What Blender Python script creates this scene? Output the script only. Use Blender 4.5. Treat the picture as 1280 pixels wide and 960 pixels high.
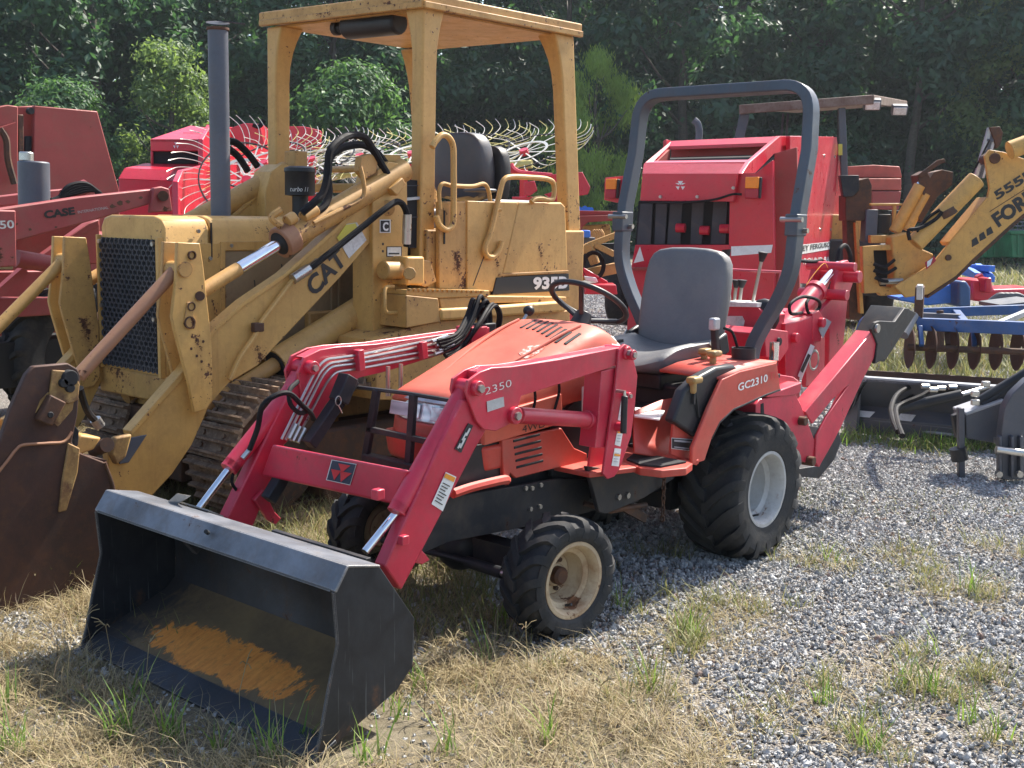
import bpy, bmesh, math, random
from mathutils import Vector, Matrix, Euler, Quaternion, noise
random.seed(7)
SC = bpy.context.scene
for o in list(bpy.data.objects): bpy.data.objects.remove(o)
COL = SC.collection
rad = math.radians
V = Vector

# ---------------------------------------------------------------- camera
FPX = 1451.0
CAMP = V((4.646, 3.035, 1.528))
_yaw, _pit, _rol = rad(220.785), rad(8.195), rad(1.105)
_f = V((math.cos(_yaw)*math.cos(_pit), math.sin(_yaw)*math.cos(_pit), -math.sin(_pit)))
_r = V((math.sin(_yaw), -math.cos(_yaw), 0)); _u = _r.cross(_f)
_r, _u = math.cos(_rol)*_r + math.sin(_rol)*_u, -math.sin(_rol)*_r + math.cos(_rol)*_u
cd = bpy.data.cameras.new('camera'); cam = bpy.data.objects.new('camera', cd); COL.objects.link(cam)
cam.matrix_world = Matrix(((_r.x, _u.x, -_f.x, CAMP.x), (_r.y, _u.y, -_f.y, CAMP.y), (_r.z, _u.z, -_f.z, CAMP.z), (0, 0, 0, 1)))
cd.sensor_fit = 'HORIZONTAL'; cd.sensor_width = 36; cd.lens = 36*FPX/1280; cd.clip_end = 2000; cd.clip_start = 0.05
SC.camera = cam

# ---------------------------------------------------------------- light
SUN_EL, SUN_AZ = 50.0, 178.0        # azimuth the sun stands at, degrees from +x towards +y
w = bpy.data.worlds.new('World'); SC.world = w; w.use_nodes = True
nt = w.node_tree; bg = nt.nodes['Background']
sky = nt.nodes.new('ShaderNodeTexSky'); sky.sky_type = 'NISHITA'; sky.sun_disc = False
sky.sun_elevation = rad(SUN_EL); sky.sun_rotation = rad(90-SUN_AZ); sky.dust_density = 2.0; sky.air_density = 1.0
nt.links.new(sky.outputs[0], bg.inputs[0]); bg.inputs[1].default_value = 0.125
sd = bpy.data.lights.new('sun', 'SUN'); sd.energy = 5.0; sd.angle = rad(0.6); sd.color = (1, .94, .84)
sun = bpy.data.objects.new('sun', sd); COL.objects.link(sun)
sdir = V((math.cos(rad(SUN_AZ))*math.cos(rad(SUN_EL)), math.sin(rad(SUN_AZ))*math.cos(rad(SUN_EL)), math.sin(rad(SUN_EL))))
sun.rotation_euler = sdir.to_track_quat('Z', 'Y').to_euler(); sun.location = sdir*40
SC.view_settings.view_transform = 'Standard'; SC.view_settings.look = 'None'
SC.view_settings.exposure = 1.2; SC.view_settings.gamma = 1.0
SC.render.engine = 'CYCLES'

# ---------------------------------------------------------------- sighting helpers: where a line of sight meets a real plane
def ray(px, py): return _f + (px-640)/FPX*_r - (py-480)/FPX*_u
def DEP(px, py, t): return CAMP + ray(px, py)*t
def hit(px, py, p0, n):
    d = ray(px, py); return CAMP + d*((p0-CAMP).dot(n)/d.dot(n))
class Frame:
    def __init__(s, o=(0, 0, 0), yaw=0.0):
        s.o = V(o); a = rad(yaw); s.e = [V((math.cos(a), math.sin(a), 0)), V((-math.sin(a), math.cos(a), 0)), V((0, 0, 1))]
    def _p(s, px, py, k, v): return hit(px, py, s.o + s.e[k]*v, s.e[k])
    def X(s, px, py, v): return s._p(px, py, 0, v)
    def Y(s, px, py, v): return s._p(px, py, 1, v)
    def Z(s, px, py, v): return s._p(px, py, 2, v)
    def w(s, x, y, z): return s.o + s.e[0]*x + s.e[1]*y + s.e[2]*z
    def l(s, p): d = p-s.o; return V((d.dot(s.e[0]), d.dot(s.e[1]), d.dot(s.e[2])))
W = Frame()
def L(pts, f, v): return [f(p[0], p[1], v) for p in pts]

# ---------------------------------------------------------------- mesh builder
def catmull(pts, n=6, closed=False):
    pts = [V(p) for p in pts]; out = []
    N = len(pts)
    for i in range(N if closed else N-1):
        p0 = pts[(i-1) % N] if (closed or i > 0) else pts[0]*2-pts[1]
        p1 = pts[i]; p2 = pts[(i+1) % N]
        p3 = pts[(i+2) % N] if (closed or i+2 < N) else pts[-1]*2-pts[-2]
        for k in range(n):
            t = k/n
            out.append(0.5*((2*p1)+(-p0+p2)*t+(2*p0-5*p1+4*p2-p3)*t*t+(-p0+3*p1-3*p2+p3)*t*t*t))
    if not closed: out.append(pts[-1])
    return out
def rounded(pts, r=0.03, n=4, closed=True):
    """round the corners of a polygon / path"""
    pts = [V(p) for p in pts]; out = []; N = len(pts)
    for i, p in enumerate(pts):
        if not closed and i in (0, N-1): out.append(p); continue
        a = pts[i-1]-p; b = pts[(i+1) % N]-p
        d = min(r, a.length*.45, b.length*.45)
        A = p+a.normalized()*d; B = p+b.normalized()*d
        for k in range(n+1):
            t = k/n; out.append(A*(1-t)**2+p*2*t*(1-t)+B*t*t)
    return out
class MB:
    def __init__(s): s.v = []; s.f = []
    def add(s, vs, fs):
        n = len(s.v); s.v += [V(v) for v in vs]; s.f += [tuple(i+n for i in f) for f in fs]; return s
    def prism(s, pts, vec):
        vec = V(vec); n = len(pts); pts = [V(p) for p in pts]
        nrm = V((0, 0, 0))
        for i in range(n): nrm += (pts[i]-pts[0]).cross(pts[(i+1) % n]-pts[0])
        if nrm.dot(vec) > 0: pts = pts[::-1]
        vs = pts + [p+vec for p in pts]
        fs = [tuple(range(n)), tuple(range(2*n-1, n-1, -1))]
        fs += [((i+1) % n, i, n+i, n+(i+1) % n) for i in range(n)]
        return s.add(vs, fs)
    def box(s, c, size, rot=None, yaw=0):
        c = V(c); M = rot if rot is not None else Matrix.Rotation(rad(yaw), 3, 'Z')
        vs = [c+M @ V((x*size[0]/2, y*size[1]/2, z*size[2]/2)) for z in (-1, 1) for y in (-1, 1) for x in (-1, 1)]
        return s.add(vs, [(0, 2, 3, 1), (4, 5, 7, 6), (0, 1, 5, 4), (2, 6, 7, 3), (0, 4, 6, 2), (1, 3, 7, 5)])
    def beam(s, p, q, w, h, up=(0, 0, 1), w2=None, h2=None):
        p, q = V(p), V(q); d = (q-p).normalized(); up = V(up); a = d.cross(up)
        if a.length < 1e-4: a = d.cross(V((0, 1, 0)))
        a.normalize(); b = a.cross(d).normalized(); w2 = w2 or w; h2 = h2 or h
        vs = [p+a*sx*w/2+b*sz*h/2 for sx, sz in ((-1, -1), (1, -1), (1, 1), (-1, 1))]
        vs += [q+a*sx*w2/2+b*sz*h2/2 for sx, sz in ((-1, -1), (1, -1), (1, 1), (-1, 1))]
        return s.add(vs, [(0, 1, 2, 3)[::-1] if False else (3, 2, 1, 0), (4, 5, 6, 7), (0, 1, 5, 4), (1, 2, 6, 5), (2, 3, 7, 6), (3, 0, 4, 7)])
    def tube(s, pts, r, seg=8, closed=False, cap=True, r2=None, flat=None):
        pts = [V(p) for p in pts]; N = len(pts)
        T = []
        for i in range(N):
            a = pts[i-1] if (i > 0 or closed) else pts[i]; b = pts[(i+1) % N] if (i < N-1 or closed) else pts[i]
            T.append((b-a).normalized())
        n = T[0].orthogonal().normalized(); rings = []
        for i in range(N):
            if i: n = (T[i-1].rotation_difference(T[i]) @ n); n = (n-T[i]*n.dot(T[i])).normalized()
            b = T[i].cross(n); rr = r if r2 is None else r+(r2-r)*i/(N-1)
            rings.append([pts[i]+(n*math.cos(2*math.pi*k/seg)+b*math.sin(2*math.pi*k/seg))*rr for k in range(seg)])
        vs = [v for g in rings for v in g]; fs = []
        for i in range(N if closed else N-1):
            j = (i+1) % N
            for k in range(seg): fs.append((i*seg+k, i*seg+(k+1) % seg, j*seg+(k+1) % seg, j*seg+k))
        if cap and not closed: fs += [tuple(range(seg-1, -1, -1)), tuple((N-1)*seg+k for k in range(seg))]
        return s.add(vs, fs)
    def sweep(s, pts, w, h, nrm, cap=True, closed=False):
        """rectangular section swept along a path lying in the plane with normal nrm; w across the plane, h in it"""
        pts = [V(p) for p in pts]; nrm = V(nrm).normalized(); N = len(pts); vs = []
        for i in range(N):
            a = pts[i-1] if (i or closed) else pts[i]; b = pts[(i+1) % N] if (i < N-1 or closed) else pts[i]
            t = (b-a).normalized(); m = nrm.cross(t).normalized()
            for sx, sy in ((-1, -1), (1, -1), (1, 1), (-1, 1)): vs.append(pts[i]+nrm*sx*w/2+m*sy*h/2)
        fs = []
        for i in range(N if closed else N-1):
            j = (i+1) % N
            for k in range(4): fs.append((i*4+k, i*4+(k+1) % 4, j*4+(k+1) % 4, j*4+k))
        if cap and not closed: fs += [(3, 2, 1, 0), tuple((N-1)*4+k for k in range(4))]
        return s.add(vs, fs)
    def cyl(s, p, q, r, r2=None, seg=20):
        return s.tube([p, q], r, seg, r2=r2)
    def lathe(s, o, ax, prof, seg=32, closed=False, a0=0, a1=360):
        o = V(o); ax = V(ax).normalized(); n = ax.orthogonal().normalized(); b = ax.cross(n); vs = []; fs = []
        full = abs(a1-a0) >= 360; K = seg if full else seg+1
        for r, h in prof:
            for k in range(K):
                t = rad(a0+(a1-a0)*k/seg); vs.append(o+ax*h+(n*math.cos(t)+b*math.sin(t))*r)
        P = len(prof)
        for i in range(P if closed else P-1):
            j = (i+1) % P
            for k in range(seg):
                k2 = (k+1) % K; fs.append((i*K+k, i*K+k2, j*K+k2, j*K+k))
        return s.add(vs, fs)
    def ball(s, c, r, sc=(1, 1, 1), seg=12):
        prof = []; R = seg//2+1
        vs = []; fs = []; c = V(c)
        for i in range(1, R):
            t = math.pi*i/R
            for k in range(seg):
                a = 2*math.pi*k/seg; vs.append(c+V((math.sin(t)*math.cos(a)*sc[0], math.sin(t)*math.sin(a)*sc[1], math.cos(t)*sc[2]))*r)
        n = len(vs); vs += [c+V((0, 0, sc[2]*r)), c-V((0, 0, sc[2]*r))]
        for i in range(R-2):
            for k in range(seg): fs.append((i*seg+k, (i+1)*seg+k, (i+1)*seg+(k+1) % seg, i*seg+(k+1) % seg))
        for k in range(seg):
            fs.append((n, k, (k+1) % seg)); fs.append((n+1, (R-2)*seg+(k+1) % seg, (R-2)*seg+k))
        return s.add(vs, fs)
    def quad(s, a, b, c, d): return s.add([a, b, c, d], [(0, 1, 2, 3)])
    def loft(s, secs, cap=True):
        n = len(secs[0]); vs = [p for q in secs for p in q]; fs = []
        for i in range(len(secs)-1):
            for k in range(n): fs.append((i*n+k, i*n+(k+1) % n, (i+1)*n+(k+1) % n, (i+1)*n+k))
        if cap: fs += [tuple(range(n-1, -1, -1)), tuple((len(secs)-1)*n+k for k in range(n))]
        return s.add(vs, fs)
    def grid(s, rows):
        m = len(rows[0]); vs = [p for r in rows for p in r]
        return s.add(vs, [(i*m+k, i*m+k+1, (i+1)*m+k+1, (i+1)*m+k) for i in range(len(rows)-1) for k in range(m-1)])
    def build(s, name, mat, parent=None, bevel=0, smooth=35, seg=2, sub=0, recalc=True, solid=0):
        lo = V([min(v[i] for v in s.v) for i in range(3)]); hi = V([max(v[i] for v in s.v) for i in range(3)]); c = (lo+hi)/2
        me = bpy.data.meshes.new(name); me.from_pydata([v-c for v in s.v], [], s.f)
        if recalc:
            bm = bmesh.new(); bm.from_mesh(me); bmesh.ops.recalc_face_normals(bm, faces=bm.faces); bm.to_mesh(me); bm.free()
        if smooth:
            me.shade_smooth(); me.set_sharp_from_angle(angle=rad(smooth))
        mats = mat if isinstance(mat, (list, tuple)) else [mat]
        for m in mats: me.materials.append(m)
        o = bpy.data.objects.new(name, me); COL.objects.link(o)
        place(o, c, parent)
        if solid:
            m = o.modifiers.new('solid', 'SOLIDIFY'); m.thickness = solid; m.offset = 0
        if sub:
            m = o.modifiers.new('subdivision', 'SUBSURF'); m.levels = sub; m.render_levels = sub
        if bevel:
            m = o.modifiers.new('bevel', 'BEVEL'); m.width = bevel; m.segments = seg; m.limit_method = 'ANGLE'; m.angle_limit = rad(38); m.harden_normals = False
        return o
WL = {}
def place(o, c, parent):
    c = V(c); WL[o.name] = c
    if parent: o.parent = parent; o.location = c-WL[parent.name]
    else: o.location = c
def thing(name, label, cat, loc, group=None, kind=None):
    o = bpy.data.objects.new(name, None); COL.objects.link(o); o.location = V(loc); WL[o.name] = V(loc)
    o.empty_display_size = .1; tag(o, label, cat, group, kind); return o
def tag(o, label=None, cat=None, group=None, kind=None):
    if label: o['label'] = label
    if cat: o['category'] = cat
    if group: o['group'] = group
    if kind: o['kind'] = kind
    return o
def structure(o): o['kind'] = 'structure'; return o
def copy_part(o, off, name=None):
    c = o.copy(); COL.objects.link(c); c.location = o.location+V(off); WL[c.name] = WL[o.name]+V(off); return c
def mirror_y(pts, y0=0): return [V((p[0], 2*y0-p[1], p[2])) for p in pts]
def strip(p, q, wdt, nrm, lift=.0015, thick=.001):
    """thin sheet laid on a surface"""
    return None
def decal(pts, mat, parent, name='decal', nrm=None, th=.0015, label=None):
    """thin sticker: polygon given on the surface, proud by th"""
    pts = [V(p) for p in pts]; n = nrm or (pts[1]-pts[0]).cross(pts[2]-pts[0]).normalized()
    n = V(n)
    if n.dot(CAMP-pts[0]) < 0: n = -n
    o = MB().prism([p+n*.0005 for p in pts], n*th).build(name, mat, parent, smooth=0)
    if label: o['label'] = label
    return o
def text(s, p, right, up, size, mat, parent, name='lettering', stretch=1.0, ext=.0006, bold=0, shear=0, space=1.0, align='LEFT', lift=.003):
    """real lettering: p = lower left corner, right/up = directions on the surface"""
    c = bpy.data.curves.new(name, 'FONT'); c.body = s; c.size = 1; c.extrude = 0; c.offset = bold; c.shear = shear; c.space_character = space
    c.align_x = align; c.resolution_u = 3
    t = bpy.data.objects.new(name, c); COL.objects.link(t)
    dg = bpy.context.evaluated_depsgraph_get(); me = bpy.data.meshes.new_from_object(t.evaluated_get(dg))
    bpy.data.objects.remove(t)
    r = V(right).normalized(); u = V(up); u = (u-r*u.dot(r)).normalized(); n = r.cross(u)
    if n.dot(CAMP-V(p)) < 0: n = -n
    p = V(p)+n*lift
    vs = [p+r*(v.co.x*size*stretch)+u*(v.co.y*size)+n*v.co.z*size for v in me.vertices]
    fs = [tuple(f.vertices) for f in me.polygons]
    bpy.data.meshes.remove(me)
    mb = MB(); mb.add(vs, fs)
    o = mb.build(name, mat, parent, smooth=0, recalc=False)
    return o
def text_box(s, pl, pr, ptop, mat, parent, name='lettering', **kw):
    """lettering fitted from lower-left pl to lower-right pr with height to ptop"""
    pl, pr, ptop = V(pl), V(pr), V(ptop)
    r = (pr-pl); Wd = r.length; r.normalize(); u = ptop-pl; u = (u-r*u.dot(r)); H = u.length
    size = H/0.70
    c = bpy.data.curves.new('t', 'FONT'); c.body = s; c.size = 1; c.space_character = kw.get('space', 1.0); c.offset = kw.get('bold', 0)
    t = bpy.data.objects.new('t', c); COL.objects.link(t); bpy.context.view_layer.update(); wd = max(t.dimensions.x, .01)
    bpy.data.objects.remove(t); bpy.data.curves.remove(c)
    return text(s, pl, r, u, size, mat, parent, name, stretch=Wd/(wd*size), **kw)

# ---------------------------------------------------------------- materials
def NM(name):
    m = bpy.data.materials.new(name); m.use_nodes = True; nt = m.node_tree; return m, nt, nt.nodes['Principled BSDF']
def N(nt, t, **kw):
    n = nt.nodes.new(t)
    for k, v in kw.items():
        if k in n.inputs.keys() if hasattr(n.inputs, 'keys') else False: n.inputs[k].default_value = v
        else: setattr(n, k, v)
    return n
def noise_n(nt, scale, detail=4, rough=.6, co=None, dist=0):
    n = nt.nodes.new('ShaderNodeTexNoise'); n.inputs['Scale'].default_value = scale; n.inputs['Detail'].default_value = detail
    n.inputs['Roughness'].default_value = rough; n.inputs['Distortion'].default_value = dist
    if co: nt.links.new(co, n.inputs['Vector'])
    return n.outputs['Fac']
def ramp(nt, fac, a, b, ca=(0, 0, 0, 1), cb=(1, 1, 1, 1)):
    r = nt.nodes.new('ShaderNodeValToRGB'); r.color_ramp.elements[0].position = a; r.color_ramp.elements[1].position = b
    r.color_ramp.elements[0].color = ca; r.color_ramp.elements[1].color = cb; nt.links.new(fac, r.inputs[0]); return r.outputs[0]
def mix(nt, fac, a, b, mode='MIX'):
    m = nt.nodes.new('ShaderNodeMix'); m.data_type = 'RGBA'; m.blend_type = mode
    for s, v in ((0, fac), (6, a), (7, b)):
        if hasattr(v, 'links') or isinstance(v, bpy.types.NodeSocket): nt.links.new(v, m.inputs[s])
        else: m.inputs[s].default_value = v if s == 0 else (tuple(v)+(1,))[:4]
    return m.outputs[2]
def math_n(nt, op, a, b=0.5):
    m = nt.nodes.new('ShaderNodeMath'); m.operation = op
    for i, v in enumerate((a, b)):
        if isinstance(v, bpy.types.NodeSocket): nt.links.new(v, m.inputs[i])
        else: m.inputs[i].default_value = v
    return m.outputs[0]
def bump(nt, h, strength=.2, dist=.01, bs=None):
    b = nt.nodes.new('ShaderNodeBump'); b.inputs['Strength'].default_value = strength; b.inputs['Distance'].default_value = dist
    nt.links.new(h, b.inputs['Height'])
    if bs: nt.links.new(b.outputs[0], bs.inputs['Normal'])
    return b.outputs[0]
RUSTC = (.10, .037, .018)
def paint(name, base, rough=.45, rust=0.0, dirt=.15, fade=.25, dirtc=(.16, .12, .085), metal=0.0, rustc=RUSTC, scale=1.0, chip=None, coat=0.0, bumpy=.06, edge=None, spots=0):
    m, nt, bs = NM(name); tc = nt.nodes.new('ShaderNodeTexCoord').outputs['Object']
    base = V(base); lt = [min(1, c*(1+fade)+.02*fade) for c in base]; dk = [c*(1-fade*.75) for c in base]
    big = noise_n(nt, 2.2*scale, 5, .6, tc); c = mix(nt, ramp(nt, big, .35, .68), dk, lt)
    fine = noise_n(nt, 60*scale, 4, .65, tc)
    c = mix(nt, math_n(nt, 'MULTIPLY', ramp(nt, fine, .4, .7), .12), c, [min(1, x*1.5+.02) for x in base])
    dn = noise_n(nt, 7*scale, 8, .7, tc, .4); dm = math_n(nt, 'MULTIPLY', ramp(nt, dn, .47, .72), dirt)
    c = mix(nt, dm, c, dirtc)
    rg = nt.nodes.new('ShaderNodeMapRange'); rg.inputs[1].default_value = .3; rg.inputs[2].default_value = .7
    rg.inputs[3].default_value = max(0, rough-.1); rg.inputs[4].default_value = min(1, rough+.16); nt.links.new(dn, rg.inputs[0]); rgh = rg.outputs[0]
    if rust > 0:
        n1 = noise_n(nt, 16*scale, 9, .68, tc, .25); n2 = noise_n(nt, 3.1*scale, 3, .5, tc)
        s = math_n(nt, 'ADD', n1, math_n(nt, 'MULTIPLY', math_n(nt, 'SUBTRACT', n2, .5), .55))
        a = .735-rust*.26; k = ramp(nt, s, a, a+.035)
        halo = ramp(nt, s, a-.06, a+.03)
        c = mix(nt, math_n(nt, 'MULTIPLY', halo, .45), c, [base[0]*.45+.08, base[1]*.35+.03, base[2]*.3+.01])
        rc = mix(nt, ramp(nt, noise_n(nt, 40*scale, 4, .6, tc), .35, .65), rustc, [x*.35 for x in rustc])
        c = mix(nt, k, c, rc); rr = math_n(nt, 'MULTIPLY', k, .3); rgh = math_n(nt, 'ADD', rgh, rr)
    if spots:
        n5 = noise_n(nt, 48*scale, 3, .6, tc); n6 = noise_n(nt, 5*scale, 3, .6, tc)
        s5 = math_n(nt, 'ADD', n5, math_n(nt, 'MULTIPLY', math_n(nt, 'SUBTRACT', n6, .5), .5)); k5 = ramp(nt, s5, .80-spots*.2, .83-spots*.2); c = mix(nt, k5, c, rustc)
        mp = nt.nodes.new('ShaderNodeMapping'); mp.inputs['Scale'].default_value = (26, 26, 1.6); nt.links.new(tc, mp.inputs[0]); st = noise_n(nt, 1.0, 5, .65, mp.outputs[0])
        c = mix(nt, math_n(nt, 'MULTIPLY', ramp(nt, st, .55, .75), .35), c, [base[0]*.42+.05, base[1]*.32+.02, base[2]*.25+.01])
    if edge:
        bv = nt.nodes.new('ShaderNodeBevel'); bv.samples = 3; bv.inputs['Radius'].default_value = edge[0]; ge = nt.nodes.new('ShaderNodeNewGeometry')
        vd = nt.nodes.new('ShaderNodeVectorMath'); vd.operation = 'DOT_PRODUCT'; nt.links.new(bv.outputs[0], vd.inputs[0]); nt.links.new(ge.outputs['True Normal'], vd.inputs[1])
        em = math_n(nt, 'SUBTRACT', 1.0, vd.outputs['Value']); em = math_n(nt, 'ADD', em, math_n(nt, 'MULTIPLY', math_n(nt, 'SUBTRACT', noise_n(nt, 34*scale, 6, .7, tc), .58), .55))
        em = ramp(nt, em, .07, .17); c = mix(nt, math_n(nt, 'MULTIPLY', em, edge[2]), c, edge[1])
    nt.links.new(c, bs.inputs['Base Color']); nt.links.new(rgh, bs.inputs['Roughness']); bs.inputs['Metallic'].default_value = metal
    if coat: bs.inputs['Coat Weight'].default_value = coat; bs.inputs['Coat Roughness'].default_value = .15
    if bumpy: bump(nt, math_n(nt, 'ADD', fine, math_n(nt, 'MULTIPLY', dn, 2)), bumpy, .004, bs)
    return m
def rusty(name, a=(.10, .045, .025), b=(.045, .028, .02), c3=(.17, .07, .025), rough=.75, metal=.2, amt=.35, scale=1.0):
    m, nt, bs = NM(name); tc = nt.nodes.new('ShaderNodeTexCoord').outputs['Object']
    n1 = noise_n(nt, 5*scale, 9, .65, tc, .5); n2 = noise_n(nt, 22*scale, 6, .7, tc)
    c = mix(nt, ramp(nt, n1, .38, .62), a, b); c = mix(nt, math_n(nt, 'MULTIPLY', ramp(nt, n2, .5, .72), amt*2), c, c3)
    nt.links.new(c, bs.inputs['Base Color']); bs.inputs['Metallic'].default_value = metal
    rg = nt.nodes.new('ShaderNodeMapRange'); rg.inputs[3].default_value = rough-.2; rg.inputs[4].default_value = min(1, rough+.15); nt.links.new(n2, rg.inputs[0]); nt.links.new(rg.outputs[0], bs.inputs['Roughness'])
    bump(nt, n2, .35, .004, bs); return m
def plain(name, col, rough=.5, metal=0, emit=None, spec=None, alpha=None):
    m, nt, bs = NM(name); bs.inputs['Base Color'].default_value = tuple(col)+(1,); bs.inputs['Roughness'].default_value = rough; bs.inputs['Metallic'].default_value = metal
    tc = nt.nodes.new('ShaderNodeTexCoord').outputs['Object']; n = noise_n(nt, 30, 5, .6, tc)
    c = mix(nt, n, [x*.8 for x in col], [min(1, x*1.2) for x in col]); nt.links.new(c, bs.inputs['Base Color'])
    return m
M = {}
M['red'] = paint('loader_red_paint', (.50, .016, .045), .40, rust=.05, dirt=.35, fade=.30, coat=.15, edge=(.006, (.62, .32, .32), .55), dirtc=(.22, .10, .09))
M['orange'] = paint('faded_orange_red_plastic', (.52, .095, .055), .55, rust=0, dirt=.4, fade=.28, bumpy=.03, dirtc=(.40, .14, .09), edge=(.006, (.55, .25, .18), .5))
M['fender'] = paint('faded_red_fender', (.50, .062, .040), .48, rust=0, dirt=.3, fade=.25, dirtc=(.3, .18, .13))
M['black_metal'] = paint('black_steel_paint', (.014, .016, .02), .5, rust=.04, spots=.2, dirt=.3, fade=.3)
M['black_plastic'] = paint('black_plastic', (.018, .019, .022), .42, dirt=.25, fade=.2, dirtc=(.1, .09, .08))
M['rops'] = paint('grey_rollbar_paint', (.055, .07, .09), .42, rust=.04, spots=.3, dirt=.3, fade=.2, dirtc=(.12, .1, .085))
M['rubber'] = paint('tyre_rubber', (.022, .023, .025), .72, dirt=.6, fade=.35, dirtc=(.085, .075, .063), scale=2, bumpy=.3)
M['hose'] = paint('hose_rubber', (.008, .008, .010), .65, dirt=.15)
M['seat'] = paint('grey_vinyl', (.125, .125, .128), .5, dirt=.4, fade=.15, dirtc=(.2, .19, .17), bumpy=.2, scale=1.5)
M['chrome'] = plain('chrome_rod', (.75, .76, .78), .12, 1.0)
M['steel'] = paint('worn_bright_steel', (.38, .37, .35), .35, rust=.15, metal=.9, dirt=.3)
M['line'] = paint('zinc_line', (.5, .49, .46), .3, metal=.9, dirt=.3, rust=.05)
M['rimw'] = paint('white_rim_paint', (.40, .405, .40), .5, rust=.10, dirt=.45, rustc=(.2, .09, .04))
M['rimf'] = paint('rusty_cream_rim', (.46, .36, .23), .65, rust=.38, dirt=1.0, dirtc=(.26, .145, .07), rustc=(.19, .08, .035), scale=1.1, edge=(.008, (.20, .08, .03), .8))
M['white'] = paint('white_sticker', (.72, .72, .7), .5, dirt=.25, fade=.1, bumpy=0)
M['paper'] = paint('worn_white_label', (.6, .6, .58), .6, dirt=.5, fade=.2, scale=4, bumpy=0)
M['ink'] = plain('black_print', (.015, .015, .017), .5)
M['silver'] = paint('silver_sticker', (.42, .43, .45), .35, dirt=.35, metal=.3, scale=3, bumpy=0)
M['amber_print'] = plain('amber_print', (.75, .3, .03), .5)
M['redprint'] = plain('red_print', (.55, .02, .03), .45)
M['navy'] = plain('navy_print', (.02, .03, .06), .4)
M['knob'] = paint('ochre_knob', (.36, .22, .07), .45, dirt=.5)
M['cat'] = paint('loader_yellow_paint', (.56, .322, .092), .5, rust=.13, spots=.55, edge=(.007, (.14, .06, .03), .75), dirt=.40, fade=.16, dirtc=(.26, .14, .045))
M['cat2'] = paint('loader_yellow_worn', (.49, .272, .078), .55, rust=.30, spots=.75, edge=(.009, (.12, .05, .028), .9), dirt=.6, fade=.2, dirtc=(.20, .10, .04))
M['catdust'] = paint('dusty_side_panel', (.27, .19, .10), .65, rust=.1, dirt=.7, fade=.2, dirtc=(.17, .12, .075))
M['rustpipe'] = paint('worn_red_brown_pipe', (.30, .14, .075), .6, rust=.35, dirt=.6, dirtc=(.36, .21, .09))
M['rust'] = rusty('rust_steel')
M['catbucket'] = rusty('brown_bucket_steel', (.075, .034, .023), (.045, .025, .02), (.12, .055, .024), .7, .25, .25)
M['shoe'] = rusty('track_shoe_steel', (.25, .165, .105), (.11, .065, .04), (.36, .27, .18), .85, .05, .5, 2)
M['stack'] = paint('grey_exhaust_stack', (.075, .085, .11), .5, rust=.14, dirt=.3, fade=.2)
M['bucket'] = paint('worn_dark_bucket_steel', (.026, .030, .038), .5, rust=.10, dirt=.45, fade=.55, metal=.3, dirtc=(.07, .045, .03), rustc=(.10, .05, .03), scale=1.2, bumpy=.2, edge=(.006, (.30, .29, .28), .7), spots=.2)
M['bucketlip'] = paint('scuffed_bucket_lip', (.13, .14, .16), .5, rust=.12, dirt=.5, fade=.6, metal=.45, dirtc=(.13, .10, .08), scale=1.5, bumpy=.2, edge=(.010, (.45, .42, .38), .9))
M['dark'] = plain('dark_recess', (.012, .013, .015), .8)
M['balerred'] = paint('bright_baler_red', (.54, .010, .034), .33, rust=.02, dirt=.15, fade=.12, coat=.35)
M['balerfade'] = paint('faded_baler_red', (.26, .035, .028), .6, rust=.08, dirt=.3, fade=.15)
M['casered'] = paint('faded_tractor_red', (.30, .05, .05), .55, rust=.22, dirt=.4, fade=.2)
M['ford'] = paint('backhoe_yellow', (.56, .31, .075), .5, rust=.12, spots=.5, edge=(.015, (.12, .05, .025), .8), dirt=.45, fade=.15, dirtc=(.22, .14, .07))
M['canopy'] = rusty('brown_canopy', (.14, .085, .06), (.20, .15, .12), (.09, .045, .03), .7, .1, .3)
M['blue'] = paint('implement_blue', (.018, .075, .22), .45, rust=.2, dirt=.35, fade=.25)
M['brightblue'] = paint('bright_blue', (.03, .16, .62), .45, rust=.03, dirt=.2, fade=.15)
M['green'] = paint('dumpster_green', (.015, .17, .06), .5, rust=.05, dirt=.2)
M['cutter'] = paint('charcoal_attachment', (.06, .065, .08), .4, rust=.02, dirt=.25, fade=.2)
M['cutterlight'] = paint('grey_attachment_edge', (.30, .31, .33), .4, dirt=.2, rust=.05)
M['amber'] = plain('amber_lens', (.9, .25, .02), .25)
M['redlens'] = plain('red_lens', (.35, .01, .03), .3)
M['belt'] = paint('baler_belt', (.035, .04, .05), .6, dirt=.3)
M['tine_w'] = paint('white_tine', (.62, .6, .52), .4, dirt=.2, metal=.3, rust=.1)
for k_, v_ in (('hose', .15), ('rubber', .25), ('black_metal', .3), ('black_plastic', .35)): M[k_].node_tree.nodes['Principled BSDF'].inputs['Specular IOR Level'].default_value = v_
M['tine_y'] = paint('yellow_tine', (.55, .5, .18), .4, dirt=.2, metal=.2)
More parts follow.
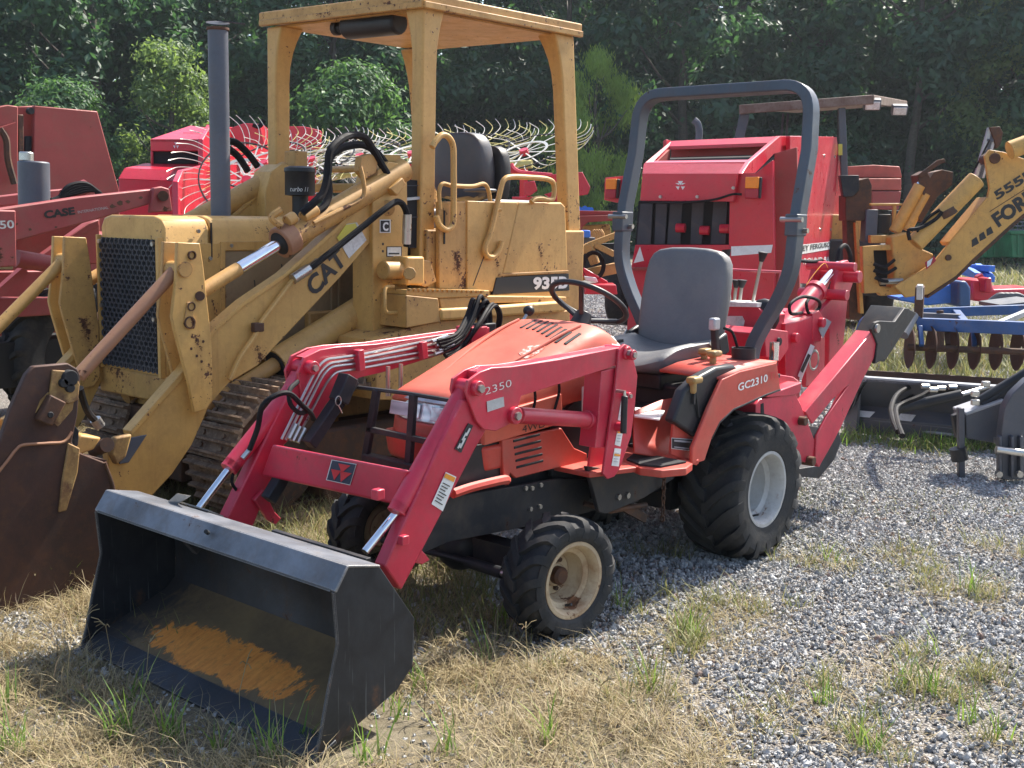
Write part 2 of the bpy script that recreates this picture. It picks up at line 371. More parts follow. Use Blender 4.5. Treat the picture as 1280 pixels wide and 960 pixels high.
# ================================================================= SETTING
def ground_mat():
    m, nt, bs = NM('gravel_ground'); tc = nt.nodes.new('ShaderNodeTexCoord').outputs['Object']
    vo = nt.nodes.new('ShaderNodeTexVoronoi'); vo.inputs['Scale'].default_value = 85; nt.links.new(tc, vo.inputs['Vector'])
    vr = nt.nodes.new('ShaderNodeTexVoronoi'); vr.inputs['Scale'].default_value = 21; vr.inputs['Randomness'].default_value = 1; nt.links.new(tc, vr.inputs['Vector'])
    sep = nt.nodes.new('ShaderNodeSeparateColor'); nt.links.new(vo.outputs['Color'], sep.inputs[0])
    c = mix(nt, sep.outputs[0], (.30, .295, .285), (.58, .56, .53)); 
    c = mix(nt, ramp(nt, sep.outputs[1], .8, .95), c, (.28, .21, .16))
    c = mix(nt, ramp(nt, vo.outputs['Distance'], .0, .55, (1, 1, 1, 1), (0, 0, 0, 1)), (.13, .115, .10), c)
    soil = noise_n(nt, .9, 6, .6, tc, .3)
    c = mix(nt, math_n(nt, 'MULTIPLY', ramp(nt, soil, .50, .68), .35), c, (.42, .38, .32))
    soil2 = noise_n(nt, 3.5, 8, .65, tc, .5)
    c = mix(nt, math_n(nt, 'MULTIPLY', ramp(nt, soil2, .5, .66), .25), c, (.34, .30, .25))
    nt.links.new(c, bs.inputs['Base Color']); bs.inputs['Roughness'].default_value = .9
    bump(nt, vo.outputs['Distance'], .8, .02, bs); return m
def grass_soil_mat():
    m, nt, bs = NM('dry_grass_soil'); tc = nt.nodes.new('ShaderNodeTexCoord').outputs['Object']
    a = noise_n(nt, 1.2, 8, .6, tc); b = noise_n(nt, 22, 6, .7, tc)
    c = mix(nt, ramp(nt, a, .35, .65), (.115, .092, .06), (.095, .082, .045)); c = mix(nt, ramp(nt, b, .35, .7), c, (.20, .17, .12))
    nt.links.new(c, bs.inputs['Base Color']); bs.inputs['Roughness'].default_value = 1; bump(nt, b, .6, .03, bs); return m
M['ground'] = ground_mat(); M['soil'] = grass_soil_mat()
def ground_z(x, y):
    return 0.0
mb = MB(); mb.add([(-190, -190, 0), (60, -190, 0), (60, 60, 0), (-190, 60, 0)], [(0, 1, 2, 3)])
g = mb.build('ground', M['ground'], smooth=0); structure(g)

# far grass strip under the trees
def along(px, t, z=0):     # ground point under the line of sight of column px, t metres away
    d = ray(px, 480); d = V((d.x, d.y, 0)).normalized(); return V((CAMP.x, CAMP.y, z))+d*t
pts = [along(px, t) for px, t in ((-300, 30), (300, 33), (700, 40), (1000, 47), (1120, 33), (1500, 36))]+[along(px, 120) for px in (1600, 640, -400)]
mb = MB(); mb.add([p+V((0, 0, .006)) for p in pts], [tuple(range(len(pts)))]); structure(mb.build('grass_verge', M['soil'], smooth=0))

# ---- foliage
def leaf_mat(name, dark, light, trans=.35):
    m, nt, bs = NM(name); tc = nt.nodes.new('ShaderNodeTexCoord').outputs['Object']
    gi = nt.nodes.new('ShaderNodeNewGeometry'); oi = nt.nodes.new('ShaderNodeObjectInfo')
    n1 = noise_n(nt, .8, 4, .6, tc); c = mix(nt, ramp(nt, n1, .35, .65), dark, light)
    c = mix(nt, math_n(nt, 'MULTIPLY', gi.outputs['Random Per Island'], .6), c, [x*1.5 for x in light])
    c = mix(nt, math_n(nt, 'MULTIPLY', oi.outputs['Random'], .4), c, [dark[0]*.8, dark[1]*.9, dark[2]*1.3])
    nt.links.new(c, bs.inputs['Base Color']); bs.inputs['Roughness'].default_value = .55
    tr = nt.nodes.new('ShaderNodeBsdfTranslucent'); nt.links.new(mix(nt, .5, c, [light[0]*2.2, light[1]*2, light[2]]), tr.inputs[0])
    ms = nt.nodes.new('ShaderNodeMixShader'); ms.inputs[0].default_value = trans
    nt.links.new(bs.outputs[0], ms.inputs[1]); nt.links.new(tr.outputs[0], ms.inputs[2]); nt.links.new(ms.outputs[0], nt.nodes['Material Output'].inputs[0])
    return m
M['leaf_dark'] = leaf_mat('dark_leaves', (.014, .048, .030), (.045, .115, .045), .42)
M['leaf_mid'] = leaf_mat('mid_leaves', (.024, .072, .034), (.080, .175, .055), .48)
M['leaf_light'] = leaf_mat('light_leaves', (.06, .11, .04), (.14, .22, .065), .5)
M['leaf_yellow'] = leaf_mat('yellow_green_leaves', (.09, .17, .035), (.21, .32, .06), .5)
M['bark'] = rusty('tree_bark', (.09, .075, .06), (.05, .04, .035), (.15, .13, .1), .9, 0, .3)
def crown_mesh(seed, R, H, z0, n, leaf, style='round', mat='leaf_dark'):
    rnd = random.Random(seed); vs = []; fs = []
    clumps = []
    for i in range(int(55 if style == 'round' else 45)):
        a = rnd.uniform(0, 2*math.pi); t = rnd.random()
        prof = math.sin(math.pi*min(1, (t*.86+.12)))**.6
        if style == 'bush': prof = (1-t)**.5*.95+.08
        if style == 'willow': prof = math.sin(math.pi*min(1, t*.8+.2))**.7
        rr = R*prof*(.45+.6*rnd.random()**.5)
        c = V((math.cos(a)*rr, math.sin(a)*rr, z0+H*t)); clumps.append((c, R*rnd.uniform(.20, .38)))
    for i in range(n):
        c, r = clumps[int(rnd.random()*len(clumps))]
        d = V((rnd.gauss(0, 1), rnd.gauss(0, 1), rnd.gauss(0, 1))).normalized()
        p = c+V((d.x*r, d.y*r, d.z*r*.75))*abs(rnd.gauss(.62, .38))
        if style == 'willow': p.z -= abs(rnd.gauss(0, .15))
        nn = (d+V((rnd.uniform(-.8, .8), rnd.uniform(-.8, .8), rnd.uniform(-.2, 1.0)))).normalized()
        t1 = nn.orthogonal().normalized(); t1 = Quaternion(nn, rnd.uniform(0, 6.28)) @ t1; t2 = nn.cross(t1)
        s = leaf*rnd.uniform(.6, 1.3); k = len(vs); b = s*rnd.uniform(.35, .55)
        if style == 'willow': s *= 1.3; b *= .5; t1 = (t1*.5+V((0, 0, -1))).normalized(); t2 = nn.cross(t1).normalized()
        vs += [p-t1*s, p+t2*b+nn*b*.3, p+t1*s, p-t2*b]; fs.append((k, k+1, k+2, k+3))
    me = bpy.data.meshes.new('crown'); me.from_pydata(vs, [], fs); me.materials.append(M[mat]); me.update(); return me
def trunk_mesh(seed, h, r, R):
    rnd = random.Random(seed); mb = MB()
    pts = [V((rnd.uniform(-.1, .1)*i*.4, rnd.uniform(-.1, .1)*i*.4, h*i/6)) for i in range(7)]
    mb.tube(catmull(pts, 3), r, 8, r2=r*.25)
    for k in range(7):
        a = rnd.uniform(0, 6.28); z = h*rnd.uniform(.25, .85); p = V((0, 0, z)); q = p+V((math.cos(a)*R*.7, math.sin(a)*R*.7, h*.18)); m = (p+q)/2-V((0, 0, .25))
        mb.tube(catmull([p, m, q], 4), r*.35, 6, r2=r*.08)
    me = bpy.data.meshes.new('trunk'); me.from_pydata([v for v in mb.v], [], mb.f); me.shade_smooth(); me.materials.append(M['bark']); return me
CR = {}
for k, (seed, R, H, z0, n, leaf, st, mt) in {
    'a': (1, 3.6, 13, 1.2, 24000, .185, 'round', 'leaf_dark'), 'b': (2, 4.2, 15, 1.0, 28000, .19, 'round', 'leaf_mid'),
    'c': (3, 3.2, 12, .8, 21000, .18, 'round', 'leaf_dark'), 'd': (4, 3.9, 16, 2.0, 26000, .195, 'round', 'leaf_mid'),
    'e': (5, 2.4, 5.5, .2, 18000, .11, 'bush', 'leaf_mid'), 'f': (6, 2.2, 7.2, .4, 20000, .10, 'bush', 'leaf_light'),
    'g': (7, 2.3, 8.0, .3, 42000, .085, 'willow', 'leaf_yellow'), 'h': (8, 2.8, 4.2, .1, 16000, .12, 'bush', 'leaf_dark'), 'i': (9, 3.6, 13, 1.5, 26000, .14, 'round', 'leaf_light')}.items():
    CR[k] = (crown_mesh(seed, R, H, z0, n, leaf, st, mt), trunk_mesh(seed+50, H*.85+z0, .10+H*.012, R))
def tree(kind, px, t, s, label, name='tree', group='trees along the wood edge', rz=0):
    p = along(px, t); o = thing(name, label, 'tree', p, group); cr, tk = CR[kind]
    o.rotation_euler.z = rz; o.scale = (s, s, s)
    for nm, me in (('crown', cr), ('trunk', tk)):
        c = bpy.data.objects.new(nm, me); COL.objects.link(c); c.parent = o; WL[c.name] = p
    return o
ANCH = [(0, 'at the left picture edge above the old faded baler'), (110, 'above the sloping top of the old faded baler'), (225, 'around the top of the grey exhaust stack'), (345, 'behind the far front post of the yellow canopy'), (440, 'framed in the yellow canopy opening, left half'), (520, 'behind the near front post of the yellow canopy'), (615, 'framed between the near front and rear canopy posts'), (700, 'behind the rear post of the yellow canopy'), (790, 'above the left shoulder of the grey roll bar'), (880, 'above the middle of the grey roll bar'), (985, 'above the right shoulder of the grey roll bar'), (1090, 'above the work lamps of the brown canopy'), (1180, 'above the raised rusty stabiliser pads'), (1290, 'at the right picture edge above the FORD boom'), (1400, 'just beyond the right picture edge, nearest to it'), (1500, 'farther beyond the right picture edge'), (1600, 'farthest right of its rank, outside the picture'), (-120, 'farthest left of its rank, outside the picture')]
USED = set()
def anch(px, key=''):
    for a in sorted(ANCH, key=lambda a: abs(a[0]-px)):
        if (key, a[1]) not in USED: USED.add((key, a[1])); return a[1]
    return ''
rt = random.Random(11)
# kind, column, distance, scale, label
TREES = [
 ('f', 222, 46, 1.02, 'pale green bushy young tree standing just left of the grey exhaust stack', 'young_tree', 'g1'),
 ('g', 733, 50, 1.0, 'bright yellow-green feathery tree right of the yellow canopy rear post', 'willow_tree', 'g1'),
 ('i', 1262, 54, .9, 'sunlit light green tree at the right edge behind the yellow backhoe boom', 'tree', 'g1'),
 ('e', 440, 48, 1.25, 'mid green bushy tree framed between the posts of the yellow loader canopy', 'bushy_tree', 'g1'),
 ('e', 90, 45, 1.0, 'low green bush above the top of the large faded red baler', 'bushy_tree', 'g1'),
 ('h', 1010, 52, 1.2, 'dark green bush seen through the grey roll bar', 'bushy_tree', 'g1'),
]
for k, px, t, s, lb, nm, gp in TREES:
    o = tree(k, px, t, s, lb, nm, None, rt.uniform(0, 6))
i = 0
for row, (t0, n, x0, x1, smin, smax, kinds) in enumerate([(56, 13, -160, 1560, .95, 1.15, 'acbd'), (63, 14, -160, 1600, 1.15, 1.35, 'bdac'), (71, 14, -120, 1650, 1.3, 1.6, 'dbb')]):
    for j in range(n):
        px = x0+(x1-x0)*j/(n-1)+rt.uniform(-22, 22); kind = kinds[(i*7+j) % len(kinds)]; i += 1
        word = ('dark' if kind in 'ac' else 'mid green')
        rowt = ('in the front rank of the wood edge', 'in the middle rank of the wood', 'at the back of the wood')[row]
        tree(kind, px, t0+rt.uniform(-2.5, 2.5), rt.uniform(smin, smax), '%s tree %s, %s' % (word, ('front rank', 'middle rank', 'back rank')[row], anch(px, row)), 'broadleaf_tree', '%s broadleaf trees %s' % (word, rowt), rt.uniform(0, 6))
# low undergrowth closing the foot of the wood: one mass nobody could count
vs = []; fs = []
for k in range(60000):
    px = rt.uniform(-120, 1420); t = rt.uniform(50, 76); h = (rt.random()**1.2)*(1.5+(t-50)*.17)
    p = along(px, t, h); nn = V((rt.gauss(0, 1), rt.gauss(0, 1), rt.uniform(-.2, 1.2))).normalized(); t1 = nn.orthogonal().normalized(); t1 = Quaternion(nn, rt.uniform(0, 6.3)) @ t1; t2 = nn.cross(t1)
    s = rt.uniform(.09, .20); q = len(vs); vs += [p-t1*s, p+t2*s*.5, p+t1*s, p-t2*s*.5]; fs.append((q, q+1, q+2, q+3))
mb = MB(); mb.v = vs; mb.f = fs; o = mb.build('undergrowth', M['leaf_dark'], smooth=0, recalc=False)
tag(o, 'dense dark undergrowth filling the foot of the wood', 'undergrowth', kind='stuff')
# bare dead branches behind the hay rakes
mb = MB(); base = along(444, 43); rr = random.Random(5)
dt = thing('dead_tree', 'small bare grey dead tree with crooked twigs behind the hay rakes', 'tree', base)
mb.tube(catmull([base, base+V((.1, 0, 1.8)), base+V((0, .2, 3.2))], 5), .08, 6, r2=.03)
for k in range(26):
    a = rr.uniform(0, 6.28); z = rr.uniform(1.6, 3.2); p = base+V((.05, .1, z)); q = p+V((math.cos(a)*rr.uniform(.5, 1.2), math.sin(a)*rr.uniform(.5, 1.2), rr.uniform(.2, 1.4)))
    m = (p+q)/2+V((rr.uniform(-.2, .2), rr.uniform(-.2, .2), rr.uniform(-.2, .2))); path = catmull([p, m, q], 4); mb.tube(path, .022, 4, r2=.008)
    for e in range(2):
        s = path[rr.randrange(3, len(path))]; mb.tube([s, s+V((rr.uniform(-.4, .4), rr.uniform(-.4, .4), rr.uniform(-.1, .5)))], .012, 4, r2=.005)
M['deadwood'] = plain('dead_wood', (.32, .3, .27), .8)
mb.build('branch', M['deadwood'], dt)
# ================================================================= COMPACT TRACTOR
def slab(pts, y, th, f=None):
    """outline on the plane y, th thick towards -y (away from the camera)"""
    f = f or W.Y
    return MB().prism(L(pts, f, y), V((0, -th, 0)))
def tyre(c, a, R, w, rr, nl, parent, lugh=.022, mat='rubber', sgn=1, lw=.034):
    c = V(c); a = V(a).normalized(); t = thing_part = MB()
    fx = V((0, 0, 1)).cross(a)                     # local forward-ish
    if fx.x < 0: fx = -fx
    zz = V((0, 0, 1))
    def P(r, h, th): return c+a*h+(fx*math.cos(th)+zz*math.sin(th))*r
    hw = w/2; Rb = R-lugh
    prof = [(rr, -hw*.80), (rr+.012, -hw*.92), (rr+(Rb-rr)*.45, -hw*1.0), (rr+(Rb-rr)*.78, -hw*.985), (Rb-.018, -hw*.90), (Rb-.004, -hw*.72), (Rb, -hw*.3), (Rb, 0)]
    prof = prof+[(r, -h) for r, h in prof[-2::-1]]
    seg = 64; vs = []; fs = []
    for r, h in prof:
        for k in range(seg): vs.append(P(r, h, 2*math.pi*k/seg))
    for i in range(len(prof)-1):
        for k in range(seg): fs.append((i*seg+k, i*seg+(k+1) % seg, (i+1)*seg+(k+1) % seg, (i+1)*seg+k))
    t.add(vs, fs)
    for side in (-1, 1):
        for k in range(nl):
            th0 = 2*math.pi*(k+(.5 if side > 0 else 0))/nl; secs = []
            for u, rt, rb, dth in ((-.06, R-.002, Rb-.012, 0.0), (.16, R, Rb-.012, .06), (.40, R-.001, Rb-.012, .17), (.66, R-.004, Rb-.014, .27), (.86, R-.012, Rb-.03, .33), (.985, R-.032, Rb-.055, .36), (1.012, R-.022-(R-rr)*.30, Rb-(R-rr)*.42, .375)):
                wd = lw*(1.15 if u < .2 else 1.0)*(1.15 if u > .9 else 1); dt = wd/2/R; h = side*u*hw; sc = .27/R*w/.30*1.15
                th = th0+dth*sc*1.25
                secs.append([P(rb, h, th-dt*1.25), P(rt, h, th-dt), P(rt, h, th+dt), P(rb, h, th+dt*1.25)])
            t.loft(secs)
    o = t.build('tyre', M[mat], parent, smooth=40); return o
def rim(c, a, rr, w, parent, mat, deep=.5, hubm=None, bolts=0):
    c = V(c); a = V(a).normalized(); hw = w/2
    d = hw*(1-2*deep)
    prof = [(rr-.004, hw*.80), (rr+.010, hw*.86), (rr+.010, hw*.90), (rr-.004, hw*.90), (rr-.016, hw*.78), (rr-.020, hw*.45), (rr-.040, hw*.36), (rr-.043, d+.035), (rr-.055, d+.012), (rr*.62, d), (rr*.58, d+.012), (.045, d+.012), (.043, d+.03), (0.001, d+.03)]
    o = MB().lathe(c, a, prof, 48).build('rim', M[mat], parent, smooth=40)
    hb = MB(); hb.lathe(c, a, [(.034, d+.03), (.034, d+.055), (.024, d+.065), (.001, d+.066)], 20)
    n = a.orthogonal().normalized(); b = a.cross(n)
    for k in range(5):
        t = 2*math.pi*k/5; p = c+a*(d+.012)+(n*math.cos(t)+b*math.sin(t))*rr*.42; hb.cyl(p, p+a*.014, .009, seg=6)
    hb.build('hub', M[hubm or mat], parent, smooth=30)
    # valve stem
    p = c+a*(hw*.45)-V((0, 0, 1))*(rr-.03); MB().cyl(p, p+a*.03+V((0, 0, .012)), .005, seg=8).build('valve', M['ink'], parent)

T = thing('compact_tractor', 'small red compact tractor with front loader bucket, grey roll bar and rear backhoe', 'tractor', (.7, 0, 0))
# ---- wheels
for sy in (1, -1):
    wh = thing_w = bpy.data.objects.new('rear_wheel', None); COL.objects.link(wh); place(wh, (0, sy*.44, .33), T)
    tyre((0, sy*.43, .33), (0, sy, 0), .338, .30, .168, 17, wh, .026, lw=.042); rim((0, sy*.43, .33), (0, sy, 0), .165, .30, wh, 'rimw', .62)
for sy, rot in ((1, 0), (-1, 0)):
    wh = bpy.data.objects.new('front_wheel', None); COL.objects.link(wh); place(wh, (1.4, sy*.46, .23), T)
    ax = V((.0, sy, 0)) if sy > 0 else V((0, sy, 0)); ax = (V((math.sin(rad(7)), math.cos(rad(7)), 0))*sy)
    tyre((1.4, sy*.478, .226), ax, .232, .185, .138, 15, wh, .019, lw=.034); rim((1.4, sy*.478, .226), ax, .134, .185, wh, 'rimf', .72, 'rust')
# ---- chassis
mb = MB()
for s in (1, -1): mb.prism([(-.1, s*.20, .36), (1.62, s*.20, .36), (1.62, s*.20, .56), (.9, s*.20, .60), (-.1, s*.20, .62)], (0, -s*.03, 0))
mb.box((.55, 0, .42), (1.3, .3, .26)); mb.box((0, 0, .36), (.36, .34, .34)); mb.box((1.0, 0, .52), (.5, .36, .28))
mb.build('chassis', M['black_metal'], T, bevel=.008)
mb = MB(); mb.cyl((0, -.36, .33), (0, .36, .33), .075, seg=20); mb.box((0, 0, .33), (.28, .3, .26)); mb.build('rear_axle', M['black_metal'], T, bevel=.01)
mb = MB(); mb.beam((1.4, -.36, .25), (1.4, .36, .25), .09, .10); mb.cyl((1.4, .30, .235), (1.4, .37, .235), .085, seg=18); mb.cyl((1.4, -.30, .235), (1.4, -.37, .235), .085, seg=18)
mb.ball((1.42, .0, .25), .10); mb.cyl((1.4, .33, .16), (1.4, .33, .36), .035); mb.cyl((1.4, -.33, .16), (1.4, -.33, .36), .035)
mb.tube([(1.50, .34, .22), (1.52, .05, .23), (1.52, -.34, .22)], .014); mb.cyl((1.51, .12, .225), (1.51, .30, .22), .022)
mb.build('front_axle', M['black_metal'], T, smooth=40)
MB().cyl((1.515, .29, .222), (1.51, .345, .222), .013, seg=10).build('tie_rod_end', M['steel'], T)
# loader side plates in front of and below the platform
pl = slab([(734, 583), (800, 590), (838, 577), (843, 598), (806, 622), (757, 643), (749, 640)], .40, .02); o = pl.build('mount_plate', M['black_metal'], T, bevel=.003)
for q in ((772, 621), (783, 619)):
    p = W.Y(*q, .40); MB().cyl(p, p+V((0, .012, 0)), .013, seg=6).build('bolt', M['steel'], o)
MB().beam((.80, -.40, .42), (.80, .38, .42), .10, .10).build('mount_beam', M['black_metal'], T, bevel=.006)
p = slab([(500, 640), (560, 622), (700, 598), (736, 600), (738, 640), (690, 652), (560, 678), (498, 705)], .27, .02); sr = p.build('side_rail', M['black_metal'], T, bevel=.003)
for q in ((656, 610), (664, 610), (675, 606), (662, 636), (674, 633)):
    b = W.Y(*q, .27); MB().cyl(b, b+V((0, .01, 0)), .009, seg=6).build('bolt', M['steel'], sr)
slab([(560, 560), (628, 553), (632, 600), (560, 612)], .255, .02).build('engine_side_panel', M['black_plastic'], T, bevel=.003)
slab([(690, 530), (742, 478), (742, 600), (690, 596)], .245, .02).build('battery_cover', M['black_plastic'], T, bevel=.003)
MB().box((.9, 0, .78), (.5, .42, .3)).box((1.1, 0, .66), (.8, .42, .22)).build('engine_block', M['black_plastic'], T, bevel=.01)
# chain below the step
ch = MB()
c0 = W.Y(830, 597, .42)
for k in range(9):
    c = c0-V((0, 0, .022*k)); a = V((1, 0, 0)) if k % 2 else V((0, 1, 0))
    ch.tube([c+a*.008*math.cos(t)+V((0, 0, .014*math.sin(t))) for t in [i*math.pi/4 for i in range(8)]], .0035, 5, closed=True)
ch.build('chain', M['rust'], T)
mb = MB(); mb.tube([(1.02, .30, .40), (.92, .36, .36), (.70, .38, .35)], .012); mb.beam(W.Y(780, 634, .36), W.Y(806, 648, .36), .02, .035); mb.build('rusty_link', M['rust'], T)
# ---- hood
def hood_sec(x, hw, zb, zt, r=.05, crown=.012):
    pts = []
    for y, z in ((-hw, zb), (-hw-.004, zb+(zt-zb)*.5), (-hw+.008, zt-r), (-hw+.022, zt-r*.35), (-hw+r, zt-.004), (-hw*.55, zt+crown*.7), (0, zt+crown), (hw*.55, zt+crown*.7), (hw-r, zt-.004), (hw-.022, zt-r*.35), (hw-.008, zt-r), (hw+.004, zb+(zt-zb)*.5), (hw, zb)): pts.append(V((x, y, z)))
    return pts
hs = [hood_sec(1.600, .215, .815, .845, .02, .004), hood_sec(1.575, .235, .80, .866, .035), hood_sec(1.50, .252, .775, .888, .05), hood_sec(1.36, .262, .75, .936, .055), hood_sec(1.2, .268, .74, .992, .055), hood_sec(1.02, .272, .735, 1.055, .06), hood_sec(.90, .272, .73, 1.090, .06), hood_sec(.84, .268, .73, 1.096, .065), hood_sec(.76, .262, .75, 1.075, .08), hood_sec(.66, .25, .78, 1.02, .09), hood_sec(.58, .235, .80, .955, .08)]
for k, s in enumerate(hs):
    if k == 0: s[0] = V((1.58, -.215, .80))
hood = MB().loft(hs).build('hood', M['orange'], T, sub=1, smooth=60)
mk = MB()
for s in (1, -1):      # raised crease along the hood top
    mk.tube(catmull([(1.46, s*.10, .902), (1.2, s*.145, 1.002), (1.02, s*.16, 1.065), (.90, s*.165, 1.096)], 6), .006, 6)
mk.build('hood_crease', M['orange'], hood)
from mathutils.bvhtree import BVHTree
HB = BVHTree.FromObject(hood, bpy.context.evaluated_depsgraph_get()); hoff = WL[hood.name]
def on_hood(x, y):
    loc, n, i, d = HB.ray_cast(V((x, y, 3))-hoff, V((0, 0, -1))); return loc+hoff, n
for k in range(9):
    y = -.075+.036*k; xa = 1.0+.42*max(0, y)-.1*abs(min(0, y)) - (.0 if y < .19 else .03)
    (p, n), (q, n2) = on_hood(xa, y), on_hood(xa-.105, y-.006)
    MB().beam(p+n*.001, q+n2*.001, .013, .006, up=n).build('hood_slot', M['dark'], hood, bevel=.002)
# worn emblem patch and bare oval badge on the nose
c = W.Z(561, 467.5, .905); d = MB(); ov = [c+V((.035*math.cos(t), .05*math.sin(t), -.012*math.cos(t))) for t in [i*math.pi/10 for i in range(20)]]
d.prism(ov, (0, 0, .004)).build('oval_badge', M['paper'], T)
mp, nt_, bs_ = NM('scraped_patch'); tc_ = nt_.nodes.new('ShaderNodeTexCoord').outputs['Object']; nn_ = noise_n(nt_, 45, 5, .7, tc_)
nt_.links.new(mix(nt_, ramp(nt_, nn_, .46, .56), (.50, .085, .045), (.68, .48, .42)), bs_.inputs['Base Color']); bs_.inputs['Roughness'].default_value = .6
c = W.Z(664, 425, 1.052); pp_ = [on_hood(c.x+.055*math.cos(t)*(1+.2*math.sin(3*t)), c.y+.05*math.sin(t)*(1+.2*math.cos(2*t))) for t in [i*math.pi/8 for i in range(16)]]; MB().prism([p+n*.0008 for p, n in pp_], (0, 0, .0015)).build('worn_emblem_patch', mp, hood)
p = L([(735, 440), (752, 432), (756, 440), (738, 448)], W.Z, 1.03); decal([V((.80, .20, 1.066)), V((.72, .20, 1.040)), V((.735, .262, .99)), V((.80, .262, 1.01))], M['white'], hood)
# nose: headlight band, bumper
def nose_ring(z, fx, hw, n=9):
    out = []
    for k in range(n):
        t = -1+2*k/(n-1); out.append(V((fx-.085*abs(t)**3.2, hw*t, z)))
    return out
def band(z0, z1, f0, f1, hw0, hw1, name, mat, parent, xb=1.35, bev=.006):
    a = nose_ring(z0, f0, hw0); b = nose_ring(z1, f1, hw1); a += [V((xb, hw0, z0)), V((xb, -hw0, z0))]; b += [V((xb, hw1, z1)), V((xb, -hw1, z1))]
    return MB().loft([a, b]).build(name, M[mat], parent, bevel=bev, smooth=50)
M['lens'] = None
ml, nt_, bs_ = NM('headlight_lens'); tc_ = nt_.nodes.new('ShaderNodeTexCoord').outputs['Object']
wv = nt_.nodes.new('ShaderNodeTexWave'); wv.inputs['Scale'].default_value = 9; wv.inputs['Distortion'].default_value = 1.5; nt_.links.new(tc_, wv.inputs[0]); wv.bands_direction = 'Z'
nt_.links.new(mix(nt_, wv.outputs['Fac'], (.50, .52, .55), (.72, .74, .77)), bs_.inputs['Base Color']); bs_.inputs['Roughness'].default_value = .12; bs_.inputs['Metallic'].default_value = .25; bs_.inputs['Coat Weight'].default_value = 1
M['lens'] = ml
band(.758, .835, 1.622, 1.604, .243, .232, 'headlight_band', 'lens', T, 1.45)
band(.836, .852, 1.615, 1.602, .236, .226, 'headlight_trim', 'silver', T, 1.45, .003)
for y0, y1 in ((-.19, -.03), (.03, .19)):
    MB().prism([(1.623, y0, .772), (1.623, y1, .772), (1.612, y1, .824), (1.612, y0, .824)], (.004, 0, .001)).build('headlight', M['lens'], T, bevel=.003)
band(.700, .757, 1.636, 1.628, .248, .246, 'nose_panel', 'fender', T, 1.4)
band(.605, .699, 1.648, 1.662, .262, .270, 'bumper', 'fender', T, 1.4, .012)
band(.46, .60, 1.610, 1.620, .23, .235, 'front_screen', 'black_plastic', T, 1.4)
# side louvre panel and skirt
lp = slab([(628, 550), (676, 540), (702, 535), (718, 560), (734, 567), (734, 580), (700, 584), (645, 598), (638, 591), (636, 602), (630, 602)], .275, .02).build('louvre_panel', M['fender'], T, bevel=.004)
for k in range(5):
    a = W.Y(641.5+k*1.0, 551.5+k*8.2, .276); b = W.Y(675+k*1.0, 543.0+k*8.2, .276)
    MB().beam(a, b, .004, .010).build('louvre_slot', M['dark'], lp, bevel=.002)
slab([(604, 522), (702, 492), (704, 529), (606, 557)], .277, .02).build('hood_side_skirt', M['orange'], T, bevel=.004)
for q in ((664, 505), (694, 494)):
    pts = [W.Y(q[0]+dx, q[1]+dy, .288) for dx, dy in ((4, -20), (5, -5), (1, 12), (-3, 24))]; MB().tube(catmull(pts, 4), .006, 6).build('hood_strap', M['hose'], T)
mb = MB(); mb.tube(catmull([W.Y(566, 617, .29), W.Y(590, 609, .29), W.Y(628, 600, .29), W.Y(634, 601, .29)], 4), .018, 8); mb.build('skirt_rail', M['fender'], T)
text_box('4WD', W.Y(652, 541, .278), W.Y(681, 533.5, .278), W.Y(651, 532, .278), M['ink'], T)
# white dash strip between hood and post
decal(L([(727, 482), (735, 477), (735, 512), (727, 514)], W.Y, .268), M['white'], T)
# ---- front guard
mb = MB(); gx = 1.70
mb.tube([W.X(445, 484, gx), W.X(505, 491, gx), W.X(560, 500, gx), W.X(590, 505, gx)], .008, 6); mb.build('guard_rail', M['black_metal'], T)
for a, b in (((471, 487), (456, 578)), ((517, 493), (511, 580))): MB().beam(W.X(*a, gx), W.X(*b, gx), .03, .022, up=(1, 0, 0)).build('guard_post', M['black_metal'], T, bevel=.003)
mb = MB(); mb.beam(W.X(460, 536, gx), W.X(555, 556, gx), .022, .022); mb.build('guard_crossbar', M['black_metal'], T, bevel=.003)
MB().beam((1.70, -.24, .56), (1.70, .24, .56), .05, .12).build('guard_base', M['black_metal'], T, bevel=.004)
# ---- loader
LO = T
upL = [(587, 503), (583, 490), (585, 476), (600, 465), (615, 459.5), (640, 458), (700, 449), (775, 434), (779, 452), (762, 460), (700, 480), (652, 495), (646, 515), (640, 529), (620, 539), (605, 537), (596, 527)]
armL = slab(upL, .45, .012).build('loader_arm', M['red'], T, bevel=.003)
slab([(608, 471), (640, 465), (700, 456), (770, 441), (772, 452), (700, 474), (652, 488), (620, 495), (606, 490)], .437, .052).build('upper_beam', M['red'], armL, bevel=.006)
MB().prism(L([(600, 465), (615, 459.5), (640, 458), (775, 434), (779, 440), (640, 467), (615, 469), (601, 474)], W.Y, .437), V((0, -.06, 0))).build('upper_flange', M['red'], armL, bevel=.004)
MB().prism([p+V((0, -.07, 0)) for p in L(upL, W.Y, .45)], V((0, -.010, 0))).build('inner_elbow_plate', M['red'], armL, bevel=.003)
loL = [(578, 500), (548, 560), (481, 708), (502, 738), (508, 727), (595, 560), (612, 531), (600, 500)]
slab(loL, .436, .052).build('lower_beam', M['red'], armL, bevel=.006)
# pins
for q, r in (((594, 485), .026), ((780, 441), .026), ((784, 437+0), .0), ((822, 401), 0)):
    if r:
        p = W.Y(*q, .45); MB().cyl(p-V((0, .09, 0)), p+V((0, .022, 0)), r).build('pivot_boss', M['red'], armL, bevel=.003); MB().cyl(p+V((0, .022, 0)), p+V((0, .034, 0)), r*.55, seg=6).build('bolt', M['steel'], armL)
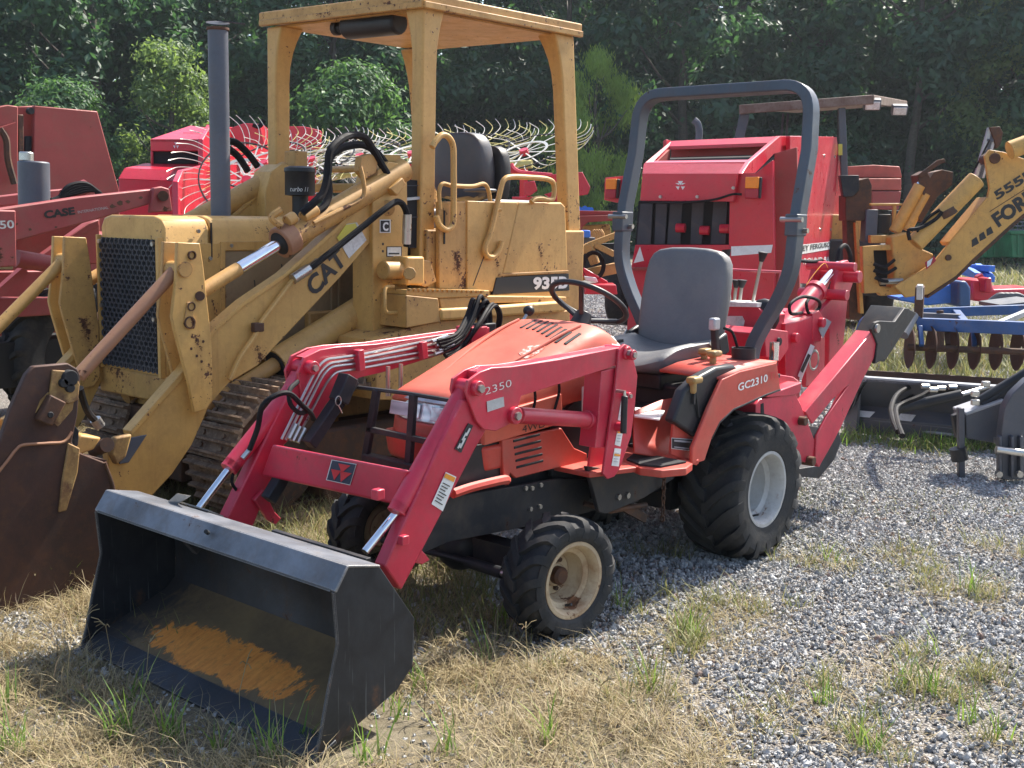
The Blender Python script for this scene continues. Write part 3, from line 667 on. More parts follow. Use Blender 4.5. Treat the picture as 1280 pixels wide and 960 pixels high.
# writing on the arm: hand-painted number, plates, warning labels
text_box('2350', W.Y(605, 494, .451), W.Y(638, 483, .451), W.Y(603, 485, .451), M['paper'], armL, bold=-.01)
decal(L([(608, 502), (629, 496), (630, 508), (609, 515)], W.Y, .452), M['silver'], armL)
decal(L([(585, 529), (591, 532), (576, 566), (568, 561)], W.Y, .438), M['ink'], armL)
for k in range(3):
    a0 = .12+.28*k; f1 = lambda u, v: W.Y(570+17*(1-u)+5*v, 561-30*(1-u)+5*v, .4415) if False else None
A, B = V((0, 0)), V((0, 0))
def quadlerp(c, u0, u1, v0, v1):
    def P(u, v):
        a = (c[0][0]*(1-u)+c[1][0]*u, c[0][1]*(1-u)+c[1][1]*u); b = (c[3][0]*(1-u)+c[2][0]*u, c[3][1]*(1-u)+c[2][1]*u)
        return (a[0]*(1-v)+b[0]*v, a[1]*(1-v)+b[1]*v)
    return [P(u0, v0), P(u1, v0), P(u1, v1), P(u0, v1)]
cq = [(586, 531), (590, 533), (575, 564), (570, 561)]
for v0, v1, u0, u1 in ((.10, .40, .45, .85), (.30, .62, .15, .45), (.5, .9, .5, .85), (.75, .95, .1, .4)):
    decal(L(quadlerp(cq, u0, u1, v0, v1), W.Y, .4402), M['paper'], armL)
cq = [(557, 590), (570, 596), (553, 639), (539, 630)]
decal(L(cq, W.Y, .438), M['white'], armL); decal(L(quadlerp(cq, .04, .96, .03, .16), W.Y, .4402), M['amber_print'], armL)
for k in range(7): decal(L(quadlerp(cq, .15, .8-.1*(k % 3), .30+k*.09, .325+k*.09), W.Y, .4402), M['ink'], armL, 'print_line')
# small handle brackets on the lower arm
for q in ((501, 674),): p = W.Y(*q, .436); MB().box(p+V((0, .012, 0)), (.03, .024, .03)).build('stop_block', M['red'], armL, bevel=.003)
# right-hand arm (inner side towards us)
upR = [(372, 466), (380, 447), (400, 437), (420, 433.5), (470, 430), (567, 416), (612, 409), (612, 426), (530, 450), (477, 466), (450, 472), (425, 487), (408, 505), (396, 524), (378, 500)]
armR = MB().prism(L(upR, W.Y, -.38), V((0, -.012, 0))).build('loader_arm', M['red'], T, bevel=.003)
MB().prism(L([(380, 447), (400, 437), (420, 433.5), (470, 430), (567, 416), (612, 409), (612, 413), (470, 436), (400, 444)], W.Y, -.393), V((0, -.055, 0))).build('upper_flange', M['red'], armR, bevel=.004)
MB().prism([p+V((0, -.075, 0)) for p in L(upR, W.Y, -.38)], V((0, -.010, 0))).build('outer_elbow_plate', M['red'], armR, bevel=.003)
loR = [(375, 464), (340, 532), (284, 648), (300, 672), (316, 660), (340, 598), (356, 556), (392, 520), (400, 490)]
MB().prism(L(loR, W.Y, -.394), V((0, -.055, 0))).build('lower_beam', M['red'], armR, bevel=.006)
p = W.Y(386, 459, -.38); MB().cyl(p-V((0, .1, 0)), p+V((0, .035, 0)), .026).build('pivot_boss', M['red'], armR, bevel=.003); MB().cyl(p+V((0, .035, 0)), p+V((0, .045, 0)), .013, seg=6).build('bolt', M['steel'], armR)
slab([(318, 625), (330, 612), (344, 640), (352, 648), (345, 656), (335, 650)], -.37, .02).build('bucket_latch', M['red'], armR, bevel=.004)
slab([(498, 680), (512, 672), (530, 690), (538, 700), (528, 706), (512, 702)], .37, .02).build('bucket_latch', M['red'], armL, bevel=.004)
# hydraulic lines along the inside of the right arm
for k, pp in enumerate(([(568, 419), (447, 444), (407, 449), (396, 460), (352, 549)], [(545, 437), (447, 454), (413, 458.5), (403, 470), (363, 551)], [(545, 443), (447, 461), (419, 465), (409, 477), (369, 552)], [(568, 425), (447, 449), (411, 454), (400, 465), (357, 550)])):
    pts = L(pp, W.Y, -.36-.004*k)
    MB().tube(rounded(pts, .03, 3, closed=False), .0052, 6).build('hydraulic_line', M['line'], armR)
for a, b in (((448, 437), (450, 463)), ((527, 427), (529, 448))):
    MB().beam(W.Y(*a, -.355), W.Y(*b, -.355), .03, .034, up=(0, 1, 0)).build('line_clamp', M['red'], armR, bevel=.003)
for q in ((540, 427), (545, 432), (548, 438), (543, 443)):
    p = W.Y(*q, -.355); MB().cyl(p, p+V((-.09, 0, .018)), .009, seg=8).build('hose_fitting', M['line'], armR)
for q in ((485, 458), (501, 455)):
    a = W.Y(*q, -.35); MB().cyl(a, a-V((0, 0, .12)), .009, seg=8).build('hose_fitting', M['line'], armR)
for q in ((361, 548), (366, 551), (372, 553)):
    a = W.Y(*q, -.355); b = W.Y(q[0]+9, q[1]-18, -.355); MB().cyl(a, b, .010, seg=8).build('hose_fitting', M['line'], armR)
# front cross tube
ct = MB().prism(L([(340, 555), (509, 587.5), (491, 630), (326, 594)], W.X, 2.09), V((-.10, 0, -.03))).build('cross_tube', M['red'], T, bevel=.008)
dq = [(415, 574.5), (446, 580), (438, 606.5), (408, 600)]
decal(L(dq, W.X, 2.092), M['paper'], ct); dk = decal(L(quadlerp(dq, .03, .97, .03, .97), W.X, 2.0940), M['navy'], ct)
def tri_logo(c, ct, f, v, mat, par):
    """three stacked wedge triangles"""
    for (u0, u1, uc, v0, v1) in ((.30, .78, .53, .12, .52), (.08, .48, .32, .44, .92), (.46, .92, .60, .46, .94)):
        a, b = quadlerp(c, u0, u1, v0, v0)[:2]; t = quadlerp(c, uc, uc, v1, v1)[0]
        decal(L([a, b, t], f, v), mat, par, 'emblem_triangle')
tri_logo(dq, ct, W.X, 2.0962, M['redprint'], ct)
# bucket cylinders
def cylinder(a, b, m, r, rr, par, mat='red', rodmat='chrome', ring=.006, nm='cylinder', rodm2=None):
    a, m, b = V(a), V(m), V(b); d = (m-a).normalized()
    o = MB().cyl(a, m, r, seg=20).build(nm+'_barrel', M[mat], par, bevel=.003)
    MB().cyl(m-d*.03, m+d*.004, r+ring, seg=20).build('gland', M[mat], o, bevel=.002)
    MB().cyl(m, b, rr, seg=14).build(nm+'_rod', M[rodmat], par)
    return o
cl = cylinder(W.Y(583, 484, .395), W.Y(456, 690, .395), W.Y(496, 640, .395), .033, .0135, T, nm='bucket_cylinder', ring=.0)
cr = cylinder(W.Y(384, 463, -.43), W.Y(248, 636, -.43), W.Y(286, 586, -.43), .033, .0135, T, nm='bucket_cylinder', ring=.0)
for q, yy in (((481, 617), .40), ((302, 575), -.425)):
    p = W.Y(*q, yy); MB().box(p+V((.02, -.01, 0)), (.034, .03, .034)).build('port_block', M['red'], T, bevel=.004)
for q, yy in (((381, 470), -.40),):
    p = W.Y(*q, yy); MB().box(p, (.03, .03, .03)).build('port_block', M['red'], T, bevel=.004)
# hose loop on the right bucket cylinder
def hose(pts, r, par, mat='hose', n=6, seg=8, nm='hose'): return MB().tube(catmull([V(p) for p in pts], n), r, seg).build(nm, M[mat], par)
MB().cyl(W.Y(303, 573, -.38), W.Y(313, 561, -.375), .010, seg=8).build('hose_fitting', M['line'], T)
hose([W.Y(312, 562, -.37), W.Y(322, 535, -.34), W.Y(328, 508, -.30), W.Y(345, 494, -.28), W.Y(362, 492, -.28), W.Y(378, 507, -.30), W.Y(388, 516, -.33), W.Y(392, 524, -.35)], .010, T)
hose([W.Y(372, 477, -.36), W.Y(362, 488, -.32), W.Y(363, 505, -.30), W.Y(374, 516, -.31), W.Y(384, 514, -.33)], .009, T)
hose([W.Y(292, 590, -.42), W.Y(290, 603, -.42), W.Y(298, 615, -.42), W.Y(310, 622, -.42)], .006, T)
# parking stand strut with lynch pin
s = MB().beam(W.Y(441, 474, -.30), W.Y(386, 556, -.30), .045, .045, up=(0, 1, 0)).build('parking_stand', M['black_metal'], T, bevel=.004)
MB().beam(W.Y(436, 470, -.29), W.Y(423, 502, -.29), .058, .058, up=(0, 1, 0)).build('stand_collar', M['black_metal'], T, bevel=.004)
c = W.Y(423, 501, -.255); MB().tube([c+V((.014*math.cos(t), 0, .018*math.sin(t))) for t in [i*math.pi/5 for i in range(10)]], .002, 5, closed=True).tube([c+V((0, 0, -.018)), c+V((-.02, 0, -.05))], .002, 5).build('lynch_pin', M['line'], T)
MB().beam(W.Y(352, 597, -.30), W.Y(335, 625, -.30), .045, .045, up=(0, 1, 0)).build('parking_stand', M['black_metal'], T, bevel=.004)
# loader posts
po = slab([(773, 450), (774, 437), (781, 430), (788, 433), (790, 440), (797, 470), (794, 505), (789, 545), (775, 586), (768, 596), (760, 599), (754, 592), (762, 537), (769, 487)], .462, .012).build('loader_post', M['red'], T, bevel=.003)
MB().prism(L([(748, 462), (776, 452), (766, 530), (752, 592), (735, 592), (744, 525)], W.Y, .36), V((0, -.012, 0))).build('inner_plate', M['red'], po, bevel=.003)
MB().prism(L([(752, 464), (775, 458), (766, 532), (762, 560), (744, 560), (748, 525)], W.Y, .445), V((0, -.08, 0))).build('post_web', M['red'], po, bevel=.003)
for q, r in (((785, 443), .020), ((771, 533), .018), ((780, 494), .014)):
    p = W.Y(*q, .462); MB().cyl(p-V((0, .02, 0)), p+V((0, .03, 0)), r).build('pivot_boss', M['red'], po, bevel=.002); MB().cyl(p+V((0, .03, 0)), p+V((0, .036, 0)), r*.6, seg=6).build('bolt', M['steel'], po)
p = W.Y(781, 490, .50); MB().tube([p+V((0, -.04, 0)), p, p-V((0, 0, .02))], .007, 8).build('latch_pin', M['line'], po); MB().cyl(p-V((0, 0, .015)), p-V((0, 0, .16)), .013, seg=12).build('latch_grip', M['black_plastic'], po, bevel=.004)
for cq in ([(776, 501), (784, 502), (782, 528), (772, 525)], [(772, 535), (779, 535), (775, 558), (768, 556)], [(768, 560), (776, 561), (773, 583), (764, 582)]):
    decal(L(cq, W.Y, .4625), M['white'], po)
    for k in range(4): decal(L(quadlerp(cq, .2, .8, .25+k*.16, .29+k*.16), W.Y, .4645), M['silver'], po, 'print_line')
decal(L([(772, 539), (779, 539), (778.5, 541.5), (771.5, 541.5)], W.Y, .4646), M['amber_print'], po); decal(L([(768, 567), (775, 568), (774.5, 570.5), (767.5, 569.5)], W.Y, .4646), M['amber_print'], po)
# far post
MB().box((.92, -.42, .80), (.10, .10, .50)).build('loader_post', M['red'], T, bevel=.004)
# lift cylinder
cylinder(W.Y(648, 519, .40), W.Y(760, 529, .40), W.Y(738, 525, .40), .030, .012, T, nm='lift_cylinder')
for q, r in (((641, 519), .03),):
    p = W.Y(*q, .45); MB().cyl(p-V((0, .09, 0)), p+V((0, .02, 0)), r).build('pivot_boss', M['red'], T, bevel=.003); MB().cyl(p+V((0, .02, 0)), p+V((0, .03, 0)), r*.5, seg=6).build('bolt', M['steel'], T)
p = W.Y(762, 529, .40); MB().cyl(p-V((0, .04, 0)), p+V((0, .04, 0)), .024).build('rod_eye', M['red'], T, bevel=.003)
# ---- bucket
bk = bpy.data.objects.new('bucket', None); COL.objects.link(bk); place(bk, (2.5, 0, .02), T)
side = [(2.604, .485), (2.557, .547), (2.435, .522), (2.292, .330), (2.300, .180), (2.36, .125), (2.675, .006), (2.655, .07), (2.628, .188), (2.590, .33)]
def bside_mat():
    m, nt, bs = NM('scratched_bucket_side'); tc = nt.nodes.new('ShaderNodeTexCoord').outputs['Object']; sp = nt.nodes.new('ShaderNodeSeparateXYZ'); nt.links.new(tc, sp.inputs[0])
    n1 = noise_n(nt, 7, 8, .7, tc, .5); n2 = noise_n(nt, 45, 6, .7, tc)
    mp = nt.nodes.new('ShaderNodeMapping'); mp.inputs['Rotation'].default_value = (0, rad(50), 0); mp.inputs['Scale'].default_value = (90, 20, 3); nt.links.new(tc, mp.inputs[0]); sc = noise_n(nt, 1, 4, .7, mp.outputs[0])
    c = mix(nt, ramp(nt, n1, .35, .65), (.010, .012, .017), (.028, .031, .037)); c = mix(nt, math_n(nt, 'MULTIPLY', ramp(nt, sc, .60, .70), .55), c, (.16, .17, .18))
    z = math_n(nt, 'ADD', math_n(nt, 'MULTIPLY', math_n(nt, 'ADD', sp.outputs[2], .17), -7), math_n(nt, 'MULTIPLY', math_n(nt, 'SUBTRACT', n1, .5), 4)); k = ramp(nt, z, -.5, .9)
    c = mix(nt, math_n(nt, 'MULTIPLY', k, .85), c, (.085, .042, .026)); c = mix(nt, math_n(nt, 'MULTIPLY', k, ramp(nt, n2, .5, .65)), c, (.16, .07, .03))
    nt.links.new(c, bs.inputs['Base Color']); bs.inputs['Metallic'].default_value = .25; rg = nt.nodes.new('ShaderNodeMapRange'); rg.inputs[3].default_value = .35; rg.inputs[4].default_value = .7; nt.links.new(n1, rg.inputs[0]); nt.links.new(rg.outputs[0], bs.inputs['Roughness']); bump(nt, n2, .15, .003, bs); return m
M['bside'] = bside_mat()
for sy in (1, -1):
    a = sorted([.635*sy, .623*sy]); MB().prism([(x, .635*sy, z) for x, z in side], (0, -.010*sy, 0)).build('side_plate', M['bside'], bk, bevel=.002)
    MB().tube([(x, .631*sy, z) for x, z in [(2.604, .483), (2.590, .33), (2.628, .188), (2.655, .07), (2.675, .01)]], .0055, 6).build('side_edge', M['bucket'], bk)
def shell(prof, y0, y1, th):
    rows = []
    mbb = MB(); mbb.sweep([V((x, (y0+y1)/2, z)) for x, z in prof], abs(y1-y0), th, V((0, 1, 0))); return mbb
bm_, nt_, bs_ = NM('rusty_bucket_floor'); tc_ = nt_.nodes.new('ShaderNodeTexCoord').outputs['Object']
sp = nt_.nodes.new('ShaderNodeSeparateXYZ'); nt_.links.new(tc_, sp.inputs[0])
n1 = noise_n(nt_, 9, 8, .7, tc_, .6); n2 = noise_n(nt_, 40, 6, .7, tc_); n3 = noise_n(nt_, 3, 4, .6, tc_)
mp_ = nt_.nodes.new('ShaderNodeMapping'); mp_.inputs['Scale'].default_value = (6, 55, 20); nt_.links.new(tc_, mp_.inputs[0]); scr = noise_n(nt_, 1.2, 6, .7, mp_.outputs[0], .3)
base = mix(nt_, ramp(nt_, n3, .35, .65), (.10, .066, .038), (.20, .13, .058)); base = mix(nt_, math_n(nt_, 'MULTIPLY', ramp(nt_, n2, .4, .75), .5), base, (.22, .15, .075))
# bright fresh rust: an irregular streak near the cutting edge
ex = math_n(nt_, 'DIVIDE', math_n(nt_, 'SUBTRACT', sp.outputs[0], .065), .085); ey = math_n(nt_, 'DIVIDE', math_n(nt_, 'SUBTRACT', sp.outputs[1], -.02), .40)
r2 = math_n(nt_, 'ADD', math_n(nt_, 'POWER', math_n(nt_, 'ABSOLUTE', ex), 2.6), math_n(nt_, 'POWER', math_n(nt_, 'ABSOLUTE', ey), 3.0))
msk = math_n(nt_, 'ADD', r2, math_n(nt_, 'MULTIPLY', math_n(nt_, 'SUBTRACT', n1, .5), 4.6)); msk = math_n(nt_, 'ADD', msk, math_n(nt_, 'MULTIPLY', math_n(nt_, 'SUBTRACT', scr, .5), 1.6))
om = ramp(nt_, msk, .72, 1.12, (1, 1, 1, 1), (0, 0, 0, 1))
oc = mix(nt_, ramp(nt_, scr, .3, .7), (.58, .18, .03), (.82, .33, .065)); oc = mix(nt_, math_n(nt_, 'MULTIPLY', ramp(nt_, n2, .5, .75), .5), oc, (.25, .10, .03))
c_ = mix(nt_, om, base, oc)
shade_m = ramp(nt_, math_n(nt_, 'ADD', math_n(nt_, 'MULTIPLY', math_n(nt_, 'ADD', sp.outputs[1], .42), -6), math_n(nt_, 'MULTIPLY', math_n(nt_, 'SUBTRACT', n1, .5), 4)), 0, .8)  # mask for the left end, where shade is painted into the floor colour
c_ = mix(nt_, shade_m, c_, (.035, .03, .03)); nt_.links.new(c_, bs_.inputs['Base Color']); bs_.inputs['Roughness'].default_value = .62; bs_.inputs['Metallic'].default_value = .15; bump(nt_, n2, .12, .002, bs_)
shell([(2.285, .185), (2.303, .172), (2.34, .142), (2.44, .105), (2.56, .06), (2.60, .045)], -.630, .630, .008).build('floor', bm_, bk, smooth=60)
shell([(2.600, .045), (2.682, .008)], -.638, .638, .012).build('cutting_edge', M['bucket'], bk, bevel=.002)
shell([(2.435, .520), (2.365, .425), (2.296, .330), (2.290, .25), (2.300, .160)], -.630, .630, .007).build('back_plate', M['bucket'], bk, smooth=60)
lip = MB()
lip.prism([(2.435, -.640, .527), (2.435, .640, .527), (2.558, .640, .553), (2.558, -.640, .553)], (0, 0, -.008))
lip.prism([(2.560, -.640, .553), (2.560, .640, .553), (2.606, .640, .487), (2.606, -.640, .487)], (-.008, 0, -.005))
lip.build('top_lip', M['bucketlip'], bk, bevel=.003)
MB().sweep([V((x, 0, z)) for x, z in ((2.606, .487), (2.560, .470))], 1.24, .008, V((0, 1, 0))).build('lip_return', M['bucket'], bk)
p = W.Y(256, 662, -.15); MB().cyl(W.X(260, 666, 2.585)+V((.0, 0, 0)), W.X(260, 666, 2.59)+V((.008, 0, .006)), .007, seg=10).build('drain_hole', M['dark'], bk)
for k, y in enumerate((-.42, .42)): MB().box((2.33, y, .39), (.08, .03, .12), rot=Matrix.Rotation(rad(-50), 3, 'Y')).build('mount_ear', M['bucket'], bk, bevel=.003)
mb = MB(); a = V((2.47, -.28, .548)); 
lv = MB().prism(L([(199, 637), (210, 637.5), (237, 620), (221, 617)], W.X, 2.46), V((-.006, 0, 0))).build('level_indicator', M['line'], bk)
MB().prism([(2.44, -.42, .532), (2.44, -.20, .532), (2.38, -.20, .500), (2.38, -.42, .500)], (0, 0, .006)).build('hook_plate', M['bucketlip'], bk)
MB().beam((2.40, .10, .515), (2.40, .55, .515), .02, .012).build('back_bar', M['black_metal'], bk, bevel=.002)
# ---- driver's place
MB().prism([(.62, -.27, .56), (.62, .27, .56), (-.30, .27, .60), (-.30, -.27, .60)], (0, 0, -.06)).build('platform', M['black_metal'], T)
st = L([(779, 576), (790, 566), (812, 563), (832, 569), (866, 579), (858, 585), (827, 588), (800, 585)], W.Z, .565)
stp = MB().prism([p for p in st], V((0, 0, -.030))).build('footstep', M['fender'], T, bevel=.004)
MB().prism([p+V((0, 0, .002)) for p in L([(783, 576), (793, 568.5), (812, 570), (858, 579), (826, 585), (800, 582.5)], W.Z, .565)], V((0, 0, .006))).build('rubber_mat', M['rubber'], stp)
MB().prism([(.62, .10, .565), (1.15, .10, .565), (1.15, .42, .562), (.62, .58, .562)], (0, 0, -.02)).build('floor_pan', M['fender'], T, bevel=.004)
# foot well riser
rs = [L([(794, 513), (826, 500), (838, 498), (848, 501)], W.Y, .34), L([(792, 528), (824, 520), (842, 520), (849, 522)], W.Y, .36), L([(792, 552), (826, 556), (838, 558), (844, 560)], W.Y, .40), L([(793, 566), (826, 572), (836, 574), (842, 575)], W.Y, .44)]
MB().grid(rs).build('foot_well_panel', M['fender'], T, solid=.01, smooth=70)
MB().prism(L([(794, 509), (831, 513), (824, 524), (793, 520)], W.Z, .735), (0, 0, -.006)).build('tread_label_plate', M['white'], T)
for k in range(4):
    a = W.Z(797, 512+k*2.4, .735); b = W.Z(826-k, 515+k*2.2, .735); MB().beam(a+V((0, 0, .004)), b+V((0, 0, .004)), .003, .001).build('print_line', M['silver'], T)
# pedal
a = W.Z(797, 556, .57); MB().beam(a, a+V((-.0, .0, .095)), .012, .012).box(a+V((0, 0, .1)), (.06, .045, .014)).build('pedal', M['black_metal'], T, bevel=.003)
MB().box(W.Z(800, 556, .572), (.09, .06, .014)).build('pedal_base', M['black_metal'], T, bevel=.003)
# fender
fo = [(865, 581), (881, 576), (890, 548), (900, 528), (917, 512), (957, 494), (976, 487), (971, 453), (925, 464), (903, 474), (886, 510), (872, 545), (866, 560)]
fn = slab(fo, .575, .018).build('fender', M['fender'], T, bevel=.005)
top = [(903, 474), (925, 464), (950, 458), (971, 453)]
a = L(top, W.Y, .572); b = [V((p.x, .26, p.z+.004)) for p in a]
MB().grid([a, b]).build('fender_top', M['fender'], fn, solid=.012, smooth=70)
inr = [V((p.x, .575, p.z)) for p in L([(890, 548), (900, 528), (917, 512), (957, 494), (976, 487)], W.Y, .575)]
MB().grid([inr, [V((p.x, .27, p.z)) for p in inr]]).build('wheel_arch', M['black_plastic'], fn, solid=.01, smooth=70)
slab([(872, 582), (866, 560), (872, 545), (843, 525), (839, 568)], .52, .015).build('fender_front', M['fender'], T, bevel=.003)
decal(L([(839, 547), (867, 549), (865, 564), (839, 561)], W.Y, .5215), M['paper'], T); cq = [(840, 548), (866, 550), (864, 563), (840, 560)]; decal(L(cq, W.Y, .5238), M['ink'], T)
decal(L(quadlerp(cq, .1, .9, .12, .3), W.Y, .5262), M['silver'], T); decal(L(quadlerp(cq, .1, .85, .8, .92), W.Y, .5262), M['silver'], T)
text_box('GC2310', W.Y(921.5, 489, .576), W.Y(958.5, 476.5, .576), W.Y(920.5, 480, .576), M['white'], fn, bold=.02)
text_box('TL', W.Y(960.5, 475.5, .576), W.Y(972, 472, .576), W.Y(960, 466, .576), M['redprint'], fn, bold=-.01)
text_box('B', W.Y(1, 1, .5), W.Y(2, 1, .5), W.Y(1, 0, .5), M['ink'], fn) if False else None
# far fender
MB().grid([[V((p.x, -.26, p.z)) for p in a], [V((p.x, -.575, p.z)) for p in a]]).build('fender', M['fender'], T, solid=.012, smooth=70)
# black console beside the seat
cn = slab([(842, 527), (871, 547), (885, 511), (902, 475), (926, 464), (918, 456), (896, 459), (872, 472), (856, 488)], .545, .05).build('console', M['black_plastic'], T, bevel=.012, seg=3)
MB().box((.12, .14, .745), (.44, .44, .13)).build('seat_plinth', M['black_plastic'], T, bevel=.02, seg=3)
MB().beam(W.Y(868, 484, .549), W.Y(873, 522, .549), .006, .012, up=(0, 1, 0)).build('lever_slot', M['dark'], cn)
for q, y_ in (((882, 442), .30), ((893, 445), .40), ((868, 478), .55)):
    p = W.Y(*q, y_); MB().beam(p-V((0, 0, .09)), p, .012, .012).build('lever', M['black_metal'], T)
    MB().box(p+V((0, 0, .01)), (.07, .045, .028)).box(p-V((-.01, 0, .02)), (.024, .03, .05)).build('lever_knob', M['knob'], T, bevel=.010, seg=3)
p = W.Y(928.5, 462, .42); MB().lathe(p, (0, 0, 1), [(.052, 0), (.055, .10), (.049, .10), (.047, .01), (.001, .01)], 28).build('cup_holder', M['black_plastic'], T, smooth=50)
# seat
def pad(cx, cz, ex, name, secs, mat):
    return MB().loft(secs).build(name, mat, T, sub=2, smooth=70)
def rrect(o, u, v, hu, hv, r=.35, n=3):
    out = []
    for sx, sy, a0 in ((1, 1, 0), (-1, 1, 90), (-1, -1, 180), (1, -1, 270)):
        for k in range(n):
            t = rad(a0+90*k/(n-1)); m = min(hu, hv)*r
            out.append(o+u*(sx*(hu-m)+m*math.cos(t))+v*(sy*(hv-m)+m*math.sin(t)))
    return out
ux = V((0, 1, 0)); bx = V((-.20, 0, .98)).normalized(); bn = V((.98, 0, .20)).normalized()
o0 = V((-.10, .02, 1.145)); secs = []
for t, sc in ((-.052, .86), (-.045, .97), (-.02, 1.0), (.02, .99), (.042, .95), (.048, .84)): secs.append(rrect(o0+bn*t, ux, bx, .235*sc, .262*sc, .42))
MB().loft(secs).build('seat_back', M['seat'], T, sub=1, smooth=70)
rows = []
for i in range(9):          # cushion: raised rim at the sides and back, rolled front
    u = i/8; x = -.03+.47*u; row = []
    for j in range(9):
        v = -1+j/4; z = .925+.058*abs(v)**2.2+.02*(1-u)-.05*max(0, u-.72)/.28*1.0
        row.append(V((x-.05*abs(v)**4*u, .02+.245*v*(1-.10*u**3), z)))
    rows.append(row)
bot = [[V((p.x*.95, p.y*.93, .85)) for p in r] for r in rows]
mbs = MB(); m_ = 9
vs = [p for r in rows for p in r]+[p for r in bot for p in r]; fs = []
for i in range(8):
    for j in range(8):
        fs.append((i*9+j, i*9+j+1, (i+1)*9+j+1, (i+1)*9+j)); fs.append((81+i*9+j, 81+(i+1)*9+j, 81+(i+1)*9+j+1, 81+i*9+j+1))
for j in range(8): fs.append((j, 81+j, 81+j+1, j+1)); fs.append((72+j, 72+j+1, 81+72+j+1, 81+72+j))
for i in range(8): fs.append((i*9, (i+1)*9, 81+(i+1)*9, 81+i*9)); fs.append((i*9+8, 81+i*9+8, 81+(i+1)*9+8, (i+1)*9+8))
mbs.add(vs, fs).build('seat_cushion', M['seat'], T, sub=1, smooth=80)
MB().box((.16, .02, .815), (.42, .38, .07)).box((.14, .02, .70), (.36, .36, .18)).box((.05, .0, .66), (.9, .54, .10)).build('seat_suspension', M['black_plastic'], T, bevel=.01)
MB().beam((-.04, .02, .80), (-.09, .02, 1.0), .30, .03, up=(1, 0, 0)).build('seat_bracket', M['black_metal'], T)
for s in (1, -1):
    MB().box((-.05, .02+s*.245, .955), (.09, .03, .10), rot=Matrix.Rotation(rad(20), 3, 'Y')).build('belt_retractor', M['black_plastic'], T, bevel=.012)
    MB().beam((-.02, .02+s*.25, .93), (.04, .02+s*.24, .985), .04, .004, up=(0, 1, 0)).build('seat_belt', M['line'], T)
p = W.Y(893, 405, .34); MB().box(p, (.05, .035, .055)).build('belt_buckle', M['silver'], T, bevel=.008); MB().beam(p, p-V((.02, 0, .13)), .03, .03).build('buckle_stalk', M['black_plastic'], T, bevel=.006)
hose([W.Y(905, 410, .36), W.Y(915, 415, .38), W.Y(920, 428, .40), W.Y(923, 440, .40)], .007, T)
# steering
n_ = V((-.545, 0, .839)); cc = W.Y(736, 378, 0); e1 = V((0, 1, 0)); e2 = V((.839, 0, .545))
ring = [cc+(e1*math.cos(t)+e2*math.sin(t))*.172 for t in [i*2*math.pi/40 for i in range(40)]]
sw = MB().tube(ring, .0125, 8, closed=True).build('steering_wheel', M['black_plastic'], T, smooth=60)
hub = cc-n_*.075
for a in (70, 180, 290): MB().tube([hub+(e1*math.cos(rad(a))+e2*math.sin(rad(a)))*.03, cc+(e1*math.cos(rad(a))+e2*math.sin(rad(a)))*.166], .011, 8).build('spoke', M['black_plastic'], sw)
MB().cyl(hub-n_*.045, hub+n_*.02, .045, .036, seg=20).build('wheel_hub', M['black_plastic'], sw, bevel=.004)
MB().cyl(hub-n_*.03, (.80, 0, .93), .035, seg=14).build('steering_column', M['black_plastic'], T)
p = W.Y(661, 390, -.30); MB().tube(catmull([W.Y(632, 420, -.30), W.Y(645, 408, -.30), W.Y(654, 400, -.30), W.Y(661, 388, -.30)], 4), .008, 8).build('loader_lever', M['line'], T)
MB().ball(p+V((0, 0, .006)), .026, (1, 1, .95), 16).build('lever_knob', M['black_plastic'], T, smooth=80)
MB().lathe(W.Y(629, 425, -.30), (0, 0, 1), [(.05, -.03), (.045, .01), (.03, .03), (.01, .035)], 16).build('lever_boot', M['black_plastic'], T)
p = W.Y(757, 432, .1); MB().beam(p, p+V((-.08, .03, .02)), .02, .012).build('control_stalk', M['black_plastic'], T)
# bundle of black hydraulic hoses arching behind the right loader arm
rh = random.Random(3)
for k in range(7):
    e = rh.uniform(-4, 4); x0 = 546+k*2; y0 = 427+k*3+e*.5
    top_ = (592+k*4.0+e*.6, 369+rh.uniform(-3, 12)+k*1.5)
    hose([W.Y(x0, y0, -.35), W.Y(570+k*1.2, 420+k*2+e, -.36), W.Y(584+k*2.2+e*.5, 398+k+e, -.38+.01*e), W.Y(top_[0], top_[1], -.40), W.Y(top_[0]+7+e*.5, 390+k, -.42), W.Y(603+k*2.6+e*.4, 420+k*.6, -.43-.01*e)], .0095, T, seg=7)
MB().box(W.Y(605, 412, -.42), (.10, .06, .06)).build('valve_block', M['black_metal'], T, bevel=.006)
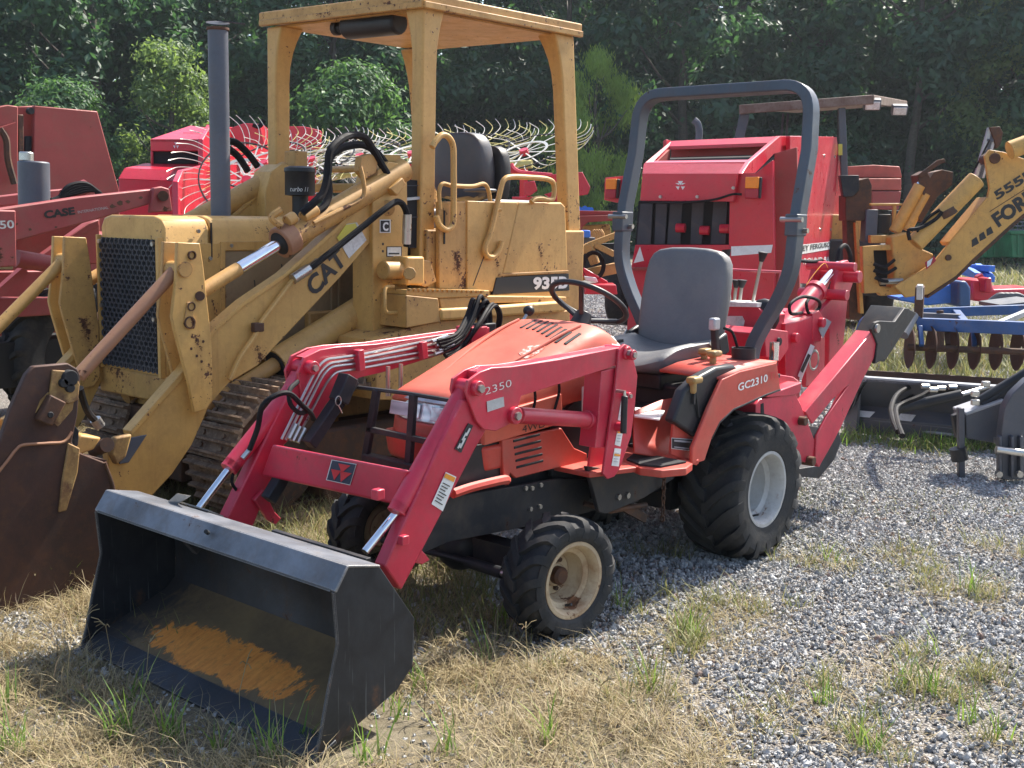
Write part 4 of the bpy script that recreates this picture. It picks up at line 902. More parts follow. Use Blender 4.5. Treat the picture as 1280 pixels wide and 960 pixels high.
# ---- roll bar
def ctl(s): return [(-.28, s*.285, .80), (-.28, s*.300, .93), (-.28, s*.345, 1.03), (-.28, s*.425, 1.17), (-.28, s*.478, 1.31), (-.285, s*.488, 1.46), (-.385, s*.49, 1.80)]
top = rounded([V((-.38, -.487, 1.86)), V((-.40, -.475, 2.155)), V((-.40, .475, 2.155)), V((-.38, .487, 1.86))], .24, 8, closed=False)
path = catmull([V(p) for p in ctl(-1)[:-1]], 5)[:-1]+[V((-.31, -.489, 1.60))]+top+[V((-.31, .489, 1.60))]+catmull([V(p) for p in ctl(1)[:-1]], 5)[::-1][1:]
MB().sweep(path, .078, .052, V((1, 0, .12))).build('roll_bar', M['rops'], T, bevel=.006)
for s in (1, -1):
    hb_ = MB().box((-.285, s*.488, 1.515), (.10, .064, .10)).build('roll_bar_hinge', M['rops'], T, bevel=.006)
    for dy in (.05,):
        MB().cyl((-.24, s*.488-.055, 1.54), (-.24, s*.488+.055, 1.54), .012, seg=10).cyl((-.30, s*.488-.055, 1.49), (-.30, s*.488+.055, 1.49), .012, seg=10).build('hinge_bolt', M['steel'], hb_)
    MB().box((-.28, s*.35, .80), (.16, .12, .02)).build('roll_bar_foot', M['black_metal'], T, bevel=.003)
decal([V((-.250, -.488, 1.36)), V((-.250, -.458, 1.36)), V((-.252, -.465, 1.43)), V((-.252, -.495, 1.43))], M['paper'], T, nrm=(1, 0, .1))
p = W.Y(967, 450, .42); MB().cyl(p, p+V((0, 0, .085)), .022, seg=18).build('chrome_filter', M['chrome'], T)
slab([(935, 452), (972, 452), (972, 457), (935, 458)], .45, .12).build('rear_deck', M['black_metal'], T)
# ---- backhoe
yb = .14
def bp(name, pts, y, th, mat='red', parent=None, bev=.004): return slab(pts, y, th).build(name, M[mat], parent or T, bevel=bev)
bp('backhoe_boom', [(982, 405), (1000, 401), (1017, 394), (1019, 429), (1011, 440), (1000, 466), (1000, 512), (985, 512), (982, 465)], yb+.06, .20)
bd = bp('backhoe_dipper', [(1051, 328), (1060, 325), (1070, 341), (1067, 352), (1060, 372), (1057, 403), (1052, 455), (1050, 486), (1036, 486), (1037, 412), (1029, 400), (1024, 392), (1043, 370), (1043, 358)], yb, .03)
MB().prism([p+V((0, -.14, 0)) for p in L([(1051, 328), (1060, 325), (1070, 341), (1067, 352), (1060, 372), (1057, 403), (1052, 455), (1050, 486), (1036, 486), (1037, 412), (1029, 400), (1024, 392), (1043, 370), (1043, 358)], W.Y, yb)], V((0, -.03, 0))).build('far_plate', M['red'], bd, bevel=.003)
bp('boom_link', [(1016, 392), (1024, 388), (1031, 400), (1026, 427), (1016, 427)], yb+.064, .21)
MB().prism(L([(1024, 425), (1037, 412), (1036, 486), (1022, 486)], W.Y, .0), V((0, -.1, 0))).build('inner_column', M['red'], T, bevel=.004)
for q, r in (((1063, 334), .026), ((1069, 346), .034), ((1053, 369), .030), ((1024, 403), .026), ((991, 422), .026)):
    p = W.Y(*q, yb+.06); MB().cyl(p-V((0, .26, 0)), p+V((0, .03, 0)), r).build('pivot_pin', M['red'], T, bevel=.003)
bp('swing_bracket', [(956, 418), (963, 411), (985, 414), (986, 436), (975, 452), (958, 446)], yb+.14, .28)
p = W.Y(973, 427, yb+.142); MB().cyl(p, p+V((0, .01, 0)), .02, seg=16).build('swing_pin', M['dark'], T)
bc = cylinder(W.Y(978, 413, .10), W.Y(1048, 331, .10), W.Y(1021, 362, .10), .052, .024, T, nm='dipper_cylinder', ring=.008)
cylinder(W.Y(1000, 418, -.05), W.Y(1022, 384, -.05), W.Y(1014, 398, -.05), .045, .02, T, nm='boom_cylinder')
hose([W.Y(1002, 391, .16), W.Y(989, 392, .2), W.Y(988, 380, .2), W.Y(1003, 371, .2), W.Y(1022, 375, .2), W.Y(1024, 385, .18), W.Y(1012, 392, .18), W.Y(1008, 380, .17), W.Y(1012, 372, .15)], .009, T)
hose([W.Y(1046, 345, .02), W.Y(1040, 365, .0), W.Y(1038, 385, .0), W.Y(1034, 400, .0)], .016, T)
hose([W.Y(1046, 328, .02), W.Y(1050, 312, .02), W.Y(1057, 307, .02), W.Y(1063, 320, .02), W.Y(1062, 330, .02)], .013, T)
hose([W.Y(1000, 326, .0), W.Y(1015, 327, .0), W.Y(1028, 325, .0)], .010, T)
hose([W.Y(1008, 356, .1), W.Y(1018, 342, .1), W.Y(1030, 329, .1), W.Y(1035, 335, .08)], .0022, T, 'amber_print', 3, 4, 'twine')
cq = [(1019, 432), (1016, 429), (996, 468), (1001, 473)]; decal(L([(1013, 430), (1018, 433), (1002, 474), (997, 470)], W.Y, yb+.0635), M['white'], T)
decal(L([(1010, 442), (1013, 444), (1003, 466), (1000, 463)], W.Y, yb+.0658), M['ink'], T)
c_ = W.Y(1017, 450, yb-.01); MB().lathe(c_, (0, 1, 0), [(.05, 0), (.06, .004), (.05, .008), (.045, .004)], 24, closed=True).build('hose_ring', M['line'], T)
cq = [(1030, 398), (1038, 405), (1026, 424), (1024, 412)]; decal(L([(1030, 397), (1039, 402), (1028, 423), (1023, 412)], W.Y, yb+.068), M['silver'], T)
# red frame and stabiliser
bp('backhoe_frame', [(945, 506), (950, 499), (994, 492), (1001, 505), (1022, 560), (1024, 574), (1015, 583), (996, 572), (962, 556), (944, 540)], .46, .92)
bp('frame_pocket', [(951, 505), (955, 503), (956, 522), (951, 524)], .462, .01, 'dark')
bp('frame_shelf', [(957, 494), (975, 488), (1002, 478), (1001, 490), (994, 494), (960, 497)], .47, .8)
bp('frame_wing', [(973, 468), (975, 487), (1001, 478), (992, 471)], .40, .02)
stl = bp('stabiliser_leg', [(1007, 515), (1090, 415), (1096, 430), (1092, 449), (1078, 476), (1050, 537), (1040, 556), (1024, 584), (1019, 577), (1021, 545), (1033, 521), (1060, 482), (1040, 500), (1016, 530)], .47, .012, 'red', None)
MB().prism(L([(1007, 514), (1090, 414), (1091, 419), (1010, 520)], W.Y, .456), V((0, -.09, 0))).build('leg_flange', M['red'], stl, bevel=.003)
MB().prism(L([(1096, 430), (1092, 449), (1078, 476), (1050, 537), (1024, 584), (1022, 580), (1047, 535), (1088, 449)], W.Y, .456), V((0, -.09, 0))).build('leg_flange', M['red'], stl, bevel=.003)
for q, r in (((1002, 526), .022), ((1012, 576), .024)):
    p = W.Y(*q, .47); MB().cyl(p-V((0, .1, 0)), p+V((0, .025, 0)), r).build('pivot_pin', M['rust'], stl, bevel=.003)
pd_ = bp('stabiliser_pad', [(1090, 412), (1094, 403), (1100, 401), (1119, 402), (1131, 385), (1138, 386), (1107, 448), (1094, 455), (1097, 430)], .48, .02, 'black_metal')
MB().prism(L([(1120, 402), (1131, 384), (1146, 391), (1106, 452), (1098, 452)], W.Y, .455), V((0, -.20, 0))).build('pad_plate', M['black_metal'], pd_, bevel=.004)
MB().cyl(W.Y(1142, 394, .36), W.Y(1129, 419, .36), .030, seg=16).build('pad_roller', M['stack'], pd_)
p = W.Y(1095.5, 410.5, .482); MB().cyl(p, p+V((0, .012, 0)), .024, seg=16).build('pad_pin', M['steel'], pd_)
MB().prism(L([(998, 586), (1024, 582), (1048, 537), (1052, 552), (1043, 575), (1024, 598), (1000, 596)], W.Y, .35), V((0, -.6, 0))).build('backhoe_bucket', M['bucket'], T, bevel=.004)
# backhoe control tower behind the seat
cx_ = -.62
tw = MB().prism(L([(897, 383), (946, 383), (958, 395), (950, 470), (893, 474), (893, 400)], W.X, cx_), V((-.2, 0, 0))).build('control_tower', M['red'], T, bevel=.004)
MB().prism(L([(897, 377), (946, 379), (946, 384), (897, 383)], W.X, cx_+.02), V((-.2, 0, 0))).build('tower_top', M['paper'], tw)
for cq in ([(899, 395), (928, 395), (931, 401), (929, 411), (900, 412)], [(898, 414), (908, 414), (906, 432), (897, 433)], [(909, 413), (918, 414), (916, 436), (907, 434)]): decal(L(cq, W.X, cx_+.002), M['paper'], tw, nrm=(1, 0, 0))
for a, b in (((912, 375), (908, 312)), ((918, 375), (921, 350)), ((925, 375), (928, 350)), ((941, 378), (954, 315))):
    A_, B_ = W.X(*a, cx_-.1), W.X(*b, cx_-.1); MB().cyl(A_, B_, .009, seg=8).build('lever', M['line'], tw)
    kk = .05 if a[0] in (912, 941) else .04; d_ = (B_-A_).normalized(); MB().cyl(B_-d_*kk, B_, .012, .026, seg=12).build('lever_grip', M['black_plastic'], tw)
MB().tube([W.X(908, 337, cx_-.12), W.X(976, 340, cx_-.12), W.X(968, 378, cx_-.12)], .008, 6).build('guard_wire', M['red'], tw)
MB().ball(W.X(955, 395, cx_-.06), .09, (.5, 1, 1)).build('work_lamp_back', M['black_plastic'], tw, smooth=70)
hose([W.X(1003, 270+0, -.5), W.X(1004, 300, -.5), W.X(1003, 330, -.5)], .012, T) if False else None
# ================================================================= YELLOW CRAWLER LOADER
K = thing('crawler_loader', 'large weathered yellow tracked loader with canopy and exhaust stack behind the small tractor', 'track loader', (0, -2.17, 0))
YC = -2.17
YM = -2.03
def mir(pts): return [V((p[0], 2*YM-p[1], p[2])) for p in pts]
def kp(name, pts, y, th, mat='cat', bev=.005, par=None): return slab(pts, y, th).build(name, M[mat], par or K, bevel=bev)
# ---- hood and radiator guard
hy0, hy1 = -1.905, -2.475
MB().loft([[V((x, hy0+.0, .70)), V((x, hy0, 1.44)), V((x, hy0-.03, 1.487)), V((x, hy0-.09, 1.50)), V((x, hy1+.09, 1.50)), V((x, hy1+.03, 1.487)), V((x, hy1, 1.44)), V((x, hy1, .70))] for x in (1.50, 1.24)]).build('hood_nose', M['cat'], K, bevel=.012)
MB().loft([[V((x, hy0+.003, .95)), V((x, hy0+.003, 1.44)), V((x, hy0-.027, 1.49)), V((x, hy0-.09, 1.504)), V((x, hy1+.09, 1.504)), V((x, hy1+.03, 1.49)), V((x, hy1, 1.44)), V((x, hy1, .95))] for x in (1.232, .30)]).build('hood', M['cat'], K, bevel=.012)
kp('side_door', [(245, 304), (280, 304), (280, 420), (247, 440)], hy0+.009, .008, 'cat', .002)
kp('side_screen', [(282, 314), (470, 312), (470, 420), (360, 470), (282, 420)], hy0+.006, .008, 'catdust', .002)
kp('screen_frame', [(276, 302), (476, 300), (476, 312), (282, 313), (282, 430), (276, 430)], hy0+.014, .008, 'cat', .002)
for a, b in (((415, 318), (415, 440)), ((424, 330), (424, 440))): MB().beam(W.Y(*a, hy0+.012), W.Y(*b, hy0+.012), .012, .014).build('screen_rib', M['catdust'], K)
for a, b in (((303, 370), (310, 396)), ((318, 350), (322, 395)), ((352, 330), (356, 366)), ((372, 322), (368, 356))): MB().beam(W.Y(*a, hy0+.010), W.Y(*b, hy0+.010), .004, .004).build('screen_scratch', M['ink'], K)
for q in ((247, 289), (239, 306), (262, 323), (288, 307), (268, 355)): p = W.Y(*q, hy0+.006); MB().cyl(p, p+V((0, .012, 0)), .010, seg=8).build('hood_bolt', M['steel'], K)
mb = MB(); mb.beam((1.235, hy0+.006, 1.29), (1.235, hy0+.006, 1.47), .006, .01); mb.build('hood_seam', M['ink'], K)
# radiator guard frame and honeycomb
gxf = 1.503
g0, g1, gz0, gz1 = -2.465, -1.935, .735, 1.385
MB().prism([(gxf, g0, gz0), (gxf, g1, gz0), (gxf, g1, gz1), (gxf, g0, gz1)], (.004, 0, 0)).build('radiator', M['dark'], K)
mb = MB(); s = .0165
for i in range(-1, 14):
    for j in range(-1, 26):
        cy = g0+.02+i*s*3/1.0*.83; cz = gz0+.015+j*s*1.5; cy += (j % 2)*s*1.245
        if not (g0+.012 < cy < g1-.012 and gz0+.012 < cz < gz1-.012): continue
        pts = [V((gxf+.016, cy+s*.83*math.cos(rad(60*k+90)), cz+s*.96*math.sin(rad(60*k+90)))) for k in range(6)]
        for a, b in ((0, 1), (1, 2), (2, 3)): mb.beam(pts[a], pts[b], .006, .008, up=(1, 0, 0))
        for a, b in ((3, 4), (4, 5), (5, 0)):
            mb.beam(pts[a], pts[b], .006, .008, up=(1, 0, 0)) if (i == -1 or j == 0) else None
mb.build('grille', M['cutter'], K, smooth=0, recalc=False)
for a, b, c_, d in ((g0-.014, g0, gz0-.02, gz1+.014), (g1, g1+.026, gz0-.02, gz1+.014)): MB().box((gxf+.012, (a+b)/2, (c_+d)/2), (.03, b-a, d-c_)).build('grille_frame', M['cat'], K, bevel=.004)
for y, z in ((g0+.02, gz1-.02), (g1-.02, gz1-.02), (g0+.025, 1.04), (g1-.025, 1.0)): MB().cyl((gxf+.02, y, z), (gxf+.032, y, z), .012, seg=6).build('grille_bolt', M['steel'], K)
# lower nose, crossbeam
MB().box((1.46, YC, .655), (.10, .70, .135)).build('front_beam', M['cat2'], K, bevel=.012)
MB().box((.9, YC, .60), (1.0, .52, .5)).box((-.3, YC, .70), (1.9, .62, .6)).build('engine_frame', M['cat2'], K, bevel=.01)
MB().box((1.2, YC, .36), (.5, .6, .34)).box((.4, YC, .45), (1.2, .5, .3)).build('belly_guard', M['rust'], K, bevel=.01)
# ---- bellcranks, links, lift arms (near side traced, far side mirrored)
bell = L([(222, 303), (250, 304), (254, 330), (265, 430), (266, 500), (258, 512), (243, 516), (236, 480), (219, 415), (215, 396), (220, 350)], W.Y, -1.47)
arm = L([(466, 243), (420, 289), (355, 347), (305, 381), (270, 412), (230, 468), (164, 543), (134, 560), (138, 614), (188, 622), (215, 593), (240, 556), (262, 506), (287, 478), (322, 457), (360, 416), (425, 347), (467, 298)], W.Y, -1.525)
link0, link1 = W.Y(221, 336, -1.53), W.Y(98, 470, -1.53)
tc0, tc1, tcm = W.Y(236, 374, -1.53), W.Y(505, 212, -1.53), W.Y(352, 303, -1.53)
for far in (0, 1):
    F_ = mir if far else (lambda q: q)
    s = -1 if not far else 1
    bc_ = MB().prism(F_(bell), V((0, s*.022, 0))).build('bellcrank', M['cat' if not far else 'cat'], K, bevel=.004)
    MB().prism([p+V((0, s*.11, 0)) for p in F_(bell)], V((0, s*.022, 0))).build('inner_plate', M['cat2'], bc_, bevel=.004)
    am = MB().prism(F_(arm), V((0, s*.045, 0))).build('lift_arm', M['cat'], K, bevel=.004)
    fl = [p+V((0, -s*.002, 0)) for p in F_(L([(466, 238), (420, 284), (355, 342), (305, 376), (268, 408), (228, 464), (163, 539), (165, 545), (232, 470), (271, 413), (306, 382), (356, 348), (421, 290), (467, 245)], W.Y, -1.515))]
    MB().prism(fl, V((0, s*.07, 0))).build('arm_flange', M['cat'], am, bevel=.003)
    a, b = F_([link0, link1]); MB().cyl(a, b, .030, seg=16).build('bucket_link', M['rustpipe' if not far else 'cat2'], K)
    MB().cyl(a-V((0, .07, 0)), a+V((0, .07, 0)), .035, seg=14).build('link_pin', M['cat2'], K)
    a, b, m = F_([tc0, tc1, tcm]); d = (m-a).normalized()
    mid = a+(m-a)*.52
    tb = MB().cyl(m, b, .062, seg=22).build('tilt_cylinder', M['cat2'], K)
    MB().cyl(m-d*.012, m+d*.07, .080, seg=22).build('gland', M['rustpipe'], tb, bevel=.006); MB().cyl(m-d*.016, m-d*.013, .058, seg=22).build('gland_bore', M['dark'], tb)
    MB().cyl(a, mid, .033, .033, seg=16).build('rod_lower', M['cat2'], tb); MB().cyl(mid, m, .030, seg=16).build('rod', M['chrome'], tb)
    a, b = F_([W.Y(345, 455, -1.70), W.Y(475, 372, -1.70)]); MB().cyl(a, b, .078, seg=22).build('lift_cylinder', M['cat'], K); dd = (b-a).normalized()
    MB().cyl(a-dd*.005, a+dd*.0, .07, seg=22).build('cylinder_mouth', M['dark'], K); MB().cyl(a-dd*.5, a, .04, seg=14).build('lift_rod', M['cat2'], K)
# near bellcrank details
def ring_mark(q, y, r, mat='rust'):
    c = W.Y(*q, y); return MB().lathe(c, (0, 1, 0), [(r*.78, .0), (r*.78, .012), (r, .012), (r, 0)], 20).build('pin_collar', M[mat], K)
ring_mark((239, 319), -1.47, .020); ring_mark((236, 403), -1.47, .028); ring_mark((238, 383), -1.47, .020)
MB().prism(L([(233, 378), (241, 376), (243, 384), (240, 392), (245, 402), (242, 411), (233, 411), (229, 403)], W.Y, -1.4695), V((0, .006, 0))).build('pin_keeper', M['cat2'], K, bevel=.004)
MB().cyl(W.Y(250, 370, -1.50), W.Y(250, 370, -1.455), .022, seg=12).build('tilt_pin', M['rust'], K)
for q in ((240, 421), (247, 425), (254, 427), (239, 436), (252, 452), (246, 445), (236, 333)): decal([W.Y(q[0]+dx*1.4, q[1]+dy*1.6, -1.4695) for dx, dy in ((-1, -1), (.6, -1.2), (1.1, .2), (.2, 1.1), (-.9, .8))], M['rust'], K, 'rust_spot', nrm=(0, 1, 0))
# arm hydraulic pipe and hose with fitting
hose([W.Y(287, 475, -1.50), W.Y(300, 447, -1.50), W.Y(317, 422, -1.50), W.Y(325, 405, -1.50), W.Y(345, 378, -1.50), W.Y(362, 355, -1.50), W.Y(371, 347, -1.50)], .014, K, 'cat', nm='arm_pipe')
hose([W.Y(376, 344, -1.49), W.Y(392, 332, -1.48), W.Y(425, 306, -1.46), W.Y(455, 282, -1.44), W.Y(480, 262, -1.42), W.Y(497, 252, -1.42), W.Y(507, 262, -1.42), W.Y(510, 285, -1.42), W.Y(508, 308, -1.44)], .017, K)
MB().cyl(W.Y(366, 349, -1.49), W.Y(386, 336, -1.49), .026, seg=12).cyl(W.Y(386, 336, -1.49), W.Y(398, 327, -1.49), .021, seg=12).build('hose_coupling', M['line'], K)
MB().box(W.Y(322, 409, -1.50), (.06, .03, .045)).build('pipe_clamp', M['rust'], K, bevel=.006)
MB().cyl(W.Y(509, 268, -1.42), W.Y(508, 305, -1.43), .024, seg=12).build('hose_guard', M['line'], K)
# lettering on the arm
ar = (W.Y(425, 316, -1.525)-W.Y(383, 365, -1.525))
text_box('CAT', W.Y(391.5, 371.5, -1.525), W.Y(433, 327, -1.525), W.Y(379, 355, -1.525), M['ink'], K, bold=.035, lift=.003)
cq = [(434, 282), (444, 280), (456, 300), (436, 323), (421, 298)]; decal(L([(433, 280), (446, 278), (458, 300), (436, 323), (421, 297)], W.Y, -1.5238), M['paper'], K)
my, nt_, bs_ = NM('yellow_tape'); bs_.inputs['Base Color'].default_value = (.62, .55, .08, 1)
decal(L([(432, 281), (444, 279), (447, 286), (426, 305), (421, 297)], W.Y, -1.5215), my, K)
# ---- tilt-cylinder pipework and big hose arch on top of the hood
for q in ((358, 277), (378, 272), (385, 268)): MB().cyl(W.Y(*q, -1.50), W.Y(q[0]+10, q[1]-6, -1.50), .03, seg=12).build('pipe_union', M['cat2'], K, bevel=.004)
hose([W.Y(392, 279, -1.46), W.Y(420, 265, -1.45), W.Y(446, 252, -1.45), W.Y(455, 243, -1.45), W.Y(454, 225, -1.45), W.Y(450, 208, -1.46)], .012, K, 'cat2', nm='steel_pipe')
hose([W.Y(377, 266, -1.48), W.Y(394, 252, -1.45), W.Y(404, 240, -1.45), W.Y(410, 215, -1.45), W.Y(412, 190, -1.45), W.Y(425, 175, -1.47), W.Y(440, 169, -1.5), W.Y(456, 172, -1.5), W.Y(468, 190, -1.5), W.Y(482, 214, -1.5), W.Y(491, 226, -1.5)], .020, K)
hose([W.Y(390, 268, -1.50), W.Y(405, 258, -1.50), W.Y(411, 240, -1.52), W.Y(409, 215, -1.55), W.Y(414, 195, -1.58), W.Y(430, 184, -1.6), W.Y(452, 181, -1.6), W.Y(470, 190, -1.58), W.Y(486, 210, -1.55), W.Y(497, 224, -1.52)], .020, K)
hose([W.Y(352, 283, -1.5), W.Y(340, 272, -1.52), W.Y(352, 262, -1.5)], .02, K, 'cat2', nm='pipe_elbow')
# far side hoses behind the exhaust
hose([W.Y(322, 208, -2.85), W.Y(310, 192, -2.85), W.Y(296, 179, -2.85), W.Y(286, 176, -2.85)], .022, K)
hose([W.Y(310, 214, -2.80), W.Y(298, 196, -2.80), W.Y(286, 186, -2.80)], .022, K)
# ---- loader tower beside the cab, and its cap
tw_ = kp('loader_tower', [(466, 240), (474, 212), (487, 202), (503, 205), (509, 225), (510, 310), (509, 428), (466, 428)], -1.50, .16)
MB().prism(mir(L([(466, 240), (474, 212), (487, 202), (503, 205), (509, 225), (509, 428), (466, 428)], W.Y, -1.50)), V((0, .16, 0))).build('loader_tower', M['cat'], K, bevel=.005)
kp('tower_ear', [(452, 196), (462, 192), (474, 196), (470, 216), (458, 224), (450, 214)], -1.50, .05, 'cat2')
kp('tower_ear', [(481, 193), (501, 194), (504, 228), (482, 226)], -1.58, .04, 'cat')
kp('tilt_pin_cap', [(488, 236), (503, 222), (508, 230), (497, 245)], -1.45, .06, 'cat2')
MB().cyl(W.Y(484, 260, -1.51), W.Y(484, 260, -1.49), .042, seg=24).build('tower_boss', M['cat2'], K, bevel=.004)
decal(L([(474.5, 274.5), (488, 274.5), (488, 291), (474.5, 291)], W.Y, -1.4995), M['white'], K); decal(L([(475.7, 275.7), (486.8, 275.7), (486.8, 289.8), (475.7, 289.8)], W.Y, -1.4975), M['ink'], K)
text_box('C', W.Y(478, 288, -1.4955), W.Y(485, 288, -1.4955), W.Y(478, 278, -1.4955), M['white'], K, bold=.04)
decal(L([(483, 308), (502, 308), (502, 321), (483, 321)], W.Y, -1.4995), M['ink'], K); decal(L([(484, 309), (501, 309), (501, 320), (484, 320)], W.Y, -1.4975), M['paper'], K)
decal(L([(486, 316), (499, 316), (499, 318), (486, 318)], W.Y, -1.4955), M['ink'], K)
for q in ((478.5, 305), (478.5, 314)): decal(L([(q[0]-1, q[1]-1.5), (q[0]+1, q[1]-1.5), (q[0]+1, q[1]+1.5), (q[0]-1, q[1]+1.5)], W.Y, -1.4995), M['ink'], K)
# valve assembly, grab loop
MB().cyl(W.Y(478, 338, -1.42), W.Y(503, 338, -1.42), .050, seg=20).build('valve_canister', M['cat2'], K, bevel=.008)
MB().box(W.Y(510, 338, -1.42), (.13, .12, .15)).build('valve_body', M['cat'], K, bevel=.012)
MB().cyl(W.Y(512, 342, -1.34), W.Y(512, 342, -1.30), .035, seg=8).build('valve_nut', M['cat2'], K, bevel=.004)
kp('valve_bracket', [(514, 322), (538, 326), (546, 352), (532, 359), (505, 352)], -1.40, .08, 'cat2')
hose([W.Y(492, 358, -1.40), W.Y(482, 360, -1.38), W.Y(481, 375, -1.37), W.Y(482, 389, -1.37), W.Y(492, 391, -1.37), W.Y(512, 390, -1.38)], .010, K, 'cat', nm='grab_loop')
MB().cyl(W.Y(511, 390, -1.38), W.Y(521, 389, -1.38), .020, seg=8).build('loop_nut', M['steel'], K)
ring = [W.Y(493+9*math.cos(t), 373+9*math.sin(t), -1.49) for t in [i*math.pi/8 for i in range(16)]]; MB().tube(ring, .006, 6, closed=True).build('inspection_ring', M['cat'], K)
# ---- operator platform
kp('step_box', [(508, 369), (548, 373), (551, 402), (508, 410)], -1.30, .25, 'cat2')
kp('step_tread', [(508, 362), (612, 363), (612, 370), (549, 373), (508, 369)], -1.32, .22, 'cat')
for k in range(16):
    a = W.Y(512+k*6, 363.5+k*.15, -1.318); MB().box(a+V((0, 0, .006)), (.02, .02, .012)).build('tread_tooth', M['cat2'], K)
kp('side_sill', [(549, 373), (612, 370), (708, 371), (708, 377), (613, 379), (612, 383), (552, 388)], -1.33, .20, 'cat')
kp('fender_rail', [(551, 386), (612, 383), (706, 376), (712, 384), (706, 390), (552, 401)], -1.29, .10, 'cat', .014)
kp('frame_side', [(470, 425), (510, 410), (552, 401), (712, 388), (716, 470), (600, 500), (470, 500)], -1.34, .30, 'cat2')
kp('cab_door', [(549, 252), (584, 252), (583, 363), (549, 361)], -1.435, .03, 'cat2')
MB().beam(W.Y(555, 263, -1.434), W.Y(555, 305, -1.434), .008, .012, up=(0, 1, 0)).build('door_slot', M['dark'], K)
kp('side_panel', [(584.5, 251), (648, 253), (627, 365), (584, 363.5)], -1.425, .03, 'cat')
kp('side_panel_seam', [(616, 290), (617, 290), (592, 357), (591, 357)], -1.4235, .003, 'ink', 0)
kp('engine_cover', [(649, 253), (702, 253), (707, 258), (710, 342), (628, 343)], -1.42, .03, 'cat', .01)
bl_ = kp('model_band', [(621, 347), (711, 342), (712, 363), (616, 368)], -1.418, .02, 'ink', .002)
text_box('935B', W.Y(666, 361, -1.4175), W.Y(709, 359.5, -1.4175), W.Y(666, 347, -1.4175), M['white'], K, bold=.045)
kp('cover_edge', [(626, 342), (711, 338), (711, 341.5), (624, 345)], -1.415, .02, 'cat2', .002)
kp('lower_panel', [(616, 368), (712, 363), (712, 372), (613, 371)], -1.421, .02, 'cat', .002)
MB().box((-.55, YC, 1.20), (1.4, 1.40, .50)).build('rear_body', M['cat2'], K, bevel=.01)
MB().box((.12, YC, 1.05), (.10, 1.2, .7)).build('dashboard_wall', M['black_metal'], K)
kp('cab_side_window', [(507, 224), (527, 226), (527, 310), (507, 310)], -1.53, .02, 'dark', 0)
MB().beam(W.Y(506, 249, -1.525), W.Y(527, 247, -1.525), .03, .015).build('console_rail', M['silver'], K)
for q0, q1 in (((508, 232), (526, 232)), ((508, 272), (526, 271))): MB().beam(W.Y(*q0, -1.527), W.Y(*q1, -1.527), .01, .004).build('console_line', M['cutter'], K)
# handrails
def rail(pts, y, r=.017, nm='handrail'): return hose([W.Y(a, b, y) for a, b in pts], r, K, 'cat', 5, 10, nm)
rail([(540, 184), (545, 176), (552, 169), (560, 171), (566, 182), (567, 205), (567, 260), (566, 280), (558, 287), (549, 281), (545, 270)], -1.40)
rail([(550, 262), (549, 240), (553, 230), (565, 232), (590, 233), (605, 230), (611, 240), (613, 258)], -1.44, .012)
rail([(626, 262), (622, 262), (620, 262)], -1.42, .01)
rail([(664, 253), (668, 249), (676, 248), (686, 250), (692, 246), (692, 230), (684, 224), (665, 222), (640, 221), (630, 225), (625, 240), (613, 290), (606, 310), (609, 320), (617, 321), (624, 312), (627, 302)], -1.405, .016)
# canopy posts: tapered box columns with curved gussets
zt = 2.63
def post(name, x0, x1, y0, y1, z0, z1, tx=0, gx=0, gy=0, wx=.019, wy=.019):
    """column leaning tx at the foot, curved gussets at its head towards gx / gy"""
    secs = []
    for t in (0, .3, .6, .80, .86, .91, .95, .98, 1.0):
        z = z0+(z1-z0)*t; g = max(0, (t-.80)/.20)**2.2; o = tx*(1-t)
        a0, a1, b0, b1 = x0+o, x1+o, y0, y1
        sh = .02*(1-t)
        if gx < 0: a0 -= wx*3.2*g
        if gx > 0: a1 += wx*3.2*g
        if gy < 0: b0 -= wy*3.2*g
        if gy > 0: b1 += wy*3.2*g
        secs.append([V((a0, b0, z)), V((a1, b0, z)), V((a1, b1, z)), V((a0, b1, z))])
    o = MB().loft(secs).build(name, M['cat'], K, bevel=.012, seg=3, smooth=40); return o
post('canopy_post', .055, .165, -1.585, -1.50, 1.00, zt, .01, -1, -1)
post('canopy_post', .055, .165, 2*YC+1.50, 2*YC+1.585, 1.00, zt, .01, -1, 1)
post('canopy_post', -1.13, -1.00, -1.585, -1.50, .98, zt, -.17, 1, -1)
post('canopy_post', -1.13, -1.00, 2*YC+1.50, 2*YC+1.585, .98, zt, -.17, 1, 1)
MB().prism([(.20, -1.47, zt+.0), (.20, 2*YC+1.47, zt+.03), (-1.22, 2*YC+1.47, zt+.05), (-1.17, -1.47, zt+.02)], (0, 0, .055)).build('canopy_roof', M['cat2'], K, bevel=.008)
MB().prism([(.13, -1.54, zt-.012), (.13, 2*YC+1.54, zt+.01), (-1.10, 2*YC+1.54, zt+.02), (-1.10, -1.54, zt)], (0, 0, -.012)).build('canopy_lining', M['cat'], K)
for p0, p1 in (((.19, -1.475, zt-.006), (.19, 2*YC+1.475, zt+.022)), ((.19, -1.475, zt-.006), (-1.17, -1.475, zt+.012))): MB().beam(p0, p1, .03, .035).build('roof_lip', M['cat2'], K, bevel=.004)
# reel of rolled blind / extinguisher under the roof
a, b = W.X(434, 34, .06), W.X(500, 28, .06)
MB().cyl(a, b, .070, .066, seg=18).build('air_cleaner', M['black_plastic'], K, bevel=.015); MB().cyl(a+(a-b)*.22, a, .028, seg=12).cyl(a+(a-b)*.25, a+(a-b)*.16, .042, seg=12).build('air_cleaner_neck', M['black_plastic'], K, bevel=.005)
